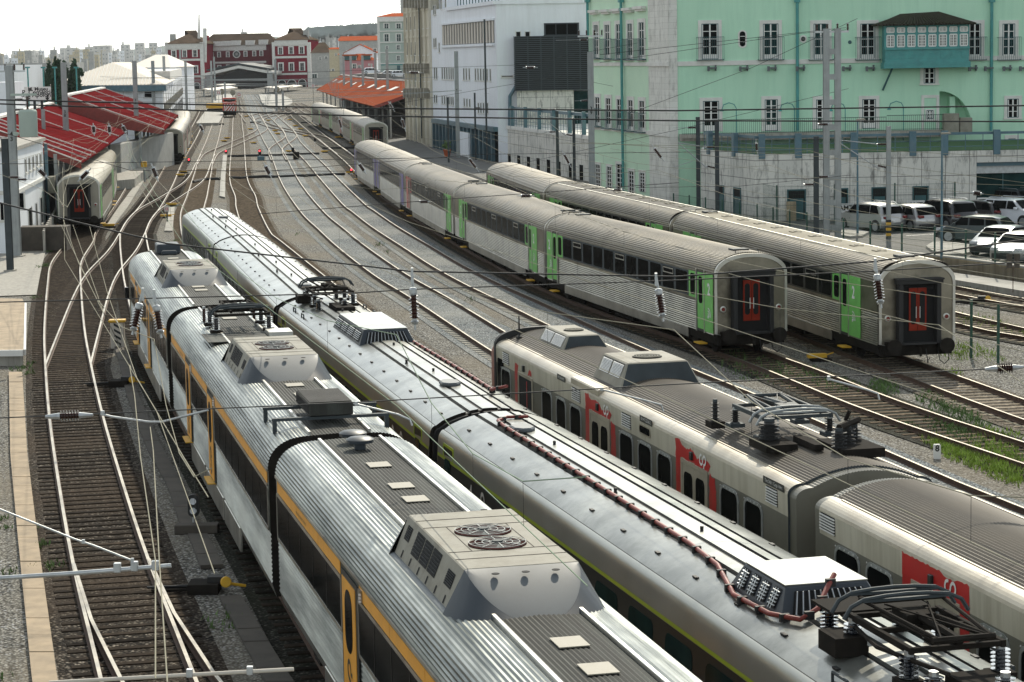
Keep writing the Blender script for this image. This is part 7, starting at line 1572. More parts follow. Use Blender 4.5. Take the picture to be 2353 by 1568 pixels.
# ---------------------------------------------------------------- masts, wires, signals
def mast(x, y, h, w=.34, label='', num=None, m='pole_grey', lattice=False, hazard=False, z0=0.0, arms=(), rz=0):
    root = empty('catenary_mast', (x, y, z0), rz, label, 'mast', 'overhead line masts'); q = MB(); t = .022*w/.3+.012
    q.box(-w/2, w/2, -w/2, -w/2+t, 0, h-z0); q.box(-w/2, w/2, w/2-t, w/2, 0, h-z0); q.box(-t/2, t/2, -w/2+t, w/2-t, 0, h-z0) if not lattice else None
    if lattice:
        q = MB()
        for s_ in (-1, 1): q.box(s_*w/2-.16, s_*w/2+.16, -.17, -.14, 0, h-z0); q.box(s_*w/2-.16, s_*w/2+.16, .14, .17, 0, h-z0); q.box(s_*w/2-.02, s_*w/2+.02, -.14, .14, 0, h-z0)
        n = int((h-z0)/1.35)
        for k in range(n): z = .8+k*1.35; q.box(-w/2-.15, w/2+.15, -.185, -.172, z, z+.3)
    q.build('shaft', m, root)
    q = MB(); q.box(-w*.9, w*.9, -w*.9, w*.9, 0, .12); q.build('base', 'concrete', root)
    if num:
        q = MB(); q.box(-.13, .13, -w/2-.012, -w/2-.003, (h-z0)*.62-.42, (h-z0)*.62+.42); pl = q.build('number_plate', m if not lattice else 'zinc', root)
        q = MB()
        for i, c in enumerate(num): text_on(q, c, .36, (0, -w/2-.016, (h-z0)*.62+.28-i*.3), (1, 0, 0), (0, 0, 1), 0, .01)
        q.build('number', 'charcoal_paint', pl)
    if hazard:
        q = MB()
        for k in range(6): q.box(-w/2-.01, w/2+.01, -w/2-.012, w/2+.012, .1+k*.3, .25+k*.3, 0); q.box(-w/2-.01, w/2+.01, -w/2-.012, w/2+.012, .25+k*.3, .4+k*.3, 1)
        q.build('hazard_band', ['yellow_paint', 'black_rubber'], root)
    for kind, z, dx in arms:
        q = MB(); i_ = MB(); s_ = 1 if dx > 0 else -1; a = s_*w/2
        if kind == 'cantilever':
            q.tube([(a+s_*.5, 0, z+1.2), (dx, 0, z+1.5)], .03); q.tube([(a+s_*.5, 0, z-.1), (dx, 0, z+1.5)], .032); q.tube([(a+s_*1.4, 0, z+.35), (dx+s_*.3, 0, z)], .018)
            insul(i_, a, 0, z+1.2, .5, .09, 6, ax=(s_, 0, 0)); insul(i_, a, 0, z-.1, .5, .09, 6, ax=(s_, 0, .25))
        elif kind == 'insul': insul(i_, a, 0, z, .5, .1, 7, ax=(s_, 0, 0)); q.tube([(a+s_*.5, 0, z), (dx, 0, z)], .015)
        elif kind == 'top':
            q.box(-.9, .9, -.05, .05, z, z+.1)
            for xx in (-.8, -.25, .3, .85): insul(i_, xx, 0, z+.1, .38, .09, 5)
        ar = q.build('arm', 'zinc', root)
        i_.build('insulator', ['insulator_brown', 'zinc'], ar, smooth=30)
    return root
def mastp(k_, xb, yb, ytop, w=.34, z0=0.0, Y=None, **kw):
    p = G(*K(k_, xb, yb), z0) if Y is None else Wp(*K(k_, xb, yb), Y); h = Wp(*K(k_, xb, ytop), p.y).z; return mast(p.x, p.y, h, w, z0=z0, **kw)
mastp('c4', 118, 218, -1073, .44, label='tall grey mast with insulators and a hanging transformer drum at the left edge', num='43', arms=(('top', 10.9, 1), ('insul', 9.3, 1.2), ('insul', 8.7, 1.2), ('insul', 4.6, 1.3)))
mastp('c4', 70, 316, -580, .34, label='dark steel mast in front of the small white building', m='pole_dark', arms=(('insul', 5.2, .9),))
q = MB(); p = G(*K('c4', 118, 218), 0); rt = empty('transformer_drum', (p.x+1.05, p.y-.4, 7.1), 0, 'pale green drum with insulator hanging beside the tall left mast', 'transformer')
q.lathe([(.5, 0), (.54, .1), (.54, 1.5), (.45, 1.6)], (0, 0, 0), 0, 18); q.build('drum', 'sage_wall', rt, smooth=30); q = MB(); insul(q, 0, 0, 1.6, .8, .12, 7); q.build('insulator', ['insulator_brown', 'zinc'], rt, smooth=30); q = MB(); q.box(-.95, .55, -.1, .1, 2.42, 2.55); q.box(-.9, -.6, -.1, .1, .1, .3); q.build('bracket', 'sage_wall', rt)
mastp('c1', 443, 850, 420, .42, Y=196, z0=0, label='grey mast rising through the near red canopy', num='38')
mastp('c1', 296, 915, 735, .26, Y=186, label='short grey mast standing through the near red canopy', num='382')
mastp('c1', 930, 1150, 410, .44, label='grey mast with yellow band at its foot between the two red canopies', num='36', arms=(('insul', 5.4, 1.2),))
mastp('c1', 1036, 690, 410, .42, Y=330, label='plain grey mast behind the farther red canopy beside the warehouse window')
mastp('c1', 1105, 515, 378, .42, Y=400, label='plain grey mast by the ridge of the warehouse roof')
for x, yt, Y, l in ((245, 632, 560, 'leftmost'), (325, 455, 640, 'second'), (400, 632, 520, 'third')): mastp('q4', x, 1100, yt, .5, Y=Y, label='%s of three grey masts beside the flank of the long warehouse' % l)
for x, yb, yt, Y, l in ((795, 1230, 620, 620, 'grey mast with box frame left of the red locomotive'), (838, 1130, 560, 660, 'grey mast with crossarms in front of the station shed mouth'), (990, 1180, 945, 640, 'short grey mast behind the ball lamps of the station'), (1770, 1340, 600, 520, 'grey mast standing on the pale island platform'), (1640, 950, 750, 860, 'thin mast at the right column row of the station shed'), (1868, 1260, 1080, 530, 'short post on the island platform with oval sign')): mastp('q4', x, yb, yt, .45, Y=Y, label=l)
for x, yb, yt, Y, l in ((690, 1272, 892, 480, 'smallest and leftmost'), (803, 1277, 882, 450, 'second from left'), (988, 1312, 872, 425, 'middle'), (1190, 1380, 832, 395, 'second from right'), (1375, 1402, 778, 372, 'tallest')): mastp('q3', x, yb, yt, .42, Y=Y, z0=0, label='%s of the five grey masts rising through the orange canopy' % l)
mastp('c2', 625, 968, 358, .46, label='thick grey mast in front of the cream apartment block', arms=(('insul', 9.3, -1.5), ('insul', 6.2, 2.2)))
mastp('c2', 896, 1078, 345, .44, label='thick grey mast with number five before the white building flank', num='5')
mastp('c2', 1166, 1078, 335, .42, label='thick grey mast at the front corner of the white building', arms=(('insul', 7.3, -1.5),))
mastp('c2', 1090, 1092, 130, .2, m='pole_dark', label='tall thin dark mast in front of the white building flank')
mastp('c2', 1015, 1085, 625, .2, m='pole_dark', label='short dark mast between the two thick masts of the white building', arms=(('insul', 5.8, 1.5),))
mastp('c2', 833, 1112, 655, .2, m='pole_dark', label='short dark mast beside the terracotta plant pot')
mastp('c2', 1566, 1196, 748, .24, Y=190, m='pole_dark', label='dark mast in front of the slit windows of the terrace wall', arms=(('insul', 5.2, -1.8), ('insul', 7.0, -1.4)))
mastp('c2', 1678, 1225, 800, .22, Y=180, m='pole_dark', label='dark mast nearest the left end of the mint building side', arms=(('cantilever', 5.3, -2.6),))
mastp('c2', 1796, 1245, 350, .44, Y=172, label='tall grey mast number 39 at the left edge of the mint building', num='39', arms=(('top', 12.6, 1), ('insul', 12.4, -2.5), ('insul', 8, -1.2)))
mastp('c3', 165, 1420, 788, .25, Y=150, m='pole_dark', label='dark brown mast at the left end of the stone annex', arms=(('insul', 6.6, -1.6),))
mastp('c3', 292, 1447, 805, .24, Y=146, m='pole_dark', label='dark mast beside the angled doors of the stone annex', arms=(('cantilever', 4.3, -2.4),))
mastp('q1', 85, 775, -1730, .62, Y=127, z0=CPZ, lattice=True, label='big double channel mast with cable and insulators in front of the annex', arms=(('top', 11.4, 1),))
mastp('c3', 957, 1560, 918, .26, Y=126, label='dark grey mast just left of the big double channel mast', m='pole_dark', arms=(('insul', 4.2, -1.6), ('insul', 4.6, 1.2), ('insul', 7.4, 1.2)))
mastp('q1', 750, 932, -574, .24, hazard=True, label='grey mast with yellow and black hazard bands at its foot by the car park', arms=(('cantilever', 4.9, -3.0),))
def lamp(k_, xb, yb, ytop, z0, label, dx=-.6):
    p = G(*K(k_, xb, yb), z0); h = Wp(*K(k_, xb, ytop), p.y).z; rt = empty('street_lamp', (p.x, p.y, z0), 0, label, 'street lamp', 'car park lamps'); q = MB(); q.tube([(0, 0, 0), (0, 0, h-z0)], .07, 0, 8, r2=.045); q.build('pole', 'blue_steel', rt, smooth=40)
    q = MB(); q.hexa([(dx*.1, -.1, h-z0), (dx*.1+.5, -.1, h-z0+.02), (dx*.1+.5, .1, h-z0+.02), (dx*.1, .1, h-z0), (dx*.1, -.08, h-z0+.08), (dx*.1+.45, -.08, h-z0+.1), (dx*.1+.45, .08, h-z0+.1), (dx*.1, .08, h-z0+.08)]); q.build('lamp_head', 'unit_white', rt)
lamp('q1', 385, 718, -644, CPZ, 'slim blue grey lamp post on the paved kerb beside the silver crossover car')
lamp('q1', 1378, 990, -479, CPZ, 'slim blue grey lamp post at the traffic island of the car park')
# ---- overhead lines along the tracks
def tpt(key, y):
    c = TR[key]
    for a, b in zip(c, c[1:]):
        if min(a.y, b.y) <= y <= max(a.y, b.y): return a.lerp(b, (y-a.y)/(b.y-a.y or 1))
    return None
def catenary(key, ys, label, m='wire_light', zc=5.35, zm=6.6, r_=.008, dstep=7.5, zig=.2):
    P = [tpt(key, y) for y in ys]; P = [p for p in P if p]; root = empty('overhead_line', (P[0].x, P[0].y, 0), 0, label, 'overhead wire', 'contact lines above the tracks')
    S = [(p+Vector((zig*(1 if i % 2 else -1), 0, 0))) for i, p in enumerate(P)]
    q = MB(); q.tube([(p.x, p.y, zc) for p in S], r_, 0, 5); wchild(q.build('contact_wire', m), root)
    ms = []; dr = MB()
    for a, b in zip(S, S[1:]):
        n = max(4, int((b-a).length/dstep))
        for k in range(n):
            t = k/n; p = a.lerp(b, t); z = zm-(zm-zc-.35)*4*t*(1-t); ms.append((p.x, p.y, z))
            if k: dr.tube([(p.x, p.y, zc), (p.x, p.y, z)], .004, 0, 4)
    ms.append((S[-1].x, S[-1].y, zm)); q = MB(); q.tube(ms, r_, 0, 5); wchild(q.build('messenger_wire', m), root); wchild(dr.build('dropper', 'wire_dark'), root)
catenary('T1', (27, 40, 72, 108, 150, 195, 240), 'pair of light wires sagging above the leftmost track')
catenary('T2', (87, 112, 150, 195, 250, 320, 400), 'wires above the curve towards the cream coaches')
catenary('A', (26, 40, 78, 120, 155), 'wires above the orange striped silver train', m='wire_green')
catenary('T3', (24, 40, 82, 130, 185, 240, 300, 370, 450, 540), 'wires above the smooth silver train with lime stripe')
catenary('T4', (24, 40, 86, 135, 190, 245, 310, 380, 460, 550), 'wires above the cream and red train')
catenary('T5', (24, 40, 90, 140, 195, 250, 320, 390, 470), 'wires above the left polished main track')
catenary('T6', (24, 40, 92, 142, 198, 255, 325, 395, 480), 'wires above the right polished main track')
catenary('T7', (38, 60, 96, 140, 190, 250, 320, 400), 'wires above the green ended stainless coaches')
catenary('T8', (38, 62, 98, 145, 195, 260, 330, 400), 'wires above the coaches beside the car park')
catenary('T10', (64, 84, 112, 150), 'wires above the siding right of the coaches')
def span(name, label, pts, Y, r_=.012, m='wire_dark', extra=()):
    q = MB(); P = [Wp(x, y, Y if not isinstance(Y, (list, tuple)) else Y[i]) for i, (x, y) in enumerate(pts)]; a, b = P[0], P[-1]; P = [a+(a-P[1])*.6]+P+[b+(b-P[-2])*.6]
    q.tube(P, r_, 0, 5); o = q.build(name, m); tag(o, label, 'cable'); return o
span('cross_cable', 'upper of the two long black cables crossing the whole yard above the roofs', [(0, 229.7), (804, 248.8), (1551, 254.6), (2353, 243)], 58, .02)
span('cross_cable', 'lower of the two long black cables crossing the whole yard above the roofs', [(0, 239), (804, 266), (1551, 277.6), (2353, 279.6)], 58, .02)
span('cross_span', 'thin black span wire holding the hanging insulators, upper strand', [(0, 466.6), (201.7, 517), (383, 559.7), (804, 607.6), (942, 623.6), (1551, 636), (2010, 601), (2353, 551)], 40, .015)
span('cross_span', 'thin black span wire through the middle of the hanging insulators', [(0, 694.7), (804, 674), (948, 665), (1551, 644.5), (2010, 623), (2353, 602)], 40, .011)
span('cross_span', 'lowest black span wire carrying the two horizontal insulators', [(0, 960.7), (804, 925.5), (1541, 883.8), (2263, 848.6), (2353, 845)], 40, .011)
for pts, Y, l in (([(0, 303), (300, 392), (620, 393)], 90, 'black cable slanting over the left red canopy'), ([(1160, 384), (1551, 300), (1800, 240)], 150, 'thin cable rising across the mint building side'), ([(1551, 107), (1840, 75), (1905, 68)], 127, 'upper thin cable reaching the top of the big mast'), ([(1551, 119), (1840, 77), (1905, 72)], 127.3, 'lower thin cable reaching the top of the big mast'), ([(1551, 222), (1730, 155), (1880, 85)], 128, 'long slanting guy cable meeting the big mast'), ([(760, 382), (1100, 355), (1551, 350)], 110, 'thin dark cable over the violet ended coaches'), ([(0, 377), (420, 372), (800, 366)], 100, 'thin dark cable just above the far rails'), ([(1551, 430), (1700, 428), (1860, 412)], 120, 'thin cable left of the dark grey mast'), ([(746, 480), (1000, 460), (1350, 435)], 85, 'thin cable over the gravel towards the coaches'),
                  ([(600, 170), (1180, 150), (1360, 118)], 172, 'thin cable to the top of mast 39'), ([(1052, 215), (1290, 175), (1366, 190)], 178, 'thin cable across the dark louvred box'), ([(1551, 340), (1880, 360), (2353, 420)], 125, 'thin light cable crossing the annex wall'), ([(1551, 255+80), (2000, 345), (2353, 362)], 128, 'thin light cable near the top of the annex wall')):
    span('span_wire', l, pts, Y, .013, 'wire_dark' if 'light' not in l else 'wire_light')
def hang(k_, x, y0, y1, label, Y=40, tilt=0, r_=.088):
    a = Wp(*K(k_, x, y0), Y); b = Wp(*K(k_, x+tilt, y1), Y); L_ = (b-a).length; ax = (b-a).normalized(); rt = empty('hanging_insulator', a, 0, label, 'insulator', 'brown ribbed insulators hanging on the span wires')
    q = MB(); q.tube([(0, 0, 0), ax*L_*.28], .025, 0, 6); q.box(-.02, .02, -.045, .045, -L_*.22, .04); q.build('link', 'zinc', rt)
    q = MB(); o = ax*(L_*.40); insul(q, o.x, o.y, o.z, L_*.42, r_, 7, ax=ax, seg=14); q.build('shed_stack', ['insulator_brown', 'zinc'], rt, smooth=30)
    q = MB(); q.lathe([(.05, 0), (.07, L_*.03), (.07, L_*.1), (.04, L_*.12)], ax*(L_*.29), 0, 10, ax); q.tube([ax*L_*.82, ax*L_], .022, 0, 6); q.lathe([(.05, 0), (.07, L_*.02), (.05, L_*.07)], ax*(L_*.84), 0, 10, ax); q.build('cap', 'zinc', rt, smooth=30); return rt
hang('b1', 585, 305, 705, 'hanging brown insulator over the gravel between the silver and cream trains', tilt=22)
hang('b1', 2225, 340, 650, 'hanging brown insulator in front of the near green ended coach', tilt=50)
hang('b2', 1352, 240, 560, 'hanging brown insulator in front of the right coach gangway', tilt=42)
hang('c4', 960, 440, 740, 'left of the two hanging insulators beside the far orange striped carriage', tilt=-70)
hang('c4', 1035, 450, 760, 'right of the two hanging insulators beside the far orange striped carriage', tilt=50)
for k_, x0, x1, y0, y1, Y, l in (('c4', 305, 625, 1290, 1278, 40, 'horizontal brown insulator on the lowest span wire over the leftmost track'), ('b2', 2090, 2350, 972, 955, 40, 'horizontal brown insulator on the lowest span wire at the right edge')):
    a = Wp(*K(k_, x0, y0), Y-.02); b = Wp(*K(k_, x1, y1), Y-.02); ax = (b-a).normalized(); L_ = (b-a).length; rt = empty('line_insulator', a, 0, l, 'insulator'); q = MB(); o = ax*L_*.3; insul(q, o.x, o.y, o.z, L_*.42, .1, 7, ax=ax, seg=14); q.build('shed_stack', ['insulator_brown', 'zinc'], rt, smooth=30)
    q = MB(); q.tube([(0, 0, 0), ax*L_*.12, ax*L_*.3], .03, 0, 6, r2=.06); q.tube([ax*L_*.72, ax*L_], .06, 0, 6, r2=.025); q.build('cap', 'zinc', rt, smooth=30)
def sins(k_, x0, y0, x1, y1, Y, label, r_=.11):
    a = Wp(*K(k_, x0, y0), Y); b = Wp(*K(k_, x1, y1), Y); ax = (b-a).normalized(); L_ = (b-a).length; rt = empty('line_insulator', a, 0, label, 'insulator', 'small insulators on the far wires'); q = MB(); insul(q, 0, 0, 0, L_, r_, 7, ax=ax); q.build('shed_stack', ['insulator_brown', 'zinc'], rt, smooth=30)
    q = MB(); q.tube([-ax*L_*.5, Vector((0, 0, 0))], .02); q.tube([ax*L_, ax*L_*1.5], .02); q.build('link', 'zinc', rt)
for a in (('c1', 265, 1145, 305, 1185, 75, 'small insulator in front of the white building wall at left'), ('c1', 590, 1155, 545, 1200, 75, 'small insulator in front of the left coach roof'), ('c1', 628, 850, 632, 892, 95, 'leftmost of three small insulators over the near red canopy'), ('c1', 733, 850, 737, 892, 95, 'middle of three small insulators over the near red canopy'), ('c1', 826, 850, 842, 884, 95, 'rightmost of three small insulators over the near red canopy'), ('c1', 1028, 1130, 1052, 1190, 75, 'small insulator over the two rails left of the silver nose'), ('c1', 1785, 1120, 1812, 1172, 80, 'small insulator over the gravel right of the white slab path'), ('c1', 1345, 845, 1362, 880, 120, 'small insulator beside the cream coach flank'),
          ('c2', 572, 487, 628, 490, 150, 'dark insulator on the cable before the cream block'), ('c2', 1355, 455, 1405, 455, 130, 'dark insulator on the cable before the louvred box'), ('c2', 640, 1357, 692, 1357, 100, 'horizontal insulator over the violet ended coach flank'), ('c2', 1322, 1318, 1380, 1318, 90, 'horizontal insulator over the third stainless coach roof'), ('c2', 970, 1070, 1015, 1130, 120, 'slanting insulator at the left end of the light ribbed coach'), ('c2', 1608, 1040, 1640, 1100, 120, 'slanting insulator before the slit windows'), ('c2', 2215, 1000, 2260, 1060, 110, 'slanting insulator before the stone corner'), ('c2', 518, 805, 535, 860, 140, 'slanting insulator before the dark platform opening'), ('c2', 1940, 1280, 1990, 1278, 120, 'horizontal insulator before the mint ground floor windows'), ('c2', 230, 1105, 262, 1150, 90, 'slanting insulator at the end of the violet coach'), ('c3', 553, 965, 558, 1012, 125, 'upright insulator before the annex corner'), ('q1', 1755, 212, 1835, 222, 90, 'dark horizontal insulator above the parked cars'), ('c2', 435, 700, 458, 735, 160, 'small slanting insulator under the orange canopy edge'), ('c2', 95, 805, 110, 860, 140, 'slanting insulator over the cream roofed coaches')):
    sins(*a)
# feeders and span wires of the left fan, at contact height
def wirez(label, k_, pts, z=5.4, r_=.009, m='wire_light'):
    q = MB(); q.tube([G(*K(k_, *p), z) for p in pts], r_, 0, 5); tag(q.build('span_wire', m), label, 'cable')
for i, (pts, l) in enumerate(((((0, 850), (300, 740), (560, 632), (860, 655), (1300, 590), (1900, 370)), 'light wire crossing both red canopies from the left edge'),
              (((0, 1050), (270, 985), (600, 880), (890, 760), (1300, 625), (1600, 510), (2010, 430)), 'light wire with a black ball over the near red canopy'),
              (((0, 880), (400, 825), (900, 770), (1290, 710), (1600, 710), (1870, 505), (2130, 490)), 'light wire bending at the middle insulator of the near canopy'),
              (((575, 1220), (850, 1090), (1060, 930), (1290, 715)), 'light wire from the white building insulator up to the canopy'),
              (((575, 1220), (750, 1559)), 'light wire from the small insulator down over the left coach end'),
              (((930, 1240), (1060, 1559)), 'light wire dropping in front of the left coach door'),
              (((790, 1559), (920, 1320), (1115, 1190), (1440, 1010), (1580, 870), (1900, 660), (2000, 470)), 'light wire running over the left coach roof'),
              (((1480, 680), (1560, 900), (1520, 1040), (1640, 1310), (1800, 1559)), 'light wire kinked in front of the yellow box'),
              (((1560, 930), (1620, 1050), (1860, 1250), (2160, 1559)), 'light wire crossing the two rails left of the silver nose'),
              (((140, 1065), (530, 1015), (950, 960), (1240, 900)), 'short light wire over the dark opening below the canopy'),
              (((200, 710), (800, 640), (1560, 520), (2100, 400)), 'thin light wire along the tops of the two red canopies'),
              (((0, 1170), (500, 1350), (800, 1559)), 'light wire crossing the front of the small white building'),
              (((560, 632), (860, 650), (1220, 458), (1400, 462), (1720, 440), (2160, 410)), 'light zigzag wire over the farther red canopy'))):
    wirez(l, 'z4', pts, 6.0 if i < 3 else 5.5)
wirez('heavier light wire running beside the orange striped train down to the bottom edge', 'c4', [(600, 0), (720, 450), (920, 1030), (1235, 1563), (1400, 1830)], 5.35)
wirez('pale wire running over the leftmost track towards the foreground pipe', 'c4', [(410, 0), (660, 520), (870, 940), (905, 1150), (945, 1563), (1045, 2258), (1045, 3050)], 5.35)
wirez('pale wire dropping past the steady arm hook to the foreground pipe node', 'c4', [(1010, 1360), (1030, 1513), (1070, 2243), (1125, 3076)], 5.35)
wirez('second pale wire running beside the first over the leftmost track', 'c4', [(490, 0), (700, 600), (880, 960)], 5.35)
# foreground steady arms
def pipe(label, k_, pts, Y, r_, m='zinc', clamp=()):
    P = [Wp(*K(k_, *p), Y) for p in pts]; P[0] = P[0]+(P[0]-P[1])*.4 if pts[0][0] <= 0 else P[0]; rt = empty('steady_arm', P[0], 0, label, 'wire arm', 'tubular arms steadying the wires'); q = MB(); q.tube([p-P[0] for p in P], r_, 0, 10); q.build('tube', m, rt, smooth=40)
    q = MB()
    for c in clamp: p = Wp(*K(k_, *c), Y)-P[0]; q.box(p.x-r_*1.5, p.x+r_*1.5, -r_*1.4, r_*1.4, p.z-r_*1.5, p.z+r_*2.6); q.lathe([(r_*1.9, 0), (r_*1.9, r_*1.2)], (p.x, -r_*.6, p.z), 0, 10, (0, 1, 0))
    if clamp: q.build('clamp', 'zinc', rt, bevel=r_*.2)
pipe('thick grey pipe reaching in from the lower left edge with clamps', 'b3', [(0, 862), (560, 826), (1150, 778)], 28, .028, clamp=((790, 800), (905, 790), (1045, 785)))
pipe('rusty tan pipe along the bottom edge with a clamp', 'b3', [(330, 1566), (1000, 1528), (1975, 1475)], 27, .024, 'beige_sheet', clamp=((1275, 1508), (1680, 1490)))
pipe('short blurred rod with zinc end leaning on the grey pipe', 'b3', [(0, 400), (500, 600), (620, 640), (890, 745)], 28, .012, 'zinc', clamp=((560, 620), (890, 745)))
pipe('curved light steady arm over the leftmost track with drop hooks', 'c4', [(675, 1270), (750, 1290), (1000, 1325), (1090, 1325), (1350, 1258), (1400, 1245)], 40, .02, clamp=((690, 1270),))
pipe('light steady arm over the roof of the long silver train', 'b1', [(190, 1200), (490, 1275), (570, 1310), (585, 1350)], 40, .018, clamp=((210, 1205),))
pipe('light steady arm above the cream and red train roof', 'b1', [(1850, 1105), (2150, 1180), (2260, 1210), (2275, 1255)], 40, .016, clamp=((1860, 1108),))
pipe('light steady arm over the weedy tracks at right', 'b2', [(1030, 1035), (1300, 1110), (1370, 1135), (1380, 1175)], 40, .018, clamp=((1040, 1035),))
# ---- ground level signals, point levers, signs
def lever(p, rz, label, s_=1.0):
    rt = empty('point_lever', p, rz, label, 'point lever', 'yellow point levers among the rails'); q = MB(); q.box(-.55*s_, .25*s_, -.12, .12, .12, .28); q.tube([(.2*s_, 0, .2), (.55*s_, 0, .3)], .03, 0, 5); q.build('weight', 'yellow_paint', rt, bevel=.03)
    q = MB(); q.box(-.35, .35, -.3, .3, 0, .1); q.build('chair', 'underframe', rt)
for i, (k_, x, y) in enumerate((('z1', 1130, 315), ('z1', 890, 372), ('z1', 920, 408), ('z1', 810, 250), ('z1', 1060, 243), ('z1', 550, 203), ('z1', 600, 353), ('z1', 325, 462), ('z1', 290, 496), ('z1', 635, 517), ('z1', 1060, 618), ('z1', 1475, 622), ('z1', 1630, 453), ('z1', 1250, 434), ('z1', 1190, 352), ('z1', 1785, 873), ('c1', 1240, 1164), ('c1', 1220, 1188), ('c1', 1165, 1389), ('c1', 1130, 1467), ('c1', 745, 1532))):
    lever(G(*K(k_, x, y)), random.uniform(-.1, .1), 'small yellow point lever lying on the gravel between the fanning rails', 1.0)
lever(G(*K('b2', 985, 915)), .1, 'yellow weight in the weeds between the two stainless coaches', .9)
lever(G(*K('z1', 2050, 972)), .1, 'yellow step plate on the gravel beside the violet ended coach', .7)
def dwarf(k_, x, y, ytop, label, lit=None, two=False, face=-1):
    p = G(*K(k_, x, y)); h = max(.5, Wp(*K(k_, x, ytop), p.y).z); rt = empty('dwarf_signal', p, 0, label, 'signal', 'dwarf signals among the tracks'); q = MB(); q.tube([(0, 0, 0), (0, 0, h*.4)], .05, 0, 6); q.box(-.16, .16, -.16, .16, 0, .06); q.build('post', 'zinc', rt)
    wd = h*.16 if two else .17; q = MB(); q.prism([(a_, -.1, b_) for a_, b_ in rrect(-wd, wd, h*.35, h, wd*.8, 4)], (0, .2, 0)); hd = q.build('head', 'black_rubber', rt)
    for i, f_ in enumerate((.82, .54)):
        q = MB(); q.lathe([(wd*.55, 0), (wd*.62, .06), (wd*.5, .05)], (0, -.1, h*f_), 0, 12, (0, -1, 0))
        if lit and i == 0: o = q.build('lamp', 'signal_red_lit', hd, smooth=30)
        else: o = q.build('lamp', 'lamp_glass' if two else 'glass_dark', hd, smooth=30)
m_ = mat('signal_red_lit', (.8, .05, .05), .3); b_ = m_.node_tree.nodes['Principled BSDF']; b_.inputs['Emission Color'].default_value = (1, .06, .08, 1); b_.inputs['Emission Strength'].default_value = 2.0
dwarf('z1', 307, 655, 590, 'dwarf signal glowing red at the end of the white slab path', True)
dwarf('z1', 705, 690, 580, 'tall dark dwarf signal with dim red lamp before the polished tracks', True)
dwarf('z1', 1095, 655, 560, 'dark dwarf signal seen from behind between the polished tracks')
dwarf('z1', 1783, 878, 808, 'dwarf signal glowing red beside the violet ended coach', True)
dwarf('z1', 1355, 510, 455, 'small dwarf signal beside the dark rails under the diagonal crossover')
dwarf('c1', 1272, 1110, 1065, 'dwarf signal glowing red beside the two rails left of the silver nose', True)
dwarf('b3', 1308, 525, 298, 'black dwarf signal with two clear lenses beside the orange striped train', None, True)
q = MB(); p = G(*K('b3', 1330, 560)); q.box(p.x-.55, p.x+.5, p.y-.15, p.y+.25, .0, .22); tag(q.build('plinth', 'slab_dark', bevel=.02), 'dark slab plinth in front of the two lens dwarf signal', 'plinth')
q = MB(); p = G(*K('z1', 1135, 700)); q.box(p.x-.35, p.x+.35, p.y-.2, p.y+.2, 0, .85); tag(q.build('track_box', 'underframe', bevel=.03), 'black relay box standing between the polished tracks', 'relay box')
q = MB(); p = G(*K('z1', 718, 715)); q.box(p.x-.4, p.x+.4, p.y-.2, p.y+.2, 0, .5); tag(q.build('track_box', 'blue_steel', bevel=.03), 'pale blue relay box below the tall dark dwarf signal', 'relay box')
def target(k_, x, y, s_, Y, label, pole=1.2):
    p = Wp(*K(k_, x, y), Y) if Y else G(*K(k_, x, y), pole); rt = empty('signal_target', (p.x, p.y, 0), 0, label, 'sign', 'white square targets with a red square'); q = MB(); q.box(-s_, s_, -.04, 0, p.z-s_, p.z+s_); q.build('plate', 'white_paint', rt)
    q = MB(); b = s_*.55
    for a_ in ((-b, b, b*.6, b), (-b, b, -b, -b*.6), (-b, -b*.6, -b*.6, b*.6), (b*.6, b, -b*.6, b*.6)): q.box(a_[0], a_[1], -.055, -.041, p.z+a_[2], p.z+a_[3])
    q.build('red_square', 'red_paint', rt); q = MB(); q.tube([(0, .02, 0), (0, .02, p.z)], .05, 0, 6); q.build('post', 'pole_dark', rt)
target('c1', 1122, 1406, .17, None, 'white square target with red square beside the silver nose', 1.0)
target('q4', 888, 1107, .55, 560, 'left white target with red square before the station canopy')
target('q4', 1200, 1135, .55, 540, 'white target with red square just above the red locomotive')
target('q4', 2322, 998, .4, 560, 'small white target with red square by the orange canopy')
# number post 8, sign board, AMT plates, bumper post
q = MB(); p = G(*K('b2', 1768, 1575)); rt = empty('number_post', p, 0, 'white marker stone with a black 8 beside the grass', 'marker'); q.prism([(a_, -.04, b_) for a_, b_ in rrect(-.1, .1, 0, .42, .04)], (0, .08, 0)); q.build('stone', 'white_paint', rt); q = MB(); text_on(q, '8', .24, (0, -.046, .3), (1, 0, 0), (0, 0, 1), 0, .008); q.build('number', 'charcoal_paint', rt)
a = Wp(*K('c1', 165, 675), 196); b = Wp(*K('c1', 340, 583), 196); f = Fac((a.x, 196), (b.x, 196)); rt = empty('sign_board', (a.x, 196, 0), 0, 'big white direction board with black lettering and two down arrows behind the red canopy', 'sign'); q = MB(); f.box(q, 0, f.L, a.z, b.z, -.1, 0); wchild(q.build('board', 'white_paint'), rt); q = MB(); zc = b.z-.65; hh = (b.z-a.z)
for t, dz, s_ in (('M. Museu', .18, .42), ('P. Comércio', .42, .52), ('S.ta Apolónia', .62, .52)): text_on(q, t, s_*1.0, f.pt(f.L*.52, b.z-hh*dz, .01), (1, 0, 0), (0, 0, 1), 0, .012)
for u in (.14, .86): c = f.pt(f.L*u, a.z+hh*.13, .01); q.poly([c+Vector((-.2, 0, .05)), c+Vector((0, 0, -.22)), c+Vector((.2, 0, .05))]); q.poly([c+Vector((-.06, 0, .05)), c+Vector((.06, 0, .05)), c+Vector((.06, 0, .3)), c+Vector((-.06, 0, .3))])
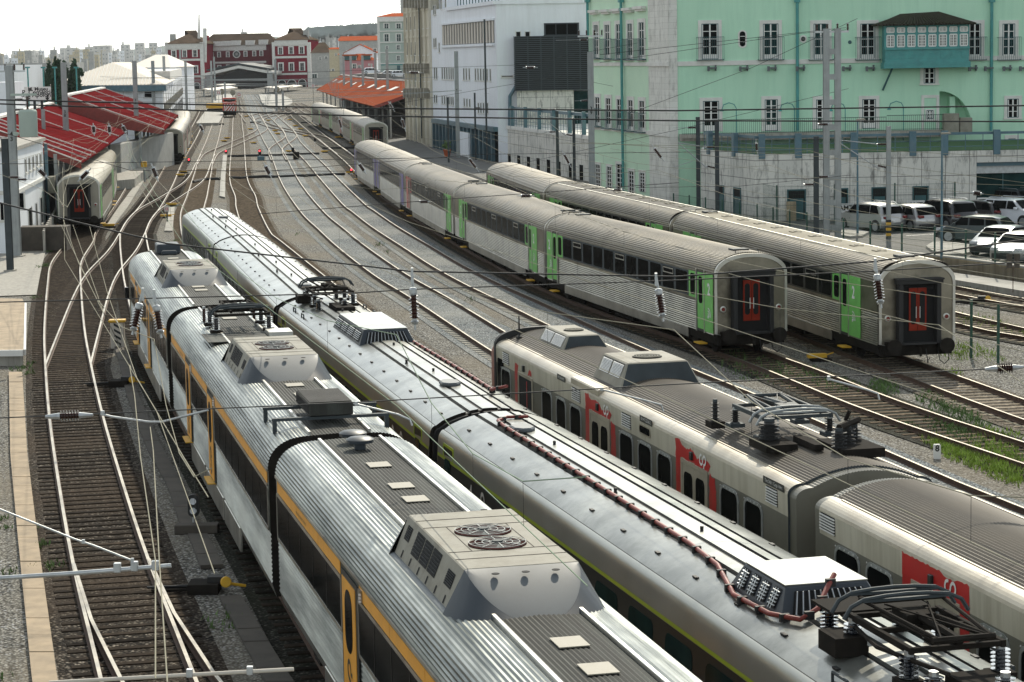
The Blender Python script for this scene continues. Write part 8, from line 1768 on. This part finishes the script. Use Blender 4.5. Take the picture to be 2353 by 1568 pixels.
wchild(q.build('lettering', 'charcoal_paint'), rt); q = MB(); [q.tube([f.pt(u, 0, -.15), f.pt(u, b.z, -.15)], .12, 0, 6) for u in (.8, f.L-.8)]; wchild(q.build('leg', 'pole_dark'), rt)
for i, (x, y, l) in enumerate(((247, 393, 'on the post left of the silver crossover car'), (680, 375, 'above the silver crossover car roof'), (1073, 357, 'before the middle annex doorway'), (1448, 340, 'above the dark estate car'), (1908, 323, 'before the dark glass wall'))):
    p = Wp(*K('q1', x, y), 143.5); rt = empty('parking_sign', (p.x, p.y, CPZ), 0, 'small white AMT plate '+l, 'sign', 'white AMT parking plates'); q = MB(); q.box(-.55, .55, -.02, .02, p.z-CPZ-.28, p.z-CPZ+.28); q.build('plate', 'white_paint', rt); q = MB(); text_on(q, 'AMT', .42, (0, -.026, p.z-CPZ), (1, 0, 0), (0, 0, 1), 0, .01); q.build('lettering', 'charcoal_paint', rt); q = MB(); q.tube([(0, .03, 0), (0, .03, p.z-CPZ)], .03, 0, 6); q.build('post', 'zinc', rt)
p = G(*K('c4', 795, 830)); rt = empty('marker_block', p, .05, 'tan block with black diagonal bands and yellow cap beside the curved rail', 'marker'); q = MB(); q.box(-.27, .27, -.2, .2, 0, 1.05); q.build('block', 'beige_sheet', rt, bevel=.02); q = MB(); q.box(-.33, .33, -.25, .25, 1.06, 1.16); q.build('cap', 'yellow_paint', rt, bevel=.02); q = MB()
for k in range(4): z = .12+k*.22; q.poly([(-.12, -.206, z+.16), (.14, -.206, z), (.14, -.206, z+.1), (-.12, -.206, z+.26)])
q.build('band', 'black_rubber', rt)
def machine(k_, x, y, label, rz=0):
    p = G(*K(k_, x, y)); rt = empty('point_machine', p, rz, label, 'point machine', 'point machines beside the turnouts'); q = MB(); q.box(-1.3, .1, -.12, -.02, .05, .1); q.box(-1.3, .1, .1, .2, .05, .1); q.box(-.5, .15, -.3, .35, 0, .22); q.build('plate', 'underframe', rt); q = MB(); q.lathe([(.1, 0), (.12, .03), (.12, .08), (.1, .1)], (.3, -.1, .24), 0, 16, (.2, -1, .1)); q.tube([(.3, -.05, .2), (.7, .1, .1)], .035, 0, 6); q.build('weight', 'yellow_paint', rt, smooth=35); q = MB(); q.tube([(-1.4, 0, .12), (.2, 0, .16)], .03, 0, 6); q.box(-.1, .25, -.08, .2, .18, .34); q.build('rod', 'black_rubber', rt)
machine('b3', 1430, 955, 'yellow weighted point machine at the switch in the lower left'); machine('c4', 835, 1085, 'yellow weighted point machine beside the far end of the slab trough'); machine('b2', 2060, 530, 'round yellow weight beside the siding right of the coaches')
a = G(*K('z4', 1695, 1075), 1.5); rt = empty('yellow_box', (a.x, a.y, 0), 0, 'yellow control box on a post beside the red canopies', 'control box'); q = MB(); q.box(-.27, .27, -.2, .2, 1.4, 1.95); q.build('box', 'yellow_paint', rt, bevel=.05); q = MB(); q.tube([(0, 0, 0), (0, 0, 1.5)], .12, 0, 6); q.build('post', 'pole_grey', rt)
p = G(*K('q1', 2222, 1390), .3); rt = empty('warning_plate', p, 0, 'rusty double plate on a thin rusty post on the low platform', 'sign'); q = MB(); q.tube([(0, 0, 0), (0, 0, 1.2)], .02, 0, 5); q.build('post', 'rail_web', rt); q = MB(); q.box(-.3, -.04, -.02, .02, 1.1, 1.75); q.box(.04, .3, -.02, .02, 1.1, 1.75); q.build('plate', 'slab_dark', rt)
p = Wp(*K('c2', 822, 1050), 262); rt = empty('plant_pot', (p.x, p.y, 0.35), 0, 'terracotta pot with small shrub on the far pavement', 'plant pot'); q = MB(); q.lathe([(.3, 0), (.42, .65), (.47, .68), (.47, .8)], (0, 0, 0), 0, 14); q.build('pot', 'clay_tile', rt, smooth=35)
def crown(c, rx, rz, n, seed, s_=.12, m='leaf_dark', parent=None, name='crown', top=.0):
    rnd = random.Random(seed); q = MB(); cl = [(Vector((rnd.uniform(-1, 1), rnd.uniform(-1, 1), rnd.uniform(-1, 1))), rnd.uniform(.3, .6)) for _ in range(14)]
    for _ in range(n):
        cc, cr = cl[rnd.randrange(14)]; v = Vector((rnd.gauss(0, 1), rnd.gauss(0, 1), rnd.gauss(0, 1))).normalized()*cr*rnd.random()**.4; w_ = cc*.62+v; tp = max(.15, 1-top*(w_.z+1)/2)
        p = Vector((c[0]+w_.x*rx*tp, c[1]+w_.y*rx*tp, c[2]+w_.z*rz)); a = Vector((rnd.gauss(0, 1), rnd.gauss(0, 1), rnd.gauss(0, 1))).normalized(); b = a.orthogonal().normalized(); s2 = s_*rnd.uniform(.6, 1.4); q.poly([p+a*s2, p+b*s2*.6, p-a*s2, p-b*s2*.6])
    return q.build(name, m, parent)
crown((0, 0, 1.3), .5, .5, 400, 5, .09, 'leaf', rt, 'shrub')
# ---- fences
def meshfence(label, pts, z0, h, lean=0, step=2.6, grid=True):
    rt = empty('mesh_fence', (pts[0][0], pts[0][1], z0), 0, label, 'fence', 'green welded mesh fences'); d_ = [0]; P = [Vector((x, y, z0)) for x, y in pts]
    for a, b in zip(P, P[1:]): d_.append(d_[-1]+(b-a).length)
    def at(s_):
        for i in range(1, len(d_)):
            if s_ <= d_[i] or i == len(d_)-1: return P[i-1].lerp(P[i], (s_-d_[i-1])/(d_[i]-d_[i-1]))
    n = int(d_[-1]/step)
    for k in range(n+1): p = at(d_[-1]*k/n); q = MB(); q.box(p.x-.04, p.x+.04, p.y-.04, p.y+.04, z0, z0+h+.1); wchild(q.build('post', 'fence_green'), rt)
    q = MB()
    for z in (z0+.08, z0+h*.5, z0+h): q.tube([at(d_[-1]*k/n)+Vector((0, 0, z-z0)) for k in range(n+1)], .012, 0, 4)
    if grid:
        for z in [z0+.2*j for j in range(1, int(h/.2))]: q.tube([at(d_[-1]*k/n)+Vector((0, 0, z-z0)) for k in range(n+1)], .004, 0, 3, caps=False)
        m2 = int(d_[-1]/.10)
        for k in range(m2): p = at(d_[-1]*(k+.5)/m2); q.tube([p+Vector((0, 0, .05)), p+Vector((0, 0, h))], .0035, 0, 3, caps=False)
    wchild(q.build('mesh_panel', 'fence_green'), rt)
meshfence('long green mesh fence along the car park edge above the yellow wall', [(x-.02, y+.06) for x, y in PW[:6]], CPZ+.15, 1.35)
meshfence('green mesh fence standing in front of the annex doors behind the cars', [(al.x+2.5, 150), (ac.x+1, 142.5), (ar.x-2, 143)], CPZ, 2.3, step=3.4)
fp = [G(*K('z3', 1788, 1000)), G(*K('z3', 2070, 1055))]; d = (fp[1]-fp[0])
rt = empty('wire_fence', fp[0], 0, 'two green posts with sagging light wires beside the right coach', 'fence')
for p in fp: q = MB(); q.box(p.x-.045, p.x+.045, p.y-.045, p.y+.045, 0, 2.15); wchild(q.build('post', 'fence_green'), rt)
q = MB()
for k in range(7): z = 2.1-k*.3; q.tube([fp[0]-d*1.6+Vector((0, 0, z)), fp[0]+Vector((0, 0, z)), fp[0].lerp(fp[1], .5)+Vector((0, 0, z-.03)), fp[1]+Vector((0, 0, z)), fp[1]+d*2+Vector((0, 0, z))], .008, 0, 4)
wchild(q.build('wires', 'wire_light'), rt)
for i, (x0, x1, yb, yt) in enumerate(((405, 475, 1480, 1375), (760, 822, 1545, 1358))):
    p = G(*K('c3', (x0+x1)/2, yb), .3); h = Wp(*K('c3', x0, yt), p.y).z; w2 = (K('c3', x1, 0)[0]-K('c3', x0, 0)[0])*p.y/FPX/2; q = MB(); q.box(p.x-w2, p.x+w2, p.y, p.y+.5, 0, h); tag(q.build('gate_pier', 'concrete_warm', bevel=.02), 'stained yellow concrete gate pier '+('beside the annex doorway' if i == 0 else 'in front of the wide dark annex doorway'), 'gate pier')
# ---- cars
def car(loc, rz, paint, label, L=4.3, W=1.78, H=1.5, kind='hatch', name='parked_car', lights=True):
    root = empty(name, loc, rz, label, 'car', 'cars parked in the car park'); hl = L/2
    sh = .92 if kind != 'suv' else 1.02                                # shoulder height
    prof = {'hatch': [(-hl, .45), (-hl+.02, .75), (-hl+.12, sh-.03), (-hl+.62, H-.12), (-hl+1.0, H-.02), (0.0, H), (.55, H-.08), (1.25, sh+.04), (hl-.35, sh-.16), (hl-.05, .66), (hl, .42), (hl-.1, .2), (-hl+.1, .2)],
            'suv': [(-hl, .5), (-hl+.02, .85), (-hl+.14, sh), (-hl+.5, H-.16), (-hl+.8, H-.03), (-.1, H), (.6, H-.07), (1.3, sh+.05), (hl-.3, sh-.12), (hl-.03, .75), (hl, .45), (hl-.1, .24), (-hl+.1, .24)],
            'sedan': [(-hl, .5), (-hl+.03, .8), (-hl+.3, sh), (-hl+.9, H-.2), (-hl+1.5, H-.02), (0.0, H), (.5, H-.08), (1.3, sh), (hl-.4, sh-.18), (hl-.05, .62), (hl, .42), (hl-.1, .2), (-hl+.1, .2)]}[kind]
    st = [(-W/2, .90, .0), (-W/2+.03, .97, .35), (-W/2+.12, .99, .72), (-W*.28, 1.0, .97), (0, 1.0, 1.0), (W*.28, 1.0, .97), (W/2-.12, .99, .72), (W/2-.03, .97, .35), (W/2, .90, .0)]
    q = MB(); n = len(prof)
    def pt(x, z, yf):                                                 # tumblehome above the shoulder
        tz = max(0, (z-sh)/(H-sh)); y = yf*(W/2)*(1-.17*tz); cx = .93 if abs(x) > hl-.4 and abs(yf) > .9 else 1.0
        return (x*cx, y, z-(.03 if abs(yf) > .9 and z > sh else 0))
    ys = [-1, -.95, -.7, -.3, .3, .7, .95, 1]; vs = []
    for yf in ys:
        for x, z in prof: sx = 1-.06*abs(yf)**3 if abs(x) > hl*.8 else 1; zz = z if .2 < z < H-.2 else z-.02*abs(yf)**4; p = pt(x*sx, zz, yf); vs.append(p)
    F = []
    for k in range(len(ys)-1):
        for i in range(n): j = (i+1) % n; F.append([k*n+i, k*n+j, (k+1)*n+j, (k+1)*n+i])
    F += [[i for i in range(n)][::-1], [(len(ys)-1)*n+i for i in range(n)]]
    q.add(vs, F); q.build('body', paint, root, smooth=42)
    # glazing: side windows, rear and front screens
    yb = lambda z: (W/2)*(1-.17*max(0, (z-sh)/(H-sh)))
    z0, z1 = sh+.03, H-.13; r0 = -hl+.42; f0 = 1.08
    for s_ in (-1, 1):
        q = MB(); A = [(r0+.1, z0), (f0, z0), (f0-.52, z1), (r0+.42, z1)]; mids = [(-.95, -.9), (.08, .06)]
        xs_ = [A[0], (A[0][0]+.78, z0), (A[0][0]+.82, z1), A[3]]; q.prism([(x, s_*(yb(z)+.004), z) for x, z in xs_], (0, s_*.008, 0)); a = xs_[1][0]+.08; m_ = .12
        q.prism([(x, s_*(yb(z)+.004), z) for x, z in ((a, z0), (m_, z0), (m_, z1), (a+.03, z1))], (0, s_*.008, 0)); q.prism([(x, s_*(yb(z)+.004), z) for x, z in ((m_+.08, z0), A[1], A[2], (m_+.08, z1))], (0, s_*.008, 0)); q.build('side_window', 'glass_dark', root)
    def scr(xa, za, xb, zb, name, sgn):
        q = MB(); wa, w2 = W/2*.84, W/2*.74; nrm = Vector((zb-za, 0, -(xb-xa))).normalized()*sgn*.012; q.prism([Vector((xa, -wa, za))+nrm*.3, Vector((xa, wa, za))+nrm*.3, Vector((xb, w2, zb))+nrm*.3, Vector((xb, -w2, zb))+nrm*.3], nrm); q.build(name, 'glass_dark', root)
    P_ = prof; e = lambda a, b, t: (a[0]+(b[0]-a[0])*t, a[1]+(b[1]-a[1])*t)
    a = e(P_[2], P_[3], .1); b = e(P_[2], P_[3], .9); scr(*a, *b, 'rear_window', -1); a = e(P_[7], P_[6], .05); b = e(P_[7], P_[6], .93); scr(*a, *b, 'windscreen', 1)
    for sx in (-1, 1):
        for s_ in (-1, 1):
            x = sx*(hl-.82); q = MB(); q.lathe([(.34, -.02), (.355, 0), (.355, .16), (.33, .2), (.25, .2)], (x, s_*(W/2-.185), .325), 0, 20, (0, s_, 0)); wl_ = q.build('wheel', 'tyre', root, smooth=30)
            q = MB(); q.lathe([(.235, .0), (.235, .03)], (x, s_*(W/2+.0), .325), 0, 18, (0, s_, 0)); q.build('rim', 'zinc', wl_)
            q = MB(); q.prism([(x+.40*math.cos(R(t)), s_*(W/2-.005), .33+.40*math.sin(R(t))) for t in range(-20, 201, 20)], (0, s_*.008, 0)); q.build('wheel_arch', 'black_rubber', wl_)
    for s_ in (-1, 1):
        q = MB(); q.box(-hl-.0, -hl+.28, s_*(W/2-.26)-.16, s_*(W/2-.26)+.16, .78, .93); q.build('tail_lamp', 'lamp_red', root, bevel=.03)
        q = MB(); q.box(hl-.34, hl-.05, s_*(W/2-.30)-.17, s_*(W/2-.30)+.17, .62, .77); q.build('headlight', 'lamp_glass', root, bevel=.03)
        q = MB(); q.box(.85, 1.02, s_*(W/2+.09)-.1, s_*(W/2+.09)+.1, sh+.02, sh+.16); q.build('mirror', paint, root, bevel=.02)
        q = MB(); q.box(-1.0, -.8, s_*W/2-.012, s_*W/2+.012, sh-.12, sh-.09); q.box(.0, .2, s_*W/2-.012, s_*W/2+.012, sh-.12, sh-.09); q.build('door_handle', paint, root)
    q = MB(); q.box(-hl-.015, -hl+.03, -.26, .26, .58, .69); q.build('number_plate', 'white_paint', root); q = MB(); q.box(-hl-.01, -hl+.12, -W/2+.12, W/2-.12, .26, .42); q.box(hl-.12, hl+.005, -W/2+.2, W/2-.2, .25, .5); q.box(hl-.1, hl+.01, -.26, .26, .42, .52, 0); q.build('bumper', 'black_rubber', root, bevel=.02)
    if kind in ('suv',):
        q = MB(); [q.tube([(-1.5, s_*.6, H-.03), (-1.3, s_*.6, H+.05), (.3, s_*.6, H+.05), (.5, s_*.6, H-.03)], .02, 0, 5) for s_ in (-1, 1)]; q.build('roof_rail', 'zinc', root)
    return root
mat('car_silver', (.42, .42, .42), .3, .7, coat=1, var=.04); mat('car_white', (.72, .74, .78), .3, 0, coat=1, var=.03); mat('car_black', (.012, .013, .016), .25, 0, coat=1); mat('car_blue', (.05, .075, .10), .3, .3, coat=1); mat('car_grey', (.05, .065, .07), .3, .4, coat=1)
cg = lambda x, y: G(*K('q1', x, y), CPZ)
car(cg(545, 655), R(122), 'car_silver', 'silver crossover car with red tail lamps at the left end of the row', 4.5, 1.84, 1.66, 'suv')
car(cg(1000, 645), R(118), 'car_silver', 'small pale silver hatchback second in the row beside the silver crossover', 3.95, 1.73, 1.52, 'hatch')
car(cg(1400, 630), R(116), 'car_black', 'black people carrier in the middle of the row', 4.75, 1.9, 1.75, 'suv')
car(cg(1860, 580), R(118), 'car_black', 'black estate car with red lamps behind the dark hatchback', 4.6, 1.8, 1.48, 'hatch')
car(cg(2235, 600), R(-52), 'car_white', 'white crossover car facing forward at the right edge of the row', 4.45, 1.84, 1.64, 'suv')
car(cg(2300, 480), R(-60), 'car_grey', 'dark grey car almost hidden behind the white crossover', 4.5, 1.84, 1.66, 'suv')
car(cg(1790, 790), R(150), 'car_grey', 'dark grey hatchback alone in the lane before the row', 4.2, 1.76, 1.48, 'hatch')
car(cg(2100, 930), R(-128), 'car_blue', 'dark blue saloon car facing forward behind the mesh fence', 4.5, 1.8, 1.46, 'sedan')
car(cg(2330, 1010), R(-125), 'car_silver', 'silver car with black grille at the right edge behind the fence', 4.3, 1.8, 1.44, 'hatch')
for x, y, m_, l, rz in ((1550, 1195, 'car_white', 'white estate car parked before the sage apartment house', R(8)), (1415, 1195, 'car_silver', 'silver car half hidden by the tallest canopy mast', R(8)), (1120, 1150, 'car_white', 'white van like car before the pink house', R(5))):
    p = Wp(*K('q3', x, y), 600); car((p.x, p.y, p.z-.2), rz, m_, l, 4.4, 1.8, 1.6, 'suv'); q = MB(); q.box(p.x-5, p.x+5, 596, 700, 0, p.z-.2); struct('street', q, 'asphalt')
# ---------------------------------------------------------------- trees, hills, far city and the air between
def tree(x, y, h, rx, label, seed, z0=0, m='leaf_dark', cone=.85, n=900, s_=None):
    rt = empty('evergreen_tree', (x, y, z0), 0, label, 'tree', 'dark evergreens behind the left canopies'); q = MB(); q.tube([(0, 0, 0), (.1, 0, h*.5), (0, .1, h*.92)], h*.022, 0, 6, r2=h*.006); q.build('trunk', 'bark', rt); crown((0, 0, h*.56), rx, h*.46, n, seed, s_ or h*.05, m, rt, top=cone)
for i, (x, yt, rx, Y, l) in enumerate(((150, 440, 3.0, 320, 'leftmost of the dark evergreens behind the red canopy'), (215, 450, 3.2, 330, 'second dark evergreen from the left, broad crown'), (275, 430, 2.6, 325, 'slim dark evergreen in the middle of the group'), (340, 425, 3.2, 335, 'bushy dark evergreen right of the middle'), (382, 405, 2.2, 320, 'pointed dark evergreen behind mast 38'), (440, 440, 2.8, 335, 'dark evergreen just right of mast 38'), (495, 398, 2.4, 325, 'tallest pointed dark evergreen at the right of the group'), (535, 450, 2.6, 335, 'rightmost low dark evergreen of the group'))):
    p = Wp(*K('c1', x, yt), Y); tree(p.x, Y, p.z, rx*.9, l, i, n=1500, s_=.42)
for x in (185, 290, 367, 512): p = Wp(*K('c1', x, 455), 300); q = MB(); q.tube([(p.x, 300, 0), (p.x, 300, p.z)], .1, 0, 6); q.box(p.x-.3, p.x+.3, 299.9, 300.1, p.z-.1, p.z+.1); tag(q.build('lamp_post', 'teal_wood'), 'thin teal lamp post in front of the dark evergreens', 'lamp post', 'teal lamp posts before the evergreens')
for x, yt, yb, l in ((1338, 95, 260, 'tall white lattice aerial on the left station wing'), (1377, 190, 420, 'pale chimney flue on the inner side of the left station wing')):
    a = Wp(*K('c1', x, yt), 1003); b = Wp(*K('c1', x, yb), 1003); q = MB(); q.tube([b, a], .7 if 'lattice' in l else .9, 0, 6, r2=.3 if 'lattice' in l else .9); tag(q.build('aerial' if 'lattice' in l else 'flue', 'stone_trim'), l, 'aerial' if 'lattice' in l else 'flue')
# hills: real ridges with height
def hill(name, xs, ytops, Y, depth, m='hill_hazed', k_='c1'):
    P = [Wp(*K(k_, x, y), Y) for x, y in zip(xs, ytops)]; q = MB(); rows = []
    prof = [(-.9, 0), (-.5, .45), (-.2, .85), (0, 1), (.5, .8), (1, 0)]
    for dy, f_ in prof: rows.append([(p.x*(1+dy*depth/Y), Y+dy*depth, max(0, p.z*f_)) for p in P])
    vs = sum(rows, []); n = len(P); q.add(vs, [[r*n+i, r*n+i+1, (r+1)*n+i+1, (r+1)*n+i] for r in range(len(prof)-1) for i in range(n-1)]); return struct(name, q, m, smooth=60)
hill('hill', [-400, 0, 300, 600, 800, 1000, 1150, 1400, 1800, 2100], [400, 390, 385, 372, 345, 320, 305, 300, 300, 300], 3300, 600)
hill('hill', [-200, 60, 160, 260, 380, 500, 640, 760, 880, 980, 1060, 1120, 1220, 1400, 1800], [500, 520, 530, 525, 520, 515, 505, 490, 478, 462, 455, 440, 470, 560, 700], 2300, 350, k_='q3')
hill('hill', [1000, 1100, 1200, 1350, 1500, 1600, 1700, 1800, 2000, 2300], [420, 330, 270, 230, 225, 235, 250, 260, 300, 400], 2700, 350, k_='q4')
rnd = random.Random(11); cnt = 0
def block(x0, x1, yt, yb, Y, m='city_hazed', lab=None):
    a = Wp(*K('c1', x0, yt), Y); b = Wp(*K('c1', x1, yt), Y); c = Wp(*K('c1', x0, yb), Y); f = Fac((a.x, Y), (b.x, Y)); rt = bld('tower_block' if lab else 'apartment_house', lab or 'pale far block of flats on the hazy hillside', 'building', (a.x, Y), None if lab else 'far blocks of flats on the hazy hillside')
    q = MB(); dp = f.L*rnd.uniform(.5, 1); f.box(q, 0, f.L, 0, a.z, -dp, 0); wchild(q.build('wall', m), rt); q = MB(); nf = max(3, int((a.z-c.z)/3.6)); nc = max(2, int(f.L/5))
    for j in range(nf):
        z = a.z-2.2-j*3.6
        for i in range(nc): u = f.L*(i+.3)/nc; f.box(q, u, u+f.L*.4/nc, z-1.2, z, .0, .12)
    wchild(q.build('windows', 'pole_grey'), rt)
    if rnd.random() < .5: q = MB(); u = f.L*rnd.uniform(.1, .6); f.box(q, u, u+f.L*.2, a.z, a.z+3, -dp*.6, -dp*.3); wchild(q.build('roof_house', m), rt)
for x0, x1, yt, l in ((78, 240, 342, 'long flat far block left of the sign board on the skyline'), (400, 515, 324, 'far beige slab block, left of the skyline cluster'), (570, 625, 316, 'narrow far block in the skyline cluster'), (625, 740, 307, 'widest pale far block of the skyline cluster'), (810, 870, 300, 'far block at the left end of the long skyline terrace'), (905, 965, 290, 'far block in the middle of the long skyline terrace'), (1000, 1055, 288, 'far block with sloping hillside behind near the station'), (515, 575, 332, 'low far block between two taller ones'), (2092+0, 2110, 230, 'small far block above the brown roofed house')): block(x0, x1, yt, 400, 2500, 'city_hazed', l)
block(1618, 1658, 215, 250, 2450, 'city_hazed', 'far tower above the station roof'); 
for _ in range(120):
    x = rnd.uniform(-20, 1125); Y = rnd.uniform(1900, 2700); yt = 340+rnd.uniform(0, 75)-(x/1125)*18; block(x, x+rnd.uniform(14, 42), yt, yt+rnd.uniform(12, 35), Y, rnd.choice(('city_hazed', 'white_wall', 'city_hazed', 'ochre_wall', 'grey_wall')))
for _ in range(26):
    x = rnd.uniform(2080, 2353); Y = rnd.uniform(1500, 2100); yt = 245+rnd.uniform(0, 40); block(x, x+rnd.uniform(10, 24), yt, yt+14, Y, rnd.choice(('city_hazed', 'white_wall', 'grey_wall')))
q = MB(); rnd2 = random.Random(4)
for _ in range(2600):
    x = rnd2.uniform(130, 1195); yb = 520-(x-130)*.06; Y = rnd2.uniform(2150, 2300); p = Wp(*K('q3', x, yb+rnd2.uniform(-14, 30)), Y); s_ = rnd2.uniform(2.5, 6); q.poly([p+Vector((-s_, 0, 0)), p+Vector((0, 1, s_*.9)), p+Vector((s_, 0, 0)), p+Vector((0, -1, -s_*.7))])
for x0, y0 in ((420, 490), (440, 485), (545, 512), (610, 512), (1100, 455), (1130, 460), (1160, 470), (960, 478), (700, 510)):
    for _ in range(50): p = Wp(*K('q3', x0+rnd2.gauss(0, 14), y0+rnd2.gauss(0, 9)), 2250); s_ = rnd2.uniform(2.5, 5); q.poly([p+Vector((-s_, 0, 0)), p+Vector((0, 1, s_*.9)), p+Vector((s_, 0, 0)), p+Vector((0, -1, -s_*.7))])
tag(q.build('hillside_woods', 'hill_hazed'), kind='stuff')
# tangle of spans over the station throat
q_l = 'light span wires crossing the station throat before the red locomotive'
for i in range(14):
    Y = 250+i*22+rnd.uniform(-6, 6); x0 = -Y*.13-14; x1 = -Y*.06+10; z = rnd.uniform(6.2, 9.5); q = MB(); q.tube([(x0, Y, z), ((x0+x1)/2, Y, z-rnd.uniform(.3, 1.2)), (x1, Y+rnd.uniform(-4, 4), z+rnd.uniform(-.4, .4))], .035, 0, 4)
    for k in range(5): t = (k+.5)/5; xx = x0+(x1-x0)*t; q.tube([(xx, Y, z-.5), (xx, Y, 5.6)], .03, 0, 4)
    tag(q.build('span_wire', 'pole_grey'), q_l, 'cable', 'span wires over the station throat')
for x, y in ((942, 1090), (1105, 1103), (1775, 1055)): p = Wp(*K('q4', x, y), 600); rt = empty('ball_lamp', (p.x, 600, 0), 0, 'ball lamp on a post before the station canopies', 'street lamp', 'ball lamps before the station'); q = MB(); q.tube([(0, 0, 0), (0, 0, p.z)], .12, 0, 6); q.build('post', 'pole_dark', rt); q = MB(); q.lathe([(.05, -.8), (.5, -.6), (.75, 0), (.5, .6), (.05, .8)], (0, 0, p.z), 0, 12); q.build('globe', 'roof_cream', rt, smooth=60)
q = MB(); a = Wp(*K('q4', 700, 1270), 520); b = Wp(*K('q4', 1055, 1270), 520); q.box(a.x, b.x, 520, 523, a.z-1.1, a.z); q.box(a.x, b.x, 521, 526, 0, a.z-1.2, 1); tag(q.build('loading_dock', ['yellow_paint', 'interior_black']), 'yellow edged loading dock with dark bays left of the red locomotive', 'loading dock')
# ---------------------------------------------------------------- haze
hz = MB(); hz.box(-1900, 1900, -30, 4200, -1, 260); hz_o = hz.build('haze', []); hm = bpy.data.materials.new('haze_air'); hm.use_nodes = True; t_ = hm.node_tree; t_.nodes.remove(t_.nodes['Principled BSDF'])
pv = t_.nodes.new('ShaderNodeVolumePrincipled'); pv.inputs['Color'].default_value = (.93, .96, 1, 1); pv.inputs['Density'].default_value = .00005; pv.inputs['Anisotropy'].default_value = 0.0
t_.links.new(pv.outputs[0], t_.nodes['Material Output'].inputs['Volume']); hz_o.data.materials.append(hm); tag(hz_o, kind='stuff')
